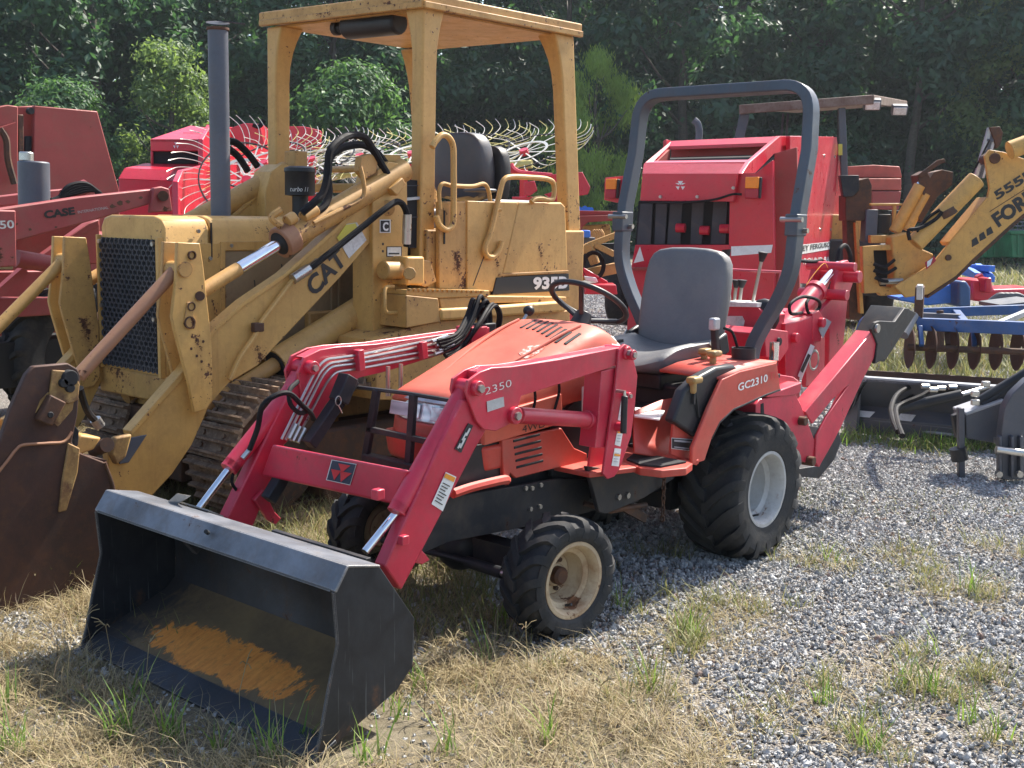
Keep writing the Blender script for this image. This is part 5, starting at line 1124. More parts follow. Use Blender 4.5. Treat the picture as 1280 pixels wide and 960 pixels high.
# seat
MB().loft([rrect(V((-.92+.04*t, -2.20, 1.60+.44*t)), V((0, 1, 0)), V((1, 0, 0)), hw, .09-.02*t, .5) for t, hw in ((0, .22), (.5, .235), (.85, .22), (1.0, .17), (1.04, .10))]).build('operator_seat', M['seatk'] if 'seatk' in M else M['cutter'], K, sub=1, smooth=80)
MB().loft([rrect(V((-1.02, -2.16, 1.55+.44*t)), V((0, 1, 0)), V((1, 0, 0)), hw, .05, .5) for t, hw in ((0, .22), (.5, .24), (.85, .23), (1.0, .17))]).build('seat_shell', M['black_plastic'], K, sub=1, smooth=80)
MB().box((-.95, -1.85, 1.60), (.42, .12, .07)).box((-.6, -2.2, 1.50), (.5, .5, .14)).build('seat_base', M['cutter'], K, bevel=.03, seg=3)
MB().box(W.Y(600, 238, -1.75), (.09, .20, .02)).build('armrest', M['cutter'], K, bevel=.01)
# exhaust stack, pre-cleaner
e0, e1 = W.Y(276, 262, -2.2), W.Y(275, 38, -2.2); e0.z = 1.49
MB().cyl(e0, V((e0.x, e0.y, e1.z)), .052, seg=28).build('exhaust_stack', M['stack'], K)
MB().lathe(V((e0.x, e0.y, e1.z)), (0, 0, 1), [(.05, -.005), (.058, 0), (.058, .012), (.03, .010)], 24).build('stack_collar', M['rust'], K)
c_ = V((e0.x, e0.y, e1.z+.02)); MB().prism([c_+V((.06*math.cos(t), .06*math.sin(t), .012+.018*math.cos(t+2.2))) for t in [i*math.pi/10 for i in range(20)]], (0, 0, .005)).build('rain_cap', M['black_metal'], K)
MB().beam(c_+V((0, 0, .028)), W.Y(306, 30, -2.2), .012, .006).build('cap_lever', M['black_metal'], K)
t0 = W.Y(375, 240, -2.2); t0.z = 1.60
MB().lathe(V((t0.x, t0.y, 1.50)), (0, 0, 1), [(.044, 0), (.044, .12), (.084, .125), (.084, .25), (.088, .255), (.086, .275), (.06, .285), (.001, .287)], 32).build('pre_cleaner', M['black_plastic'], K, smooth=40)
text_box('turbo II', W.X(363.5, 239, t0.x+.075) if False else W.Y(364, 239.5, -2.135), W.Y(388.5, 242, -2.135), W.Y(364, 232, -2.135), M['white'], K, shear=.3) if False else None
# lettering bent round the pre-cleaner, letter by letter
dirc = (V((CAMP.x, CAMP.y, 0))-V((t0.x, t0.y, 0))).normalized(); base_a = math.atan2(dirc.y, dirc.x)
for i_, ch_ in enumerate('turbo II'):
    if ch_ == ' ': continue
    a = base_a+(-.62+i_*.165); n_ = V((math.cos(a), math.sin(a), 0)); r_ = V((-math.sin(a), math.cos(a), 0))
    text(ch_, V((t0.x, t0.y, 1.645))+n_*.0845-r_*.007, r_, (0, 0, 1), .036, M['white'], K, lift=.001, shear=.25, stretch=.85 if ch_ != 'I' else .7)
# things seen over the hood
MB().box(W.Y(370, 206, -2.55), (.10, .10, .16)).build('far_bracket', M['cat2'], K, bevel=.01)
MB().cyl(W.Y(408, 212, -2.6), W.Y(452, 211, -2.1), .02, seg=10).build('cross_pipe', M['cat'], K)
MB().box(W.Y(425, 235, -2.4), (.16, .5, .05)).build('cowl_top', M['cat'], K, bevel=.01)
# ---- tracks
sh = MB(); PW = .36
sh.box((0, 0, 0), (.166, PW, .018))
for dx in (-.062, 0, .060): sh.loft([[V((dx-.010, y, .008)), V((dx+.010, y, .008)), V((dx+.006, y, .038)), V((dx-.006, y, .038))] for y in (-PW/2, PW/2)])
for dx in (-.03, .03):
    for dy in (-.08, .08): sh.cyl((dx, dy, .008), (dx, dy, .020), .013, seg=6)
sm = sh.build('track_shoe', M['shoe'], None, smooth=30); shoe_me = sm.data; bpy.data.objects.remove(sm)
def track_path(n):
    r = .335; xf, xr, zc = 1.17, -1.12, .352; pts = []
    Ls = xf-xr; tot = 2*Ls+2*math.pi*r
    for k in range(n):
        s = tot*k/n
        if s < Ls: x = xr+s; z = zc+r-(.02*math.sin(math.pi*s/Ls)); a = 0
        elif s < Ls+math.pi*r: t = (s-Ls)/r; x = xf+r*math.sin(t); z = zc+r*math.cos(t); a = t
        elif s < 2*Ls+math.pi*r: x = xf-(s-Ls-math.pi*r); z = zc-r; a = math.pi
        else: t = (s-2*Ls-math.pi*r)/r; x = xr-r*math.sin(t); z = zc-r*math.cos(t); a = math.pi+t
        pts.append((x, z, a))
    return pts
for yc in (-1.555, 2*YM+1.555):
    tr = bpy.data.objects.new('track', None); COL.objects.link(tr); place(tr, (0, yc, 0), K)
    for x, z, a in track_path(37):
        o = bpy.data.objects.new('track_shoe', shoe_me); COL.objects.link(o); place(o, (x, yc, z), tr); o.rotation_euler = (rt.uniform(-.006, .006), a+rt.uniform(-.02, .02), 0)
    MB().cyl((1.17, yc-.05, .352), (1.17, yc+.05, .352), .30, seg=32).build('idler_wheel', M['rust'], tr, bevel=.01)
    MB().cyl((-1.12, yc-.05, .352), (-1.12, yc+.05, .352), .28, seg=24).build('drive_sprocket', M['rust'], tr, bevel=.01)
    MB().box((0, yc, .33), (1.9, .16, .22)).build('track_frame', M['rust'], tr, bevel=.02)
    for k in range(6): MB().cyl((-.8+k*.32, yc-.10, .13), (-.8+k*.32, yc+.10, .13), .09, seg=18).build('track_roller', M['rust'], tr, bevel=.01)
    for s_ in (-.045, .045): MB().sweep([V((x, yc+s_, z)) for x, z, a in [(lambda p: (p[0]-math.sin(p[2])*.035, p[1]-math.cos(p[2])*.035, 0))(q) for q in track_path(74)]], .03, .05, V((0, 1, 0)), closed=True).build('track_chain', M['rust'], tr)
# ---- bucket of the crawler: brown side plate near us, deep shell going out of the picture
cb = bpy.data.objects.new('bucket', None); COL.objects.link(cb); place(cb, (2.7, YC, 0), K)
yb0 = -1.15
sp_ = L([(-40, 600), (-20, 575), (0, 552), (14, 510), (33, 468), (42, 458), (85, 454), (97, 461), (101, 470), (97, 520), (90, 553), (100, 566), (131, 578), (143, 620), (134, 680), (120, 745), (60, 768), (-40, 778)], W.Y, yb0)
MB().prism(sp_, V((0, -.03, 0))).build('side_plate', M['catbucket'], cb, bevel=.005)
MB().prism([p+V((0, 2*(YC-yb0), 0)) for p in sp_], V((0, .03, 0))).build('side_plate', M['catbucket'], cb, bevel=.005)
hose([W.Y(-10, 600, yb0+.005), W.Y(10, 575, yb0+.008), W.Y(20, 562, yb0+.008), W.Y(30, 556, yb0+.008), W.Y(60, 554, yb0+.008), W.Y(80, 552, yb0+.008), W.Y(90, 540, yb0+.005)], .006, cb, 'rustpipe', nm='weld_rib')
mcb = rusty('scuffed_rib', (.36, .22, .07), (.10, .04, .022), (.42, .27, .10), .7, .1, .5)
MB().prism(L([(84, 553), (99, 560), (96, 590), (82, 638), (72, 640), (76, 600)], W.Y, yb0+.001), V((0, .010, 0))).build('fold_rib', mcb, cb, bevel=.008)
hose([W.Y(131, 578, yb0), W.Y(143, 620, yb0), W.Y(134, 680, yb0), W.Y(121, 745, yb0)], .008, cb, 'rust', nm='side_edge')
MB().prism(L([(64, 462), (92, 464), (98, 480), (96, 500), (84, 505), (60, 495)], W.Y, yb0+.001), V((0, .012, 0))).build('ear_plate', mcb, cb, bevel=.004)
MB().prism(L([(58, 492), (78, 502), (60, 532), (42, 524)], W.Y, yb0+.002), V((0, .035, 0))).build('pin_block', M['rust'], cb, bevel=.006)
MB().prism(L([(50, 500), (60, 490), (92, 500), (90, 512), (72, 533), (66, 528), (80, 505), (58, 494), (44, 516)], W.Y, yb0+.0005), V((0, .004, 0))).build('worn_paint_patch', mcb, cb)
for q, r in (((84, 472), .032), ((76, 478), .018), ((84, 484), .018), ((57, 517), .012)):
    p = W.Y(*q, yb0); MB().cyl(p, p+V((0, .042 if q[0] == 57 else .03, 0)), r, seg=16).build('pin', M['dark'], cb, bevel=.003)
# bucket floor/back shell
prof_ = [W.Y(a, b, yb0) for a, b in ((143, 620), (134, 680), (120, 745), (60, 768), (-60, 780))]
pr_ = [V((p.x-.02, YC, max(p.z, .02))) for p in prof_]; MB().sweep(pr_, 2*abs(YC-yb0)-.05, .03, V((0, 1, 0))).build('bucket_shell', M['catbucket'], cb, smooth=50)
pr_ = [V((p.x-.01, YC, p.z)) for p in (W.Y(143, 620, yb0), W.Y(131, 580, yb0), W.Y(100, 575, yb0))]; MB().sweep(pr_, 2*abs(YC-yb0)-.05, .03, V((0, 1, 0))).build('bucket_back', M['catbucket'], cb, smooth=50)
# clutter at the arm foot: hinge bracket, cutter wedge, grey plate, hose
MB().prism(L([(100, 543), (128, 547), (118, 562), (98, 570), (92, 560)], W.Y, -1.28), V((0, -.12, 0))).build('hinge_bracket', M['cat2'], cb, bevel=.01)
MB().prism(L([(89, 527), (99, 538), (98, 556), (93, 562)], W.Y, -1.22), V((0, -.02, 0))).build('wedge_plate', M['black_metal'], cb, bevel=.003)
MB().prism(L([(156, 548), (183, 543), (160, 578), (148, 580)], W.Y, -1.52), V((0, .008, 0))).build('arm_wear_plate', M['stack'], K, bevel=.003)
MB().prism(L([(138, 545), (160, 541), (152, 570), (140, 580), (133, 566)], W.Y, -1.50), V((0, .04, 0))).build('arm_end_boss', mcb, K, bevel=.01)
MB().cyl(W.Y(118, 562, -1.5), W.Y(134, 556, -1.3), .03, seg=14).build('hinge_pin', M['rust'], K)
hose([W.Y(100, 485, -1.35), W.Y(104, 500, -1.38), W.Y(110, 515, -1.40), W.Y(120, 527, -1.42)], .015, K)
MB().cyl(W.Y(119, 524, -1.42), W.Y(125, 533, -1.42), .024, seg=10).build('hose_coupling', M['line'], K)
MB().prism(mir(L([(60, 560), (120, 550), (150, 600), (110, 620), (60, 600)], W.Y, -1.5)), V((0, .1, 0))).build('far_arm_foot', M['cat'], K, bevel=.01)
# far side of the bucket top showing over the near plate: yellow corner at the left edge
MB().prism([V((3.05, -2.3, .80)), V((2.65, -2.3, .86)), V((2.62, -2.3, .62)), V((3.1, -2.3, .55))], (0, -.03, 0)).build('bucket_gusset', M['cat2'], cb, bevel=.005)
# ================================================================= OTHER MACHINES IN THE YARD
def fprism(f, pts, v, vec): return MB().prism([f(a, b, v) for a, b in pts], vec)
# ---------------- red round baler behind the small tractor
B1 = Frame(along(880, 13.6), 18.0); eB = B1.e
BL = thing('round_baler', 'big bright red round baler with black belts standing behind the grey roll bar', 'round baler', B1.o)
def bx(name, pts, x, th=.05, mat='balerred', bev=.006, par=None): return fprism(B1.X, pts, x, eB[0]*-th).build(name, M[mat], par or BL, bevel=bev)
def by(name, pts, y, th=.05, mat='balerred', bev=.006, par=None): return fprism(B1.Y, pts, y, eB[1]*-th).build(name, M[mat], par or BL, bevel=bev)
xf = .9
MB().loft([[B1.X(803, 217, xf), B1.X(922, 217, xf)], [B1.X(805, 204, xf-.32), B1.X(937, 204, xf-.30)]], cap=False).build('hood_slope', M['balerred'], BL, solid=.02)
bx('front_panel', [(803, 217), (922, 217), (917, 252), (800, 251)], xf, .06)
# hood with dark feed opening: four sloped frame strips round a recess
tl, tr_, br_, bl2 = B1.X(839, 176, xf-1.2), B1.X(976, 170, xf-1.15), B1.X(938, 202.5, xf-.31), B1.X(806, 203.5, xf-.33)
itl, itr, ibr, ibl = B1.X(836, 183, xf-1.05), B1.X(962, 178.5, xf-1.02), B1.X(936, 199.5, xf-.42), B1.X(817, 201, xf-.44)
for a, b, c_, d_ in ((tl, tr_, itr, itl), (tr_, br_, ibr, itr), (br_, bl2, ibl, ibr), (bl2, tl, itl, ibl)): MB().prism([a, b, c_, d_], (0, 0, -.04)).build('hood_frame', M['balerred'], BL, bevel=.004)
nq = (itr-itl).cross(ibl-itl).normalized(); nq = nq if nq.z > 0 else -nq
cq_ = (itl+itr+ibr+ibl)/4
MB().prism([cq_+(p-cq_)*1.12-nq*.14 for p in (itl, itr, ibr, ibl)], nq*-.03).build('opening_shade', M['dark'], BL)  # dark panel stands in for the shade inside the opening
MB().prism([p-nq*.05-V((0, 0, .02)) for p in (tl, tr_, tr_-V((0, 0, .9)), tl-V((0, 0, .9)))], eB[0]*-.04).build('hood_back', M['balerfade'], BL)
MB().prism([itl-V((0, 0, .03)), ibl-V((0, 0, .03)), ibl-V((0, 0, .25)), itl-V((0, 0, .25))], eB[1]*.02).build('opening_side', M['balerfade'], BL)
bx('opening_back', [(829, 176), (833, 174), (833, 183), (829, 184)], xf-1.2, .2)
by('hood_side', [(937, 203), (975, 170), (1000, 170), (1003, 180), (985, 190), (968, 192), (944, 217), (928, 217)], .72, .05)
# belts
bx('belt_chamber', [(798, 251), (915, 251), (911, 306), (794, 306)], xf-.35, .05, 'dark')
for x0, x1, x2, x3 in ((801, 816, 796, 813), (820, 834, 818, 831), (838, 853, 834, 850), (865, 880, 863, 877), (892, 908, 888, 906)): bx('belt', [(x0, 252), (x1, 252), (x3, 305), (x2, 305)], xf-.28, .02, 'belt', 0)
for q in ((852, 285), (882, 288), (907, 286)): p = B1.X(*q, xf-.25); MB().cyl(p-eB[1]*.06, p+eB[1]*.04, .05, seg=10).build('belt_roller', M['balerred'], BL)
for q in ((826, 246), (872, 246), (917, 235)): p = B1.X(*q, xf); MB().cyl(p, p+eB[0]*.03, .018, seg=6).build('panel_bolt', M['steel'], BL)
# emblem: plain white wedge triangles with ring arcs
cq = [(844, 225), (857, 225), (857, 238), (844, 238)]
for (u0, u1, uc, v0, v1) in ((.25, .75, .5, .10, .5), (.05, .42, .30, .62, .95), (.55, .95, .72, .62, .95), (.0, .35, .4, .3, .5), (.65, 1.0, .6, .3, .5)):
    a, b = quadlerp(cq, u0, u1, v0, v0)[:2]; t_ = quadlerp(cq, uc, uc, v1, v1)[0]; decal([B1.X(*p, xf+.002) for p in (a, b, t_)], M['white'], BL, 'emblem_triangle')
hose([B1.X(800, 253, xf+.02), B1.X(850, 253, xf+.03), B1.X(890, 250, xf+.03), B1.X(915, 243, xf+.02), B1.X(927, 243, xf+.02)], .012, BL)
# front right column, lamp, lower panels
bx('front_column', [(922, 217), (944, 217), (966, 200), (968, 310), (968, 470), (908, 470), (912, 252), (917, 252)], xf-.12, .10)
def lamp(par, q0, q1, x, f=B1):
    (ax, ay), (bx_, by_) = q0, q1; m_ = ay+(by_-ay)*.54
    fprism(f.X, [(ax, ay), (bx_, ay), (bx_-1, m_), (ax-.5, m_)], x, f.e[0]*-.07).build('amber_lens', M['amber'], par, bevel=.01)
    fprism(f.X, [(ax-.5, m_), (bx_-1, m_), (bx_-1.5, by_), (ax-1, by_)], x, f.e[0]*-.07).build('red_lens', M['redlens'], par, bevel=.01)
    fprism(f.X, [(bx_, ay), (bx_+3, ay+.5), (bx_+1, by_), (bx_-1.5, by_)], x-.01, f.e[0]*-.07).build('lamp_case', M['black_plastic'], par, bevel=.01)
lamp(BL, (931.5, 221), (949, 248), xf+.05)
bx('lamp_arm', [(756, 222), (790, 219), (790, 262), (783, 256), (755, 250)], xf-.9, .04)
lamp(BL, (757, 223.5), (771, 248), xf-.8)
bx('lower_panel', [(794, 306), (912, 306), (905, 470), (780, 470), (788, 340)], xf-.10, .06)
bx('hinge_gap', [(968, 192), (996, 184), (1000, 400), (970, 420)], xf-.35, .05, 'balerfade')  # duller red panel set back in the hinge gap
by('hydraulic_post', [(977, 196), (985, 194), (986, 330), (977, 332)], .60, .06, 'balerred', .02)
by('shock_absorber', [(965, 224), (977, 217), (978, 262), (969, 266)], .66, .08, 'black_plastic', .02)
decal([B1.X(a, b, xf-.118) for a, b in ((914, 308), (966, 306), (964, 316), (914, 320))], M['white'], BL, nrm=eB[0])
decal([B1.X(a, b, xf-.098) for a, b in ((800, 308), (805, 326), (792, 329))], M['white'], BL, nrm=eB[0])
bx('cross_bar', [(788, 334), (840, 334), (840, 338), (788, 338)], xf-.02, .05, 'balerfade')
# big side shield
sh_ = by('side_shield', [(988, 170), (1046, 171), (1053, 235), (1063, 320), (1078, 400), (1078, 470), (985, 470)], .80, .05)
for q in ((1030, 195), (1043, 196), (1025, 287), (1038, 287)): p = B1.Y(*q, .80); MB().cyl(p, p+eB[1]*.012, .02, seg=8).build('rivet', M['steel'], sh_)
cq = [(1000, 306), (1046, 301), (1053, 309), (1000, 318)]; decal([B1.Y(*p, .802) for p in cq], M['paper'], sh_, nrm=eB[1])
text_box('MASSEY FERGUSON', B1.Y(985, 316.5, .805), B1.Y(1041, 307.5, .805), B1.Y(985, 309.5, .805), M['ink'], sh_, bold=.02)
text_box('ROUND BALER', B1.Y(1003, 330, .805), B1.Y(1044, 326, .805), B1.Y(1003, 323, .805), M['paper'], sh_, bold=.02, shear=.2)
sp = [B1.Y(999+4*math.cos(k*1.57), 328+k*.9, .76-.0) for k in range(0, 36)]; MB().tube(sp, .008, 5).build('tension_spring', M['balerred'], BL)
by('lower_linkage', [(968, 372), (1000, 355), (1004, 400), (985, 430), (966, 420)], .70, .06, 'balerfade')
MB().cyl(B1.X(766, 368, xf-1.0), B1.X(766, 368, xf-1.0)+eB[1]*.26, .36, seg=32).build('tyre', M['rubber'], BL, bevel=.05, seg=3)
MB().cyl(B1.X(766, 368, xf-1.0)-eB[1]*.0+eB[0]*.02, B1.X(766, 368, xf-1.0)+eB[1]*.275, .19, seg=24).build('rim', M['rimf'], BL)
tw0 = [B1.w(xf-1.1, s_*.72, 0) for s_ in (-1, 1)]
MB().box(B1.w(-.75, 0, 1.15), (1.9, 1.35, 1.3), yaw=18).build('bale_chamber', M['balerfade'], BL, bevel=.02)
MB().cyl(B1.w(-.3, .82, .42), B1.w(-.3, 1.12, .42), .42, seg=32).build('tyre', M['rubber'], BL, bevel=.05, seg=3)
# ---------------- far exhaust + canopy: yellow backhoe loader seen from behind
D1 = Frame(along(1095, 14.5), 40.8); eD = D1.e
BH = thing('backhoe_loader', 'rusty yellow backhoe loader with brown flat canopy and FORD lettering on its raised boom', 'backhoe loader', D1.o)
def dx(name, pts, x, th=.08, mat='ford', bev=.008, par=None): return fprism(D1.X, pts, x, eD[0]*-th).build(name, M[mat], par or BH, bevel=bev)
dx('boom_plate', [(1231, 195), (1237, 187), (1255, 190), (1300, 205), (1300, 250), (1262, 282), (1217, 323), (1195, 345), (1160, 368), (1132, 372), (1118, 358), (1140, 345), (1165, 330), (1190, 300), (1234, 250), (1237, 235)], .6, .05)
dx('boom_plate', [(1231, 195), (1237, 187), (1255, 190), (1300, 205), (1300, 250), (1262, 282), (1217, 323), (1195, 345), (1160, 368), (1132, 372), (1118, 358), (1140, 345), (1165, 330), (1190, 300), (1234, 250), (1237, 235)], .32, .05)
dx('boom_underside', [(1300, 246), (1300, 256), (1262, 288), (1217, 329), (1195, 350), (1160, 373), (1160, 368), (1195, 344), (1217, 322), (1262, 281)], .595, .30, 'rust')
dx('boom_top', [(1186, 303), (1234, 246), (1238, 250), (1190, 308)], .598, .3, 'ford')
dx('boom_seam', [(1237, 264), (1300, 224), (1300, 225.2), (1237, 265.2)], .602, .004, 'rust', 0)
text_box('555B', D1.X(1246, 250, .602), D1.X(1295, 218, .602), D1.X(1242.5, 240, .602), M['ink'], BH, bold=.04)
text_box('FORD', D1.X(1247, 284, .602), D1.X(1300, 246, .602), D1.X(1240, 269, .602), M['ink'], BH, bold=.05)
for k in range(3):
    a = (1215+k*9, 300-k*6.5); dx('stripe_mark', [(a[0], a[1]), (a[0]+5.5, a[1]-4), (a[0]+9, a[1]+4), (a[0]+1, a[1]+8) if k else (a[0], a[1]+9)], .606, .004, 'ink', 0)
p = D1.X(1243, 198, .60); MB().cyl(p-eD[0]*.3, p+eD[0]*.03, .06, seg=14).build('boom_pin', M['rust'], BH, bevel=.005)
p = D1.X(1185, 322, .60); MB().cyl(p, p+eD[0]*.02, .035, seg=10).build('boom_pin', M['rust'], BH)
MB().cyl(D1.X(1143, 305, .75), D1.X(1221, 224, .75), .105, seg=20).build('boom_cylinder', M['ford'], BH, bevel=.01)
MB().cyl(D1.X(1180, 262, .76), D1.X(1184, 270, .76), .125, seg=16).build('cylinder_band', M['rust'], BH)
MB().cyl(D1.X(1262, 188, .75), D1.X(1310, 170, .75), .10, seg=20).build('dipper_cylinder', M['ford'], BH)
hose([D1.X(1178, 265, .85), D1.X(1168, 275, .85), D1.X(1150, 285, .85), D1.X(1136, 288, .85), D1.X(1137, 300, .85)], .022, BH)
hose([D1.X(1175, 262, .85), D1.X(1160, 272, .8), D1.X(1148, 287, .8), D1.X(1150, 300, .8)], .018, BH)
for a, b, r in (((1118, 290), (1150, 232), .07), ((1133, 288), (1158, 243), .06)): MB().cyl(D1.X(*a, .2), D1.X(*b, .2), r, seg=16).build('stabiliser_arm', M['ford'], BH)
MB().cyl(D1.X(1150, 232, .2), D1.X(1154, 226, .2), .05, seg=14).build('stabiliser_rod', M['chrome'], BH)
dx('stabiliser_pad', [(1147, 219), (1158, 213), (1163, 222), (1168, 215), (1178, 212), (1192, 215), (1190, 232), (1172, 246), (1162, 262), (1152, 278), (1146, 270), (1155, 245), (1150, 232)], .25, .25, 'rust')
dx('pad_bracket', [(1147, 219), (1172, 200), (1181, 198), (1182, 203), (1174, 206), (1152, 222)], .28, .03, 'rust')
dx('stabiliser_pad', [(1071, 226), (1086, 222), (1090, 232), (1089, 256), (1083, 276), (1057, 276), (1057, 244), (1070, 243)], .1, .3, 'rust')
dx('pad_block', [(1050, 219), (1074, 219), (1074, 238), (1066, 246), (1054, 246)], .15, .1, 'black_metal')
dx('mast', [(1058, 270), (1070, 276), (1078, 400), (1062, 400)], .0, .2, 'rust')
dx('mast', [(1069, 278), (1073, 278), (1080, 392), (1075, 392)], .1, .1, 'ford')
dx('platform_rail', [(1088, 254), (1129, 254), (1129, 257), (1088, 257)], .2, .06); dx('platform_post', [(1117, 257), (1121, 257), (1120, 290), (1116, 290)], .2, .06)
dx('tank', [(1083, 262), (1098, 262), (1096, 302), (1081, 302)], .15, .2, 'stack')
dx('valve_bank', [(1098, 268), (1114, 268), (1112, 292), (1097, 292)], .1, .2, 'black_metal')
dx('frame_beam', [(1088, 294), (1120, 294), (1120, 304), (1088, 304)], .25, .1)
dx('swing_frame', [(1078, 308), (1128, 305), (1128, 313), (1092, 313), (1094, 340), (1100, 358), (1128, 360), (1130, 368), (1101, 370), (1098, 366), (1080, 367)], .4, .12, 'ford')
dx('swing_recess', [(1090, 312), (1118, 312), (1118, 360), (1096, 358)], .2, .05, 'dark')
dx('swing_casting', [(1114, 296), (1135, 290), (1150, 310), (1168, 318), (1160, 335), (1140, 350), (1142, 362), (1115, 362), (1118, 340)], .45, .25, 'ford', .02)
for a, b in (((1092, 330), (1118, 325)), ((1092, 338), (1120, 335)), ((1094, 347), (1112, 352))): hose([D1.X(*a, .5), D1.X((a[0]+b[0])/2, a[1]+4, .55), D1.X(*b, .5)], .02, BH)
MB().cyl(D1.X(1100, 352, .5), D1.X(1128, 351, .5), .035, seg=12).build('swing_cylinder', M['steel'], BH)
decal([D1.X(a, b, .73) for a, b in ((1156, 328), (1168, 320), (1170, 326), (1158, 337))], M['redlens'], BH, nrm=eD[0]); decal([D1.X(a, b, .735) for a, b in ((1159, 327), (1166, 322), (1163, 331), (1159, 334))], M['white'], BH, nrm=eD[0])
# steel arm standing up behind the boom
for a, b, m_ in (((1220, 222), (1237, 160), 'silver'), ((1227, 222), (1246, 160), 'silver'), ((1224, 222), (1241, 162), 'stack')): MB().beam(D1.X(*a, -.5), D1.X(*b, -.5), .05, .045, up=eD[0]).build('thin_arm', M[m_], BH)
dx('arm_tip', [(1237, 159), (1250, 158), (1254, 166), (1251, 180), (1246, 186), (1242, 172)], -.45, .1, 'rust')
for q in (175, 190, 205): MB().beam(D1.X(1238-(q-160)*.28, q, -.48), D1.X(1246-(q-160)*.3, q+1, -.48), .04, .03).build('arm_rung', M['stack'], BH)
hose([D1.X(1237, 175, -.4), D1.X(1222, 205, -.4), D1.X(1212, 222, -.4), D1.X(1200, 240, -.4)], .012, BH)
# cab canopy further forward on the machine
C1 = Frame(along(1020, 18.5), 33.0)
def cx2(name, pts, x, th=.08, mat='cutter', bev=.008): return fprism(C1.X, pts, x, C1.e[0]*-th).build(name, M[mat], BH, bevel=bev)
zc_ = C1.X(1088, 125, .9).z
ra, rb = C1.X(924, 137, .9), C1.X(1090, 124.5, .9)
rc = DEP(1132, 131, 20.2); rd = ra+(rc-rb)
MB().prism([ra, rb, rc, rd], V((0, 0, .05))).build('canopy_roof', M['canopy'], BH, bevel=.01)
MB().beam(ra, rb, .05, .13).beam(rb, rc, .05, .13).build('canopy_lip', M['canopy'], BH, bevel=.01)
for a, b, w_ in (((931, 142), (923, 178), .14), ((1010, 135), (1006, 175), .11), ((1052, 135), (1056, 240), .10)):
    MB().beam(C1.X(*a, .8), C1.X(*b, .8), w_, .08, up=C1.e[0]).build('canopy_post', M['cutter'], BH, bevel=.01)
MB().beam(C1.X(1049, 136, .2), C1.X(1048, 240, .2), .05, .05, up=C1.e[0]).build('canopy_post', M['black_metal'], BH)
for a, b in (((979, 142), (977, 170)), ((985, 142), (983, 170))): MB().beam(C1.X(*a, -.4), C1.X(*b, -.4), .03, .03).build('canopy_post', M['cutter'], BH)
decal([C1.X(a, b, .86) for a, b in ((1048, 180), (1053, 180), (1053, 194), (1048, 194))], my, BH, nrm=C1.e[0])
for q, xx in (((1090, 130), .8), ((1124, 137), -.9)):
    p = C1.X(*q, xx); MB().box(p, (.12, .24, .16), rot=Matrix.Rotation(rad(33), 3, 'Z') @ Matrix.Rotation(rad(25), 3, 'Y')).build('work_lamp', M['cutter'], BH, bevel=.02)
    MB().box(p+C1.e[0]*.065-V((0, 0, .03)), (.02, .20, .12), rot=Matrix.Rotation(rad(33), 3, 'Z') @ Matrix.Rotation(rad(25), 3, 'Y')).build('lamp_glass', M['paper'], BH, bevel=.01)
MB().box(C1.w(-.2, 0, 1.1), (2.4, 1.2, 1.1), yaw=33).build('machine_body', M['ford'], BH, bevel=.03)
MB().box(C1.w(.9, -.1, .9), (.5, 1.5, .8), yaw=33).build('rear_frame', M['black_metal'], BH, bevel=.03)
for s_ in (-.75, .75): MB().cyl(C1.w(.2, s_-.2, .65), C1.w(.2, s_+.2, .65), .65, seg=36).build('rear_tyre', M['rubber'], BH, bevel=.06, seg=3)
hose([C1.X(873, 178, -1.5), C1.X(874, 165, -1.5), C1.X(872, 155, -1.5), C1.X(867, 150, -1.5)], .06, BH, 'stack', nm='exhaust_pipe')
# ---------------- far faded baler right
E1 = Frame(along(1095, 27), 50.0)
FB = thing('far_baler', 'small distant faded orange-red baler seen between the red shield and the yellow arms', 'round baler', E1.o)
def ex2(name, pts, x, th, mat='balerfade2'): return fprism(E1.X, pts, x, E1.e[0]*-th).build(name, M[mat], FB, bevel=.02)
M['balerfade2'] = paint('orange_faded_red', (.36, .06, .04), .6, rust=.08, dirt=.3)
ex2('upper_shell', [(1060, 208), (1092, 206), (1125, 208), (1128, 222), (1060, 222)], .5, 1.2); ex2('lower_shell', [(1062, 223), (1127, 223), (1127, 238), (1062, 238)], .7, 1.2); ex2('front_skirt', [(1090, 239), (1127, 239), (1124, 262), (1090, 262)], .75, 1.0, 'balerfade')
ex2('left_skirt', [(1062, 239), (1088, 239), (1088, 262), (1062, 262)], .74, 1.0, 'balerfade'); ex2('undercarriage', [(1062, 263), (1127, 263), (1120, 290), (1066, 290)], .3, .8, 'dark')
# ---------------- second bright baler at left and its rear
G1 = Frame(along(240, 15.5), 47.0); eG = G1.e
B2 = thing('round_baler', 'bright red round baler with dark slot window left of the grey exhaust stack', 'round baler', G1.o)
def gx2(name, pts, x, th=.06, mat='balerred', bev=.01): return fprism(G1.X, pts, x, eG[0]*-th).build(name, M[mat], B2, bevel=bev)
def gy2(name, pts, y, th=.06, mat='balerred', bev=.01): return fprism(G1.Y, pts, y, eG[1]*-th).build(name, M[mat], B2, bevel=bev)
gx2('upper_front', [(188, 174), (254, 174), (254, 189), (188, 189)], .4); gx2('slot_window', [(190, 189), (253, 189), (253, 205), (190, 205)], .33, .05, 'dark')
gx2('window_post', [(188, 189), (191, 189), (191, 206), (188, 206)], .4); gx2('window_post', [(251, 189), (255, 189), (255, 206), (251, 206)], .4)
MB().prism([G1.X(188, 174, .4), G1.X(254, 174, .4), G1.X(262, 160, -.5), G1.X(238, 157, -.5)], (0, 0, -.03)).build('top_slope', M['balerred'], B2)
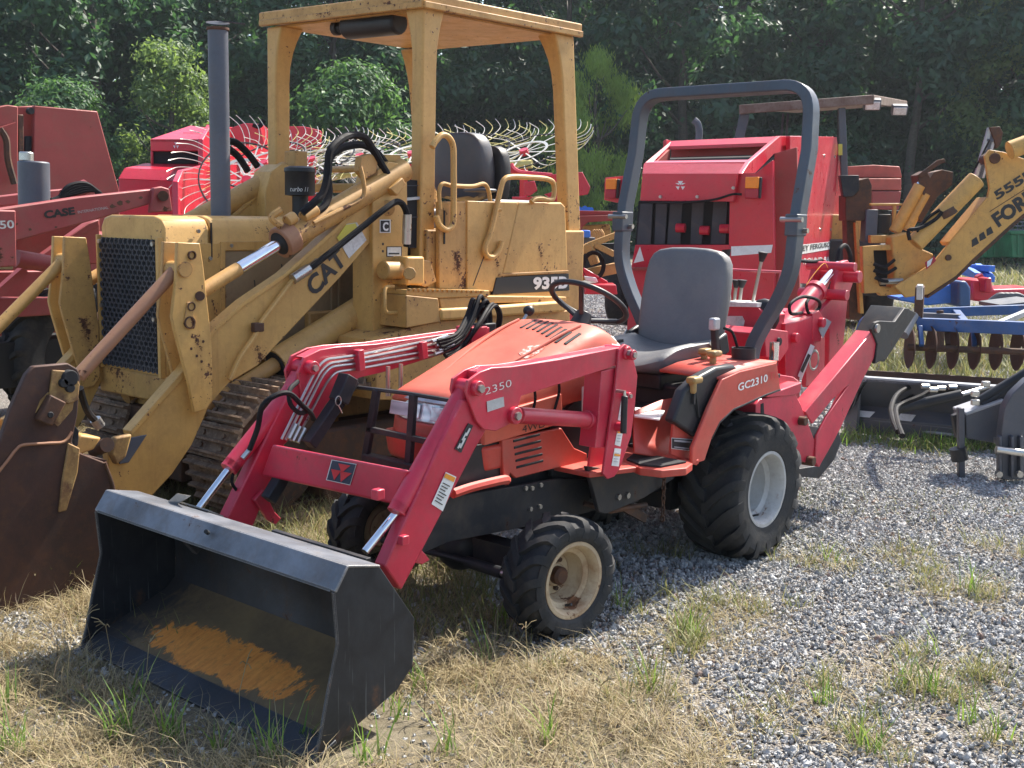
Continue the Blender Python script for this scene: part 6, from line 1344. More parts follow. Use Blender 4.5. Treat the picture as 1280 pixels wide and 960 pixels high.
gy2('upper_side', [(254, 174), (264, 156), (300, 160), (330, 156), (340, 165), (335, 205), (254, 206)], .36)
for k in range(5): p = G1.X(229+k*9, 167, -.1); MB().beam(p, p+eG[1]*.10, .04, .02).build('vent', M['dark'], B2)
MB().loft([[G1.X(148, 223, 1.0), G1.X(223, 226, 1.0)], [G1.X(156, 210, .75), G1.X(229, 213, .75)]], cap=False).build('front_slope', M['balerred'], B2, solid=.02)
MB().prism([G1.X(156, 210, .75), G1.X(229, 213, .75), G1.X(256, 205, .3), G1.X(182, 204, .3)], (0, 0, -.03)).build('front_deck', M['balerred'], B2)
gx2('lower_front', [(148, 223), (223, 226), (221, 300), (150, 300)], .99)
gy2('lower_side', [(223, 227), (229, 213), (258, 206), (345, 196), (345, 300), (223, 300)], .52)
gx2('rear_panel', [(355, 158), (380, 158), (401, 163), (400, 186), (355, 186)], -1.4, .3); gx2('rear_hump', [(288, 160), (305, 154), (325, 155), (330, 180), (288, 182)], -1.0, .3)
hose([G1.X(316, 156, -.9), G1.X(324, 158, -.9), G1.X(330, 150, -.9)], .03, B2)
for (u0, u1, uc, v0, v1) in ((.25, .75, .5, .10, .5), (.05, .42, .30, .55, .95), (.55, .95, .72, .55, .95)):
    cq = [(216, 177), (224, 177), (224, 186), (216, 186)]; a, b = quadlerp(cq, u0, u1, v0, v0)[:2]; t_ = quadlerp(cq, uc, uc, v1, v1)[0]; decal([G1.X(*p, .402) for p in (a, b, t_)], M['white'], B2, 'emblem_triangle', nrm=eG[0])
# ---------------- big faded baler at the far left
B3 = thing('old_round_baler', 'large old faded red baler with plain sloping side filling the upper left edge', 'round baler', (-2, -7.5, 0))
def oy(name, pts, y, th=.06, mat='balerfade', par=None): return fprism(W.Y, pts, y, V((0, -th, 0))).build(name, M[mat], par or B3, bevel=.01)
oy('side_wall', [(43, 132), (122, 139), (149, 237), (152, 330), (40, 330)], -7.4); oy('side_wall', [(-30, 138), (10, 131), (23, 133), (22, 330), (-30, 330)], -7.38)
oy('corner_post', [(22, 133), (44, 132), (44, 240), (22, 240)], -7.5, .06, 'balerfade'); oy('hinge_bar', [(23, 143), (30, 143), (30, 190), (23, 190)], -7.40, .06, 'rust')
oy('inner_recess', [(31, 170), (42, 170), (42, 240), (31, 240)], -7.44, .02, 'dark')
p = W.Y(36, 139, -7.44); MB().cyl(p, p+V((0, .05, 0)), .03, seg=12).build('pivot', M['dark'], B3)
MB().tube(catmull([W.Y(0, 160, -7.3), W.Y(8, 175, -7.3), W.Y(10, 200, -7.3), W.Y(18, 230, -7.3)], 4), .03, 6).build('bent_rod', M['rust'], B3)
MB().beam(W.Y(-5, 163, -7.3), W.Y(20, 155, -7.3), .04, .03).build('brace', M['balerfade'], B3)
MB().box((-.45, -8.2, 1.0), (1.5, 1.3, 1.4)).build('chamber', M['balerfade'], B3, bevel=.02)
for x_ in (-.8,): MB().cyl((x_, -7.3, .4), (x_, -7.6, .4), .4, seg=28).build('tyre', M['rubber'], B3, bevel=.04)
# ---------------- faded red loader tractor at left (CASE)
CT = thing('loader_tractor', 'faded red tractor with front loader arm marked CASE at the left edge', 'tractor', (0, -4.6, 0))
def cy(name, pts, y, th=.08, mat='casered', bev=.008): return fprism(W.Y, pts, y, V((0, -th, 0))).build(name, M[mat], CT, bevel=bev)
cy('loader_beam', [(-60, 268), (0, 261), (100, 246), (194, 236), (192, 254), (100, 280), (22, 301), (-60, 320)], -3.9, .10)
cy('loader_plate', [(-40, 262), (20, 263), (21, 333), (-40, 337)], -3.88, .03)
cy('end_bracket', [(192, 235), (202, 233), (212, 236), (216, 264), (188, 266)], -3.87, .04); MB().cyl(W.Y(204, 245, -3.93), W.Y(204, 245, -3.84), .035, seg=14).build('pin', M['rust'], CT)
cy('diagonal_strut', [(52, 320), (110, 279), (124, 274), (124, 282), (60, 324)], -4.1, .08); cy('back_plate', [(20, 300), (125, 270), (125, 330), (20, 330)], -4.25, .05, 'balerfade')
MB().cyl(W.Y(20, 323, -4.0), W.Y(90, 335, -4.0), .055, seg=18).build('loader_cylinder', M['casered'], CT)
cy('lower_beam', [(-40, 372), (84, 372), (84, 393), (-40, 400)], -4.3, .1); cy('lower_web', [(-40, 340), (84, 338), (84, 372), (-40, 374)], -4.5, .1, 'casered')
MB().beam(W.Y(-5, 368, -4.15), W.Y(30, 337, -4.15), .06, .05).build('gusset_strut', M['casered'], CT)
MB().cyl(W.Y(-10, 331, -3.95), W.Y(14, 331, -3.95), .03, seg=12).build('rod', M['steel'], CT)
text_box('CASE', W.Y(55.5, 273, -3.899), W.Y(94, 267.5, -3.899), W.Y(55.5, 264, -3.899), M['ink'], CT, bold=.05)
text_box('INTERNATIONAL', W.Y(97, 267, -3.899), W.Y(135, 261, -3.899), W.Y(97, 263.5, -3.899), M['silver'], CT)
text_box('1450', W.Y(-20, 287, -3.879), W.Y(14.5, 285, -3.879), W.Y(-20, 277, -3.879), M['paper'], CT, bold=.02)
for q, s_ in (((140, 258), 5), ((150, 254), 6), ((160, 252), 4), ((38, 287), 3), ((70, 284), 2.5), ((20, 280), 3), ((176, 247), 3)):
    decal([W.Y(q[0]+s_*math.cos(t)*rt.uniform(.5, 1.2), q[1]+s_*.6*math.sin(t)*rt.uniform(.5, 1.2), -3.8995) for t in [i*math.pi/4 for i in range(8)]], M['rust'], CT, 'rust_patch', nrm=(0, 1, 0))
MB().cyl(W.Y(43, 258, -4.3), W.Y(42, 202, -4.3), .098, seg=26).build('muffler', M['stack'], CT, bevel=.01); MB().cyl(W.Y(33, 202, -4.3), W.Y(33, 190, -4.3), .045, seg=18).build('exhaust_outlet', M['line'], CT, bevel=.008)
for k in range(5): hose([W.Y(72-k*2, 250, -4.2), W.Y(85+k*3, 233+k*2, -4.2), W.Y(105+k*2, 229+k*2.2, -4.2), W.Y(118+k*1.5, 236+k, -4.2), W.Y(124+k, 248, -4.2)], .014, CT)
cy('far_beam', [(-40, 250), (60, 238), (110, 234), (108, 242), (60, 252), (-40, 262)], -5.0, .1)
MB().cyl(W.Y(80, 246, -4.3), W.Y(108, 233, -4.3), .05, seg=16).build('valve_cylinder', M['casered'], CT)
c_ = W.Y(92, 488, -4.35); c_.z = .56; tyre((c_.x-.10, -4.5, .52), (0, 1, 0), .52, .30, .28, 22, CT, .03)
MB().box((.2, -5.2, .9), (2.6, .8, .9)).build('tractor_body', M['balerfade'], CT, bevel=.02); MB().box((1.0, -4.9, .5), (.9, 1.0, .3)).build('axle_housing', M['dark'], CT)
# ---------------- hay rakes: overlapping finger wheels
def rake_wheel_mesh():
    mb = MB(); R0, R1 = .46, .74
    pts = [V((R0*.93, 0, 0)), V((R0+.10, .01, 0)), V((R1-.06, .05, .005)), V((R1, .12, .03)), V((R1+.02, .17, .06))]
    mb.tube(catmull(pts, 4), .0042, 4); me = bpy.data.meshes.new('tine'); me.from_pydata(mb.v, [], mb.f); return me
TW = {}
for nm in ('tine_w', 'tine_y'): TW[nm] = rake_wheel_mesh(); TW[nm].materials.append(M[nm])
camdir = V((_f.x, _f.y, 0)).normalized(); camright = V((_r.x, _r.y, 0)).normalized()
HR = thing('hay_rake', 'hay rake with a row of overlapping thin wire finger wheels behind the yellow loader cab', 'hay rake', along(560, 12.4))
def rake_wheel(px, py, dep, s, tl, mats, par=HR, nt=40):
    c = DEP(px, py, dep); n = (V((0, 0, 1))*tl[0]-camdir*tl[1]+camright*tl[2]).normalized()
    e = bpy.data.objects.new('rake_wheel', None); COL.objects.link(e); place(e, c, par); e.rotation_euler = n.to_track_quat('Z', 'Y').to_euler(); e.scale = (s, s, s)
    def sub(nm, me, m):
        o = bpy.data.objects.new(nm, me); COL.objects.link(o); o.parent = e; WL[o.name] = c; return o
    def mk(nm, mb, m):
        me = bpy.data.meshes.new(nm); me.from_pydata(mb.v, [], mb.f); me.materials.append(M[m]); me.shade_smooth(); me.set_sharp_from_angle(angle=rad(40)); return sub(nm, me, m)
    mk('hub_ring', MB().lathe((0, 0, 0), (0, 0, 1), [(.465, -.006), (.48, -.006), (.48, .006), (.465, .006)], 36, closed=True), 'black_metal')
    mk('wheel_band', MB().lathe((0, 0, 0), (0, 0, 1), [(.24, 0), (.27, .006), (.27, .012), (.24, .008)], 30, closed=True), mats[0])
    mk('hub', MB().cyl((0, 0, -.03), (0, 0, .03), .05, seg=14), 'balerred')
    for k in range(10):
        a = k*math.pi/5; mk('wheel_spoke', MB().beam((.06*math.cos(a), .06*math.sin(a), 0), (.46*math.cos(a), .46*math.sin(a), 0), .016, .004), mats[0])
    for k in range(nt):
        o = sub('tine', TW[mats[k % len(mats)]], None); o.rotation_euler = (0, 0, 2*math.pi*k/nt+rt.uniform(-.03, .03))
for px, py, dep, s, tl, mats in ((655, 190, 12.2, .98, (.90, .36, -.28), ('tine_w', 'tine_y')), (585, 190, 12.8, 1.0, (.88, .40, -.22), ('tine_y', 'tine_w')), (515, 193, 12.6, 1.0, (.9, .38, -.16), ('tine_w', 'tine_w', 'tine_y')),
                                 (450, 196, 12.9, 1.0, (.9, .36, -.16), ('tine_w', 'tine_y')), (390, 200, 12.6, 1.0, (.9, .40, -.22), ('tine_w',)), (330, 205, 12.8, 1.0, (.85, .5, -.25), ('tine_w', 'tine_y'))):
    rake_wheel(px, py, dep, s, tl, mats)
MB().tube(catmull([DEP(350, 235, 12.6), DEP(450, 215, 12.6), DEP(560, 210, 12.5), DEP(665, 205, 12.2)], 5), .045, 8).build('rake_beam', M['tine_y'], HR)
for q in (390, 515, 655): MB().beam(DEP(q, 205, 12.5), V((DEP(q, 205, 12.5).x, DEP(q, 205, 12.5).y, 0)), .06, .06).build('rake_leg', M['balerred'], HR)
HR2 = thing('hay_rake', 'large round wire rake wheel leaning in front of the bright red baler', 'hay rake', along(270, 11.8))
rake_wheel(308, 226, 11.6, .98, (.55, .80, .25), ('tine_w',), HR2, 44)
MB().beam(DEP(308, 230, 11.8), along(308, 11.9), .07, .07).build('rake_leg', M['balerred'], HR2)
# red bent arms of a folded tedder between the yellow loader and the red baler
TD = thing('hay_tedder', 'folded red hay tool with curved arms just behind the yellow loader cab', 'hay tedder', along(700, 10.5))
hose([DEP(637, 206, 10.5), DEP(641, 212, 10.5), DEP(650, 217, 10.5), DEP(665, 219, 10.5), DEP(690, 221, 10.5)], .035, TD, 'balerred', nm='curved_arm')
def dd(name, pts, t, th, mat='balerred', par=None, bev=.006):
    n_ = camdir; p0 = DEP(pts[0][0], pts[0][1], t); return MB().prism([hit(a, b, p0, n_) for a, b in pts], n_*th).build(name, M[mat], par, bevel=bev)
dd('arm_plate', [(690, 218), (728, 215), (738, 234), (735, 243), (715, 246), (690, 248), (680, 243), (715, 232), (712, 226), (690, 228)], 10.6, .1, par=TD)
dd('arm_plate', [(655, 228), (668, 226), (672, 238), (662, 245), (655, 243)], 10.4, .1, par=TD); dd('lower_bar', [(640, 246), (715, 246), (715, 252), (640, 252)], 10.5, .1, par=TD)
MB().beam(DEP(715, 246, 10.6), along(715, 10.6), .08, .08).build('stand', M['balerred'], TD)
# red mower header and junk between post and roll bar
MW = thing('red_mower', 'dull red mower housing with pinkish top edge between the yellow post and the roll bar', 'mower', along(745, 11.5))
dd('housing_top', [(715, 263), (775, 264), (772, 269), (718, 270)], 11.4, .6, 'balerfade', MW); dd('housing_front', [(716, 270), (772, 269), (768, 276), (735, 278), (728, 284), (726, 300), (716, 300)], 11.3, .2, 'balerfade', MW)
dd('drum', [(727, 282), (762, 280), (766, 300), (726, 306)], 11.6, .3, 'cat2', MW)
for k in range(4): hose([DEP(740+k*3, 288, 11.2), DEP(743+k*3, 294, 11.2), DEP(740+k*3, 303, 11.2)], .03, MW, 'cat2', nm='coil')
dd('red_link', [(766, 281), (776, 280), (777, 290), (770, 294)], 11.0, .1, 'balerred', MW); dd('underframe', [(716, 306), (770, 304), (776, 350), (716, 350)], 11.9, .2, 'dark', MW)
YI = thing('drawbar_implement', 'tan drawbar frame with coiled black hose beside the roll bar foot', 'implement', along(745, 9.8))
for a, b, w_ in (((722, 318), (736, 307), .06), ((735, 307), (772, 293), .05), ((736, 308), (744, 330), .07), ((744, 306), (768, 318), .05), ((722, 345), (770, 335), .09)): MB().beam(DEP(*a, 9.8), DEP(*b, 9.8), w_, w_).build('frame_bar', M['cat2'], YI, bevel=.005)
for k in range(4): c_ = DEP(742, 332, 9.7-.03*k); MB().tube([c_+(camright*math.cos(t)*(.075+.006*k)+V((0, 0, 1))*math.sin(t)*(.10+.006*k)) for t in [i*math.pi/9 for i in range(18)]], .010, 6, closed=True).build('coiled_hose', M['hose'], YI)
dd('engine_box', [(721, 297), (744, 297), (744, 308), (722, 308)], 10.2, .3, 'cutter', YI)
dd('red_bar', [(722, 330), (760, 352), (760, 360), (722, 342)], 9.6, .1, 'balerred', YI); dd('silver_label', [(730, 345), (745, 347), (748, 353), (732, 351)], 9.55, .02, 'white', YI)
dd('red_foot', [(735, 356), (770, 356), (772, 368), (730, 368)], 9.4, .3, 'balerred', YI)
BX = thing('blue_box', 'small bright blue plastic box sitting behind the yellow rear post', 'box', along(732, 12.5)); dd('box_body', [(727, 288), (738, 288), (738, 297), (727, 297)], 10.1, .2, 'brightblue', BX, .01)
TP = thing('blue_tarp', 'crumpled blue tarpaulin bundle lying on the red mower', 'tarpaulin', along(730, 13))
MB().loft([[DEP(719+t*23, 262-abs(math.sin(t*9))*3-(2 if .2 < t < .8 else 0)-dz, 13-k*.4) for k in range(2) for dz in (0,)]+[DEP(719+t*23, 264, 13-.4), DEP(719+t*23, 264, 13)] for t in [i/12 for i in range(13)]]).build('tarp', M['brightblue'], TP, smooth=60)
# ---------------- blue disc harrow, red implement, dumpsters at the right
DH = thing('disc_harrow', 'blue disc harrow with rusty round discs standing behind the black cutter', 'disc harrow', along(1230, 11.5))
def bar(a, b, t0_, t1_, w_, mat, par, name='frame_bar'): return MB().beam(DEP(*a, t0_), DEP(*b, t1_), w_, w_).build(name, M[mat], par, bevel=.006)
bar((1150, 391), (1300, 386), 11.5, 11.2, .09, 'blue', DH); bar((1148, 405), (1300, 411), 10.4, 9.8, .11, 'blue', DH); bar((1150, 396), (1200, 398), 11, 10.8, .08, 'stack', DH)
bar((1195, 391), (1206, 405), 11.4, 10.4, .07, 'blue', DH); bar((1238, 409), (1300, 383), 10.0, 10.6, .05, 'silver', DH)
hose([DEP(1072, 440, 10.5), DEP(1075, 418, 10.5), DEP(1082, 402, 10.4), DEP(1100, 397, 10.4), DEP(1150, 398, 10.4)], .05, DH, 'blue', nm='curved_frame')
for k in range(7):
    px = 1136+k*27; c_ = DEP(px, 434+k*.5, 10.3-k*.04); a_ = (camright*.97-camdir*.10).normalized()
    dm = MB().lathe(c_, a_, [(.19, .0), (.165, .02), (.10, .036), (.03, .042), (.03, .036), (.10, .030), (.165, .014)], 24, closed=True).build('disc', M['catbucket'], DH, smooth=50)
MB().cyl(DEP(1135, 434, 10.3), DEP(1310, 441, 9.8), .03, seg=10).build('gang_axle', M['rust'], DH)
for k in range(5): bar((1150+k*33, 408), (1152+k*33, 432), 10.3, 10.2, .04, 'rust' if k % 2 else 'blue', DH, 'hanger')
bar((1150, 358), (1148, 398), 10.3, 10.4, .075, 'rust', DH, 'jack_stand'); bar((1150, 356), (1149.5, 374), 10.2, 10.25, .05, 'silver', DH, 'jack_tube')
bar((1175, 388), (1176, 440), 10.9, 10.9, .05, 'rust', DH, 'hanger')
PT = thing('blue_scoop', 'bright blue curved steel scoop lying on the ground beyond the disc harrow', 'scoop', along(1180, 15.5))
dd('scoop_side', [(1122, 372), (1150, 366), (1200, 352), (1199, 378), (1160, 382), (1125, 376)], 15.5, .5, 'brightblue', PT, .02); dd('scoop_end', [(1198, 352), (1208, 351), (1214, 360), (1214, 384), (1198, 384)], 15.2, .5, 'blue', PT, .03)
BT = thing('harrow_section', 'flat blue steel frame lying on the gravel near the green dumpsters', 'harrow section', along(1225, 20))
for a, b in (((1206, 334), (1240, 336)), ((1202, 339), (1240, 349)), ((1206, 334), (1222, 345)), ((1222, 333), (1238, 347))): bar(a, b, 19.5, 18.5, .1, 'brightblue', BT)
RI = thing('red_implement', 'low red farm implement with curved tines lying past the blue scoop', 'implement', along(1250, 16))
dd('red_body', [(1214, 350), (1240, 350), (1242, 362), (1300, 360), (1300, 374), (1236, 378), (1216, 376)], 15.8, .8, 'balerred', RI, .03); dd('red_block', [(1232, 348), (1240, 347), (1240, 366), (1232, 366)], 15.6, .3, 'balerred', RI, .02)
for k in range(4): hose([DEP(1237+k*6, 376, 15.2), DEP(1250+k*6, 368, 15.2), DEP(1262+k*6, 372, 15.2), DEP(1268+k*6, 380, 15.2)], .03, RI, 'stack', nm='tine')
bar((1222, 350), (1228, 346), 17, 17, .12, 'redlens', RI); 
GR = thing('dark_implement', 'dark flat steel implement edge lying at the right behind the harrow', 'implement', along(1270, 13)); dd('steel_plate', [(1250, 381), (1300, 375), (1300, 386), (1250, 386)], 12.8, .6, 'stack', GR)
for (a, b, lb, t_) in ((1228, 1259, 'green steel dumpster, the left one of two under the backhoe boom', 42), (1264, 1300, 'green steel dumpster cut off by the right picture edge', 41)):
    D_ = thing('dumpster', lb, 'dumpster', along((a+b)/2, t_), 'green dumpsters beyond the gravel'); 
    dd('bin', [(a, 292), (b, 291), (b-1, 322), (a+1, 322)], t_, 1.6, 'green', D_, .03); dd('bin_rim', [(a-1, 289), (b+1, 288), (b+1, 293), (a-1, 293)], t_-.1, 1.8, 'green', D_, .02)
    for k in range(3): x_ = a+(b-a)*(.25+.25*k); dd('bin_rib', [(x_-.8, 293), (x_+.8, 293), (x_+.8, 320), (x_-.8, 320)], t_-.06, .08, 'green', D_)
    for s_ in (.15, .85): x_ = a+(b-a)*s_; p_ = DEP(x_, 323, t_+.2); MB().cyl(V((p_.x, p_.y, .12)), V((p_.x, p_.y, .12))+camright*.1, .11, seg=12).build('caster', M['rubber'], D_)
GS = thing('wire_crate', 'grey wire mesh crate on the green dumpsters at the right edge', 'crate', along(1262, 40))
for k in range(14): MB().beam(DEP(1212+k*6, 278, 39.5), DEP(1212+k*6, 288, 39.5), .03, .03).build('wire', M['stack'], GS)
for yy in (278, 283, 288): MB().beam(DEP(1210, yy, 39.4), DEP(1294, yy-1, 39.4), .04, .04).build('wire', M['stack'], GS)
# dark steel blade on the ground behind the cutter
SB = thing('steel_blade', 'long flat dark brown steel blade standing on edge behind the black cutter', 'blade', W.Z(1150, 486, .05))
a, b = W.Z(1082, 482, .08), W.Z(1300, 496, .08)
MB().prism([a-V((0, 0, .08)), b-V((0, 0, .08)), b+V((0, 0, .14)), a+V((0, 0, .14))], V((_f.x, _f.y, 0))*.03).build('blade_plate', M['catbucket'], SB, bevel=.005)
# ---------------- black cutter attachment lying at the right
CU = thing('rotary_cutter', 'charcoal steel cutter attachment lying flat in the weeds at right', 'cutter attachment', W.Z(1150, 545, 0))
f0, f1 = W.Z(1058, 540, .02), W.Z(1300, 566, .02); zt_ = .125
g0_, g1_ = V((f0.x, f0.y, zt_)), V((f1.x, f1.y, zt_)); r0, r1 = W.Z(1083, 477, .42), W.Z(1300, 492, .42); m0, m1 = W.Z(1068, 508, .20), W.Z(1300, 530, .20)
back = V((_f.x, _f.y, 0)).normalized()
MB().prism([f0, f1, g1_, g0_], back*.02).build('front_skirt', M['cutter'], CU, bevel=.004)
MB().prism([g0_, g1_, m1, m0], V((0, 0, .02))).build('deck', M['cutter'], CU, bevel=.004); MB().prism([m0+V((0, 0, .004)), m1+V((0, 0, .004)), r1, r0], V((0, 0, .02))).build('hood_slope', M['cutter'], CU, bevel=.004)
MB().prism([r0+V((0, 0, .001)), r1+V((0, 0, .001)), r1+back*.10, r0+back*.10], V((0, 0, .03))).build('top_edge', M['cutterlight'], CU, bevel=.006)
MB().prism([f0, g0_, m0, r0, r0+back*.1, V((r0.x, r0.y, .02))+back*.1], V((-_r.x, -_r.y, 0))*.02).build('end_plate', M['cutter'], CU, bevel=.003)
MB().cyl(W.Z(1055, 527, .08), W.Z(1198, 545, .08), .012, seg=8).build('front_rod', M['cutterlight'], CU)
def on_plane(a, b, p0, p1, p2, off=.022):
    n_ = (p1-p0).cross(p2-p0).normalized(); n_ = n_ if n_.z > 0 else -n_; return hit(a, b, p0+n_*off, n_)
decal([on_plane(a, b, m0, m1, r0) for a, b in ((1078, 493), (1083, 480), (1103, 482), (1101, 497))], M['white'], CU); decal([on_plane(a, b, m0, m1, r0, .0245) for a, b in ((1081, 484), (1083, 481), (1102, 483), (1101, 487))], M['redprint'], CU)
decal([on_plane(a, b, m0, m1, r0, .0245) for a, b in ((1094, 486), (1100, 487), (1099, 494), (1093, 491))], M['redprint'], CU)
decal([on_plane(a, b, g0_, g1_, m0) for a, b in ((1063, 520), (1072, 513), (1094, 515), (1087, 522))], M['white'], CU); decal([on_plane(a, b, g0_, g1_, m0) for a, b in ((1120, 525), (1126, 517), (1145, 519), (1139, 527))], M['paper'], CU)
for q in ((1074, 504), (1093, 509), (1149, 515), (1168, 517)): p = on_plane(*q, m0, m1, r0); MB().cyl(p, p+V((0, 0, .04)), .012, seg=8).build('stud_bolt', M['steel'], CU)
MB().cyl(W.Z(1117, 512, .30), W.Z(1202, 493, .42), .035, seg=16).build('hydraulic_cylinder', M['black_plastic'], CU, bevel=.004); MB().cyl(W.Z(1202, 493, .42), W.Z(1236, 483, .46), .015, seg=10).build('cylinder_rod', M['line'], CU)
for pts in (((1122, 540), (1116, 525), (1114, 510), (1120, 495), (1132, 486), (1150, 480), (1156, 482)), ((1128, 545), (1122, 528), (1120, 512), (1128, 505), (1140, 500), (1152, 495), (1160, 490)), ((1128, 502), (1140, 496), (1150, 489), (1165, 488), (1180, 488), (1195, 486))):
    hose([W.Z(a, b, .30+.16*i/len(pts)) for i, (a, b) in enumerate(pts)], .017, CU)
for q in ((1152, 483), (1162, 487), (1172, 485), (1186, 484)): p = W.Z(*q, .46); MB().cyl(p, p+camright*.05, .017, seg=8).build('hose_fitting', M['line'], CU)
# ---------------- skid-steer mount with arched arm in front of it
SK = thing('mounting_frame', 'dark grey attachment frame with arched arm and thin leg at the right edge', 'attachment', W.Z(1240, 600, 0))
SP = Frame(W.Z(1205, 599, 0), 40.8)
def sx(name, pts, x, th=.06, mat='cutter', bev=.006): return fprism(SP.X, pts, x, SP.e[0]*-th).build(name, M[mat], SK, bevel=bev)
sx('support_leg', [(1198, 510), (1206, 510), (1207, 599), (1199, 599)], 0, .04, 'cutter'); sx('leg_guide', [(1191, 520), (1201, 516), (1208, 524), (1206, 545), (1196, 548)], -.05, .05, 'black_metal')
sx('box_beam', [(1207, 517), (1256, 500), (1256, 556), (1208, 548)], -.04, .20, 'cutter'); sx('beam_top', [(1207, 516), (1256, 499), (1256, 503), (1208, 520)], -.035, .22, 'cutterlight')
sx('arched_arm', [(1252, 600), (1252, 540), (1256, 510), (1266, 492), (1285, 474), (1310, 465), (1310, 492), (1292, 500), (1284, 515), (1281, 540), (1281, 600)], .12, .08)
for x_ in (1249, 1264, 1275): sx('clevis_plate', [(x_, 546), (x_+4, 545), (x_+4, 596), (x_, 598)], .16, .05, 'cutter')
MB().cyl(SP.X(1245, 562, .2), SP.X(1292, 568, .2), .022, seg=12).build('clevis_pin', M['line'], SK)
for q in ((1247, 592), (1273, 592)): p = SP.X(*q, .18); MB().cyl(p, p+SP.e[0]*.03, .02, seg=8).build('bolt', M['steel'], SK)
MB().cyl(SP.X(1197, 560, -.02), SP.X(1200, 575, -.02), .05, seg=12).build('foot_wheel', M['black_plastic'], SK)
for a, b in (((1222, 502), (1300, 455)), ((1226, 506), (1300, 463)), ((1236, 505), (1300, 474))): MB().cyl(SP.X(*a, -.1), SP.X(*b, -.1), .028, seg=12).build('black_tube', M['black_plastic'], SK)
for q in ((1219, 492), (1219, 503), (1232, 480)): MB().box(SP.X(*q, -.05), (.03, .05, .035), yaw=40).build('coupler', M['line'], SK, bevel=.006)
sx('lower_bar', [(1245, 548), (1300, 552), (1300, 562), (1246, 556)], .05, .05)
# ================================================================= GRAVEL, DIRT AND GRASS
import numpy as np
rng = np.random.default_rng(5)
def G(px, py, z=0): p = W.Z(px, py, z); return (p.x, p.y)
def inpoly(P, poly):
    x, y = P[:, 0], P[:, 1]; r = np.zeros(len(P), bool); n = len(poly); j = n-1
    for i in range(n):
        xi, yi = poly[i]; xj, yj = poly[j]
        c = ((yi > y) != (yj > y)) & (x < (xj-xi)*(y-yi)/(yj-yi+1e-12)+xi); r ^= c; j = i
    return r
def snoise(P, s, seed=0):
    """smooth value noise, 0..1"""
    q = P*s+seed*17.3; i = np.floor(q).astype(int); f = q-i; f = f*f*(3-2*f)
    def h(a, b): v = np.sin(a*127.1+b*311.7+seed*7.7)*43758.5453; return v-np.floor(v)
    return (h(i[:, 0], i[:, 1])*(1-f[:, 0])+h(i[:, 0]+1, i[:, 1])*f[:, 0])*(1-f[:, 1])+(h(i[:, 0], i[:, 1]+1)*(1-f[:, 0])+h(i[:, 0]+1, i[:, 1]+1)*f[:, 0])*f[:, 1]
GRASS = [G(540, 630), G(590, 700), G(640, 800), G(760, 826), G(835, 880), G(890, 965), (4.2, 2.9), (6.5, 0.5), (5.5, -5), (-3, -5), (-3.0, -1.2), (.4, -1.0)]
def warp(P, a=.22, s=2.2): return P+a*(np.stack([snoise(P, s, 1), snoise(P, s, 2)], 1)-.5)*2+a*.4*(np.stack([snoise(P, s*4, 3), snoise(P, s*4, 4)], 1)-.5)*2
PATCH = [(G(860, 805), .17, .9), (G(900, 775), .16, .6), (G(1160, 850), .20, .9), (G(1205, 745), .17, .8), (G(1130, 700), .14, .5), (G(1085, 930), .10, .9), (G(815, 860), .12, .9), (G(820, 690), .12, .4), (G(1030, 870), .10, .7), (G(930, 770), .14, .6), (G(1250, 690), .14, .5), (G(1040, 710), .08, .5), (G(1240, 930), .05, .5), (G(990, 700), .1, .4), (G(960, 900), .10, .4)]
SAND = [(G(1075, 822), .16), (G(1225, 905), .20), (G(620, 930), .16), (G(420, 930), .14), (G(1180, 660), .16), (G(860, 860), .10)]
# dirt sheet under the grass and sandy patches (each a few mm above the gravel bed)
def soil_sheet(name, c, r, z, mat, k=40):
    pts = []
    for i in range(k):
        a = 2*math.pi*i/k; rr = r*(1+.28*math.sin(3*a+c[0]*5)+.18*math.sin(7*a+c[1]*9)); pts.append(V((c[0]+math.cos(a)*rr, c[1]+math.sin(a)*rr, z)))
    mb = MB(); mb.add(pts, [tuple(range(k))]); return structure(mb.build(name, mat, smooth=0, recalc=False))
def sandmat():
    m, nt, bs = NM('sandy_dirt'); tc = nt.nodes.new('ShaderNodeTexCoord').outputs['Object']; a = noise_n(nt, 6, 8, .65, tc); b = noise_n(nt, 90, 5, .7, tc)
    c = mix(nt, ramp(nt, a, .35, .65), (.33, .29, .24), (.47, .43, .37)); c = mix(nt, ramp(nt, b, .5, .7), c, (.16, .14, .12)); nt.links.new(c, bs.inputs['Base Color']); bs.inputs['Roughness'].default_value = .95; bump(nt, b, .5, .01, bs); return m
M['sand'] = sandmat()
mb = MB(); n_ = len(GRASS); pts = []
for i in range(n_):
    a, b = V(GRASS[i]+(0,)), V(GRASS[(i+1) % n_]+(0,)); L_ = max(2, int((b-a).length/.12))
    for k in range(L_): p = a.lerp(b, k/L_); pts.append((p.x, p.y))
pts = warp(np.array(pts), .16); mb.add([V((p[0], p[1], .004)) for p in pts], [tuple(range(len(pts)))]); structure(mb.build('dry_soil', M['soil'], smooth=0))
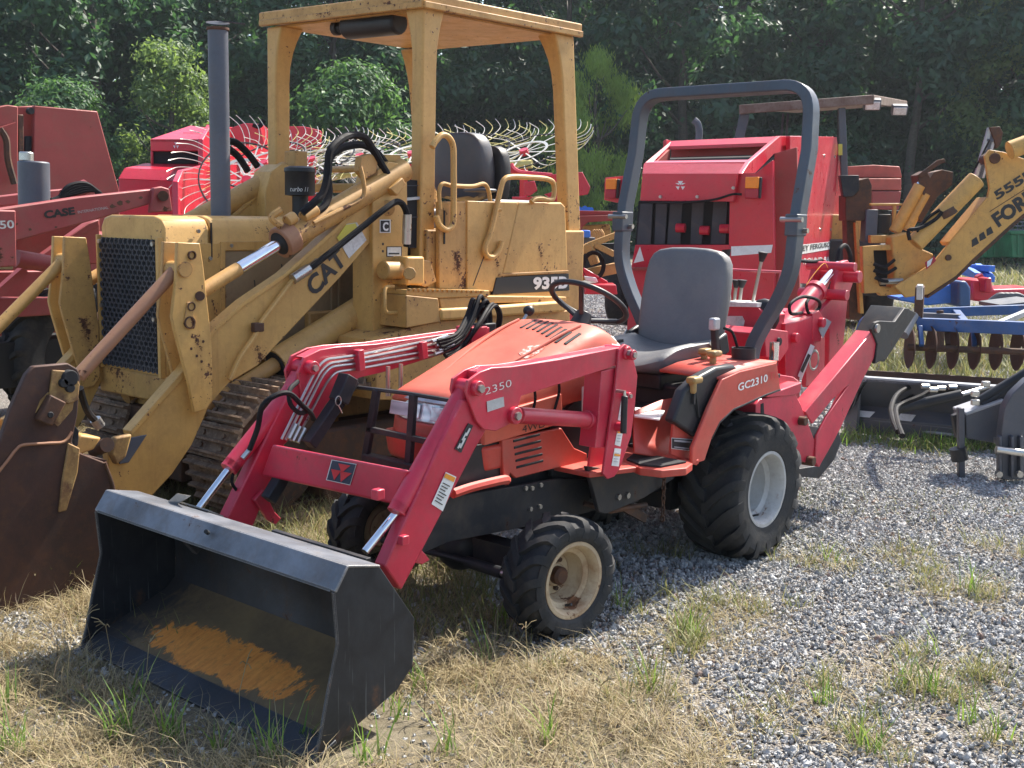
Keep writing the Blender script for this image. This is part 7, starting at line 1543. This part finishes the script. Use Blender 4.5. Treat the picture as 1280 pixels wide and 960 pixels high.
# ---- loose stones
def stone_mat():
    m, nt, bs = NM('loose_stone'); oi = nt.nodes.new('ShaderNodeObjectInfo').outputs['Random']; tc = nt.nodes.new('ShaderNodeTexCoord').outputs['Object']
    r = nt.nodes.new('ShaderNodeValToRGB'); cr_ = r.color_ramp; cr_.interpolation = 'CONSTANT'
    cols = [(0, (.25, .25, .25)), (.12, (.34, .34, .335)), (.32, (.43, .425, .41)), (.56, (.50, .49, .475)), (.74, (.56, .55, .53)), (.86, (.70, .69, .67)), (.93, (.40, .33, .26)), (.975, (.28, .19, .15))]
    cr_.elements[0].position = 0; cr_.elements[0].color = cols[0][1]+(1,); cr_.elements[1].position = cols[1][0]; cr_.elements[1].color = cols[1][1]+(1,)
    for p, c in cols[2:]: e = cr_.elements.new(p); e.color = c+(1,)
    nt.links.new(oi, r.inputs[0]); n = noise_n(nt, 1.3, 5, .7, tc); c = mix(nt, math_n(nt, 'MULTIPLY', n, .55), r.outputs[0], (.12, .115, .11), 'MIX'); nt.links.new(c, bs.inputs['Base Color']); bs.inputs['Roughness'].default_value = .85; return m
M['stone'] = stone_mat()
def scatter_stones(name, P, Z, smin, smax, seed, label):
    me = bpy.data.meshes.new(name); me.from_pydata([(p[0], p[1], z) for p, z in zip(P, Z)], [], []); o = bpy.data.objects.new(name, me); COL.objects.link(o); me.materials.append(M['stone'])
    t = bpy.data.node_groups.new(name, 'GeometryNodeTree'); t.interface.new_socket('Geometry', in_out='INPUT', socket_type='NodeSocketGeometry'); t.interface.new_socket('Geometry', in_out='OUTPUT', socket_type='NodeSocketGeometry')
    gi, go = t.nodes.new('NodeGroupInput'), t.nodes.new('NodeGroupOutput'); ic = t.nodes.new('GeometryNodeMeshIcoSphere'); ic.inputs['Subdivisions'].default_value = 2
    sp = t.nodes.new('GeometryNodeSetPosition'); nz = t.nodes.new('ShaderNodeTexNoise'); nz.inputs['Scale'].default_value = 1.1+seed*.1; nz.inputs['Detail'].default_value = 1
    vm = t.nodes.new('ShaderNodeVectorMath'); vm.operation = 'SUBTRACT'; vm.inputs[1].default_value = (.5, .5, .5); vs_ = t.nodes.new('ShaderNodeVectorMath'); vs_.operation = 'SCALE'; vs_.inputs['Scale'].default_value = 2.4
    t.links.new(nz.outputs['Color'], vm.inputs[0]); t.links.new(vm.outputs[0], vs_.inputs[0]); t.links.new(ic.outputs[0], sp.inputs[0]); t.links.new(vs_.outputs[0], sp.inputs['Offset'])
    sm = t.nodes.new('GeometryNodeSetMaterial'); sm.inputs['Material'].default_value = M['stone']; t.links.new(sp.outputs[0], sm.inputs[0])
    mp = t.nodes.new('GeometryNodeMeshToPoints'); ip = t.nodes.new('GeometryNodeInstanceOnPoints'); t.links.new(gi.outputs[0], mp.inputs[0]); t.links.new(mp.outputs[0], ip.inputs['Points']); t.links.new(sm.outputs[0], ip.inputs['Instance'])
    rv = t.nodes.new('FunctionNodeRandomValue'); rv.data_type = 'FLOAT_VECTOR'; rv.inputs[1].default_value = (6.28, 6.28, 6.28); rv.inputs['Seed'].default_value = seed
    rs = t.nodes.new('FunctionNodeRandomValue'); rs.data_type = 'FLOAT_VECTOR'; rs.inputs[0].default_value = (smin, smin, smin*.7); rs.inputs[1].default_value = (smax, smax, smax*.8); rs.inputs['Seed'].default_value = seed+9
    t.links.new(rv.outputs[0], ip.inputs['Rotation']); t.links.new(rs.outputs[0], ip.inputs['Scale']); t.links.new(ip.outputs[0], go.inputs[0])
    md = o.modifiers.new('scatter', 'NODES'); md.node_group = t; tag(o, label, 'gravel', kind='stuff'); return o
def wedge(n, t0, t1, a0, a1, pw=.5):
    """points on the ground in the view sector, t metres away"""
    t = (t0**2+(t1**2-t0**2)*rng.random(n)**(pw*2 if pw else 1))**.5; px = a0+(a1-a0)*rng.random(n)
    dx_ = (px-640)/FPX; f2 = np.array([_f.x, _f.y]); f2 = f2/np.linalg.norm(f2); r2 = np.array([_r.x, _r.y]); r2 = r2/np.linalg.norm(r2)
    d = f2[None, :]+dx_[:, None]*r2[None, :]*1.0; d /= np.linalg.norm(d, axis=1)[:, None]
    return np.array([CAMP.x, CAMP.y])[None, :]+d*t[:, None]
P = np.concatenate([wedge(230000, 2.2, 8.5, -350, 1650, .40), wedge(45000, 2.5, 9.5, 1650, 3000, .40)])
g_ = inpoly(warp(P, .14), GRASS)
keep = (~g_) | (rng.random(len(P)) < .20)
for (c, r) in SAND:
    d = np.hypot(P[:, 0]-c[0], P[:, 1]-c[1])/r; keep &= ~(rng.random(len(P)) < np.clip((1.45+.5*(snoise(P, 9, 6)-.5)-d)*1.5, 0, .7))
lp_ = np.array(G(50, 800)); keep |= (np.hypot(P[:, 0]-lp_[0], P[:, 1]-lp_[1]) < .35) & (rng.random(len(P)) < .7)
P = P[keep]; big = rng.random(len(P)) < .13
scatter_stones('gravel', P[~big], .002+.006*rng.random((~big).sum()), .0035, .0095, 1, 'grey and white crushed stone gravel spread over the yard')
scatter_stones('coarse_gravel', P[big], .004+.006*rng.random(big.sum()), .0075, .0155, 2, 'larger loose pieces of grey stone lying among the gravel')
P = wedge(90000, 8.5, 24, 700, 2000, .5); scatter_stones('far_gravel', P, .004+.006*rng.random(len(P)), .010, .024, 3, 'distant gravel running back past the machines on the right')
# ---- grass
def grass_mat(name, a, b, c3):
    m, nt, bs = NM(name); gi = nt.nodes.new('ShaderNodeNewGeometry').outputs['Random Per Island']
    c = mix(nt, ramp(nt, gi, 0, .6), a, b); c = mix(nt, ramp(nt, gi, .75, .95), c, c3); nt.links.new(c, bs.inputs['Base Color']); bs.inputs['Roughness'].default_value = .6
    tr = nt.nodes.new('ShaderNodeBsdfTranslucent'); nt.links.new(c, tr.inputs[0]); ms = nt.nodes.new('ShaderNodeMixShader'); ms.inputs[0].default_value = .35
    nt.links.new(bs.outputs[0], ms.inputs[1]); nt.links.new(tr.outputs[0], ms.inputs[2]); nt.links.new(ms.outputs[0], nt.nodes['Material Output'].inputs[0]); return m
M['straw'] = grass_mat('dry_straw', (.27, .205, .105), (.44, .36, .20), (.17, .115, .065))
M['olive'] = grass_mat('olive_grass', (.13, .155, .045), (.26, .26, .09), (.38, .31, .15))
M['lime'] = grass_mat('fresh_green_grass', (.10, .20, .03), (.22, .34, .05), (.30, .36, .10))
def blades(name, P, hmin, hmax, lean, wid, mat, label, droop=.5, z0=0.0, curl=.0):
    n = len(P); az = rng.random(n)*2*np.pi; h = hmin+(hmax-hmin)*rng.random(n)**1.4; ln = lean*(.4+.9*rng.random(n)); w_ = wid*(.6+.8*rng.random(n))
    d = np.stack([np.cos(az), np.sin(az)], 1); az2 = az+curl*(rng.random(n)-.5)*4; d2 = np.stack([np.cos(az2), np.sin(az2)], 1)
    s = np.stack([-np.sin(az+1.2*(rng.random(n)-.5)), np.cos(az)], 1); K_ = 4; vs = []
    for k in range(K_):
        t = k/(K_-1); out = (h*ln*t**1.5)[:, None]*(d*(1-t)+d2*t); z = h*(t-droop*ln*t*t*.75); z = np.maximum(z, .004+.004*rng.random(n))
        ww = (w_*(1-.85*t**1.5))[:, None]*s; c = P+out
        for sg in ((-1, 1) if k < K_-1 else (0,)): vs.append(np.column_stack([c+ww*sg*.5, z+z0]))
    m = len(vs); A = np.stack(vs, 1).reshape(-1, 3); base = np.arange(n)*m; fs = []
    for k in range(K_-2): a = base+2*k; fs.append(np.stack([a, a+1, a+3, a+2], 1))
    quads = np.concatenate(fs); tri = np.stack([base+2*(K_-2), base+2*(K_-2)+1, base+2*(K_-1)], 1)
    me = bpy.data.meshes.new(name); nv = len(A); me.vertices.add(nv); me.vertices.foreach_set('co', A.ravel())
    lv = np.concatenate([quads.ravel(), tri.ravel()]); me.loops.add(len(lv)); me.loops.foreach_set('vertex_index', lv)
    ls = np.concatenate([np.arange(len(quads))*4, len(quads)*4+np.arange(len(tri))*3]); lt = np.concatenate([np.full(len(quads), 4), np.full(len(tri), 3)])
    me.polygons.add(len(ls)); me.polygons.foreach_set('loop_start', ls); me.polygons.foreach_set('loop_total', lt); me.update(); me.validate()
    me.materials.append(M[mat]); o = bpy.data.objects.new(name, me); COL.objects.link(o); tag(o, label, 'grass', kind='stuff'); return o
def clustered(P, n, r): c = P[rng.integers(0, len(P), n)]; return c+rng.normal(0, r, (n, 2))
P = wedge(60000, 2.0, 9.0, -450, 1100, .42); P = P[inpoly(warp(P, .16), GRASS)]; dn = snoise(P, 3.3, 8)*.6+snoise(P, 9, 9)*.4; P = P[dn > .22]
bkt = [(2.70, -.64), (2.70, .64), (2.29, .64), (2.29, -.64)]; clear = lambda Q: Q[~inpoly(Q, bkt)]
P = clear(P); C0 = P[rng.random(len(P)) < .10]
blades('dry_grass', clear(clustered(C0, 185000, .05)), .03, .13, 1.5, .0032, 'straw', 'tangled dry straw-coloured grass round the loader bucket and tractor', .55, curl=.5)
blades('straw_stems', clear(clustered(C0, 26000, .06)), .08, .22, 1.0, .0030, 'straw', 'longer dry straw stems leaning over the matted grass', .7, curl=.4)
blades('low_grass', clear(clustered(C0, 26000, .09)), .02, .10, 1.1, .0034, 'olive', 'short olive green grass growing through the dry grass', .4, curl=.3)
# greener shade grass under and between the machines
P2 = wedge(16000, 4.0, 9.0, 150, 700, .5); P2 = P2[inpoly(P2, GRASS)]
blades('shade_grass', P2, .05, .20, .7, .005, 'olive', 'longer grass in the shade between the small tractor and the yellow crawler', .3)
# tufts on the gravel
Q = []; Qs = []
for (c, r, dns) in PATCH:
    n = int(260*dns*(r/.15)**1.5); k = rng.normal(0, 1, (7, 2))*r*.8+np.array(c); Q.append(k[rng.integers(0, 7, n)]+rng.normal(0, r*.2, (n, 2)))
    n2 = int(n*2.6); Qs.append(np.array(c)+rng.normal(0, r*.8, (n2, 2)))
blades('weed_tufts', np.concatenate(Q), .03, .15, .9, .0042, 'olive', 'scattered green weed tufts growing out of the gravel at right', .35, curl=.3)
blades('dry_tufts', np.concatenate(Qs), .02, .09, 1.6, .003, 'straw', 'flattened dry grass round the weed tufts on the gravel', .6, curl=.6)
P3 = wedge(5000, 2.5, 7.0, 700, 1400, .45); P3 = P3[snoise(P3, 2.0, 12) > .58]
blades('sparse_grass', P3, .02, .07, 1.0, .003, 'olive', 'thin sparse blades of grass between the stones', .4)
# upright fresh stems near the camera
fr = [(150, 925, 26), (215, 930, 22), (165, 880, 10), (20, 940, 26), (8, 890, 14), (500, 900, 14), (690, 930, 16), (560, 945, 16), (340, 950, 18), (460, 955, 20), (775, 760, 10), (630, 780, 14), (810, 870, 12), (1160, 820, 10), (1165, 870, 18), (1130, 860, 8), (1210, 745, 10), (1085, 940, 26), (1030, 880, 18), (865, 800, 18), (1210, 905, 12), (80, 745, 40), (30, 740, 22), (55, 720, 10), (1040, 705, 8), (600, 830, 10), (380, 930, 14), (270, 940, 8), (530, 860, 10), (1245, 925, 10)]
Q = np.concatenate([np.array(G(a, b))+rng.normal(0, .022, (n, 2)) for a, b, n in fr])
blades('green_stems', Q, .07, .20, .55, .0055, 'lime', 'bright green upright grass stems standing up from the dry grass', .35)
# weeds along the cutter and beyond
Q = []
Q2 = []
for k in range(46): c = np.array(G(1050+k*6+rng.uniform(-3, 3), 548+k*.5+rng.uniform(-4, 10))); n = rng.integers(5, 30); Q.append(c+rng.normal(0, .06, (n, 2))); Q2.append(c+rng.normal(0, .08, (int(n*1.6), 2)))
blades('cutter_grass', np.concatenate(Q2), .04, .18, 1.1, .0055, 'olive', 'olive and dry grass along the foot of the black cutter', .5)
blades('cutter_weeds', np.concatenate(Q), .05, .20, .9, .006, 'lime', 'long green weeds along the front of the black cutter', .45)
Q = []
for k in range(260):
    a, b = rng.uniform(1035, 1330), rng.uniform(380, 478); Q.append(np.array(G(a, b))+rng.normal(0, .12, (40, 2)))
blades('yard_weeds', np.concatenate(Q), .06, .30, .8, .010, 'olive', 'green and dry weeds among the implements on the right', .4)
Q = []
for k in range(160):
    a, b = rng.uniform(1100, 1340), rng.uniform(300, 372); Q.append(np.array(G(a, b))+rng.normal(0, .5, (40, 2)))
blades('far_weeds', np.concatenate(Q), .15, .45, .8, .03, 'olive', 'strip of tall weeds beyond the blue scoop', .4)
# forked seed heads in front of the bucket
mb = MB(); rs_ = random.Random(9)
for a, b in ((190, 870), (118, 830), (140, 850), (300, 900), (530, 900), (440, 900), (575, 690), (590, 720), (740, 935), (480, 880), (560, 860), (1130, 900), (40, 760), (90, 880), (620, 760), (660, 850)):
    c = V(G(a, b)+(0,)); h = rs_.uniform(.12, .22); top_ = c+V((rs_.uniform(-.03, .03), rs_.uniform(-.03, .03), h)); mb.tube([c, (c+top_)/2+V((rs_.uniform(-.01, .01), rs_.uniform(-.01, .01), 0)), top_], .0012, 4)
    for k in range(4): an = rs_.uniform(0, 6.28); e = top_+V((math.cos(an)*.045, math.sin(an)*.045, rs_.uniform(.0, .035))); mb.tube([top_, (top_+e)/2+V((0, 0, .008)), e], .0013, 4)
o = mb.build('seed_heads', M['straw'], smooth=0, recalc=False); tag(o, 'forked dry grass seed heads standing in front of the bucket', 'grass', kind='stuff')
# ================================================================= HAZE
mb = MB(); mb.box((-65, -65, 15.5), (256, 256, 33)); hz = mb.build('haze', [], smooth=0)
m = bpy.data.materials.new('haze_air'); m.use_nodes = True; nt = m.node_tree; nt.nodes.clear(); out = nt.nodes.new('ShaderNodeOutputMaterial'); pv = nt.nodes.new('ShaderNodeVolumePrincipled')
pv.inputs['Color'].default_value = (.78, .86, .95, 1); pv.inputs['Density'].default_value = .0004; pv.inputs['Anisotropy'].default_value = .35; nt.links.new(pv.outputs[0], out.inputs['Volume'])
hz.data.materials.append(m); tag(hz, 'thin pale summer haze in front of the wood', 'haze', kind='stuff')
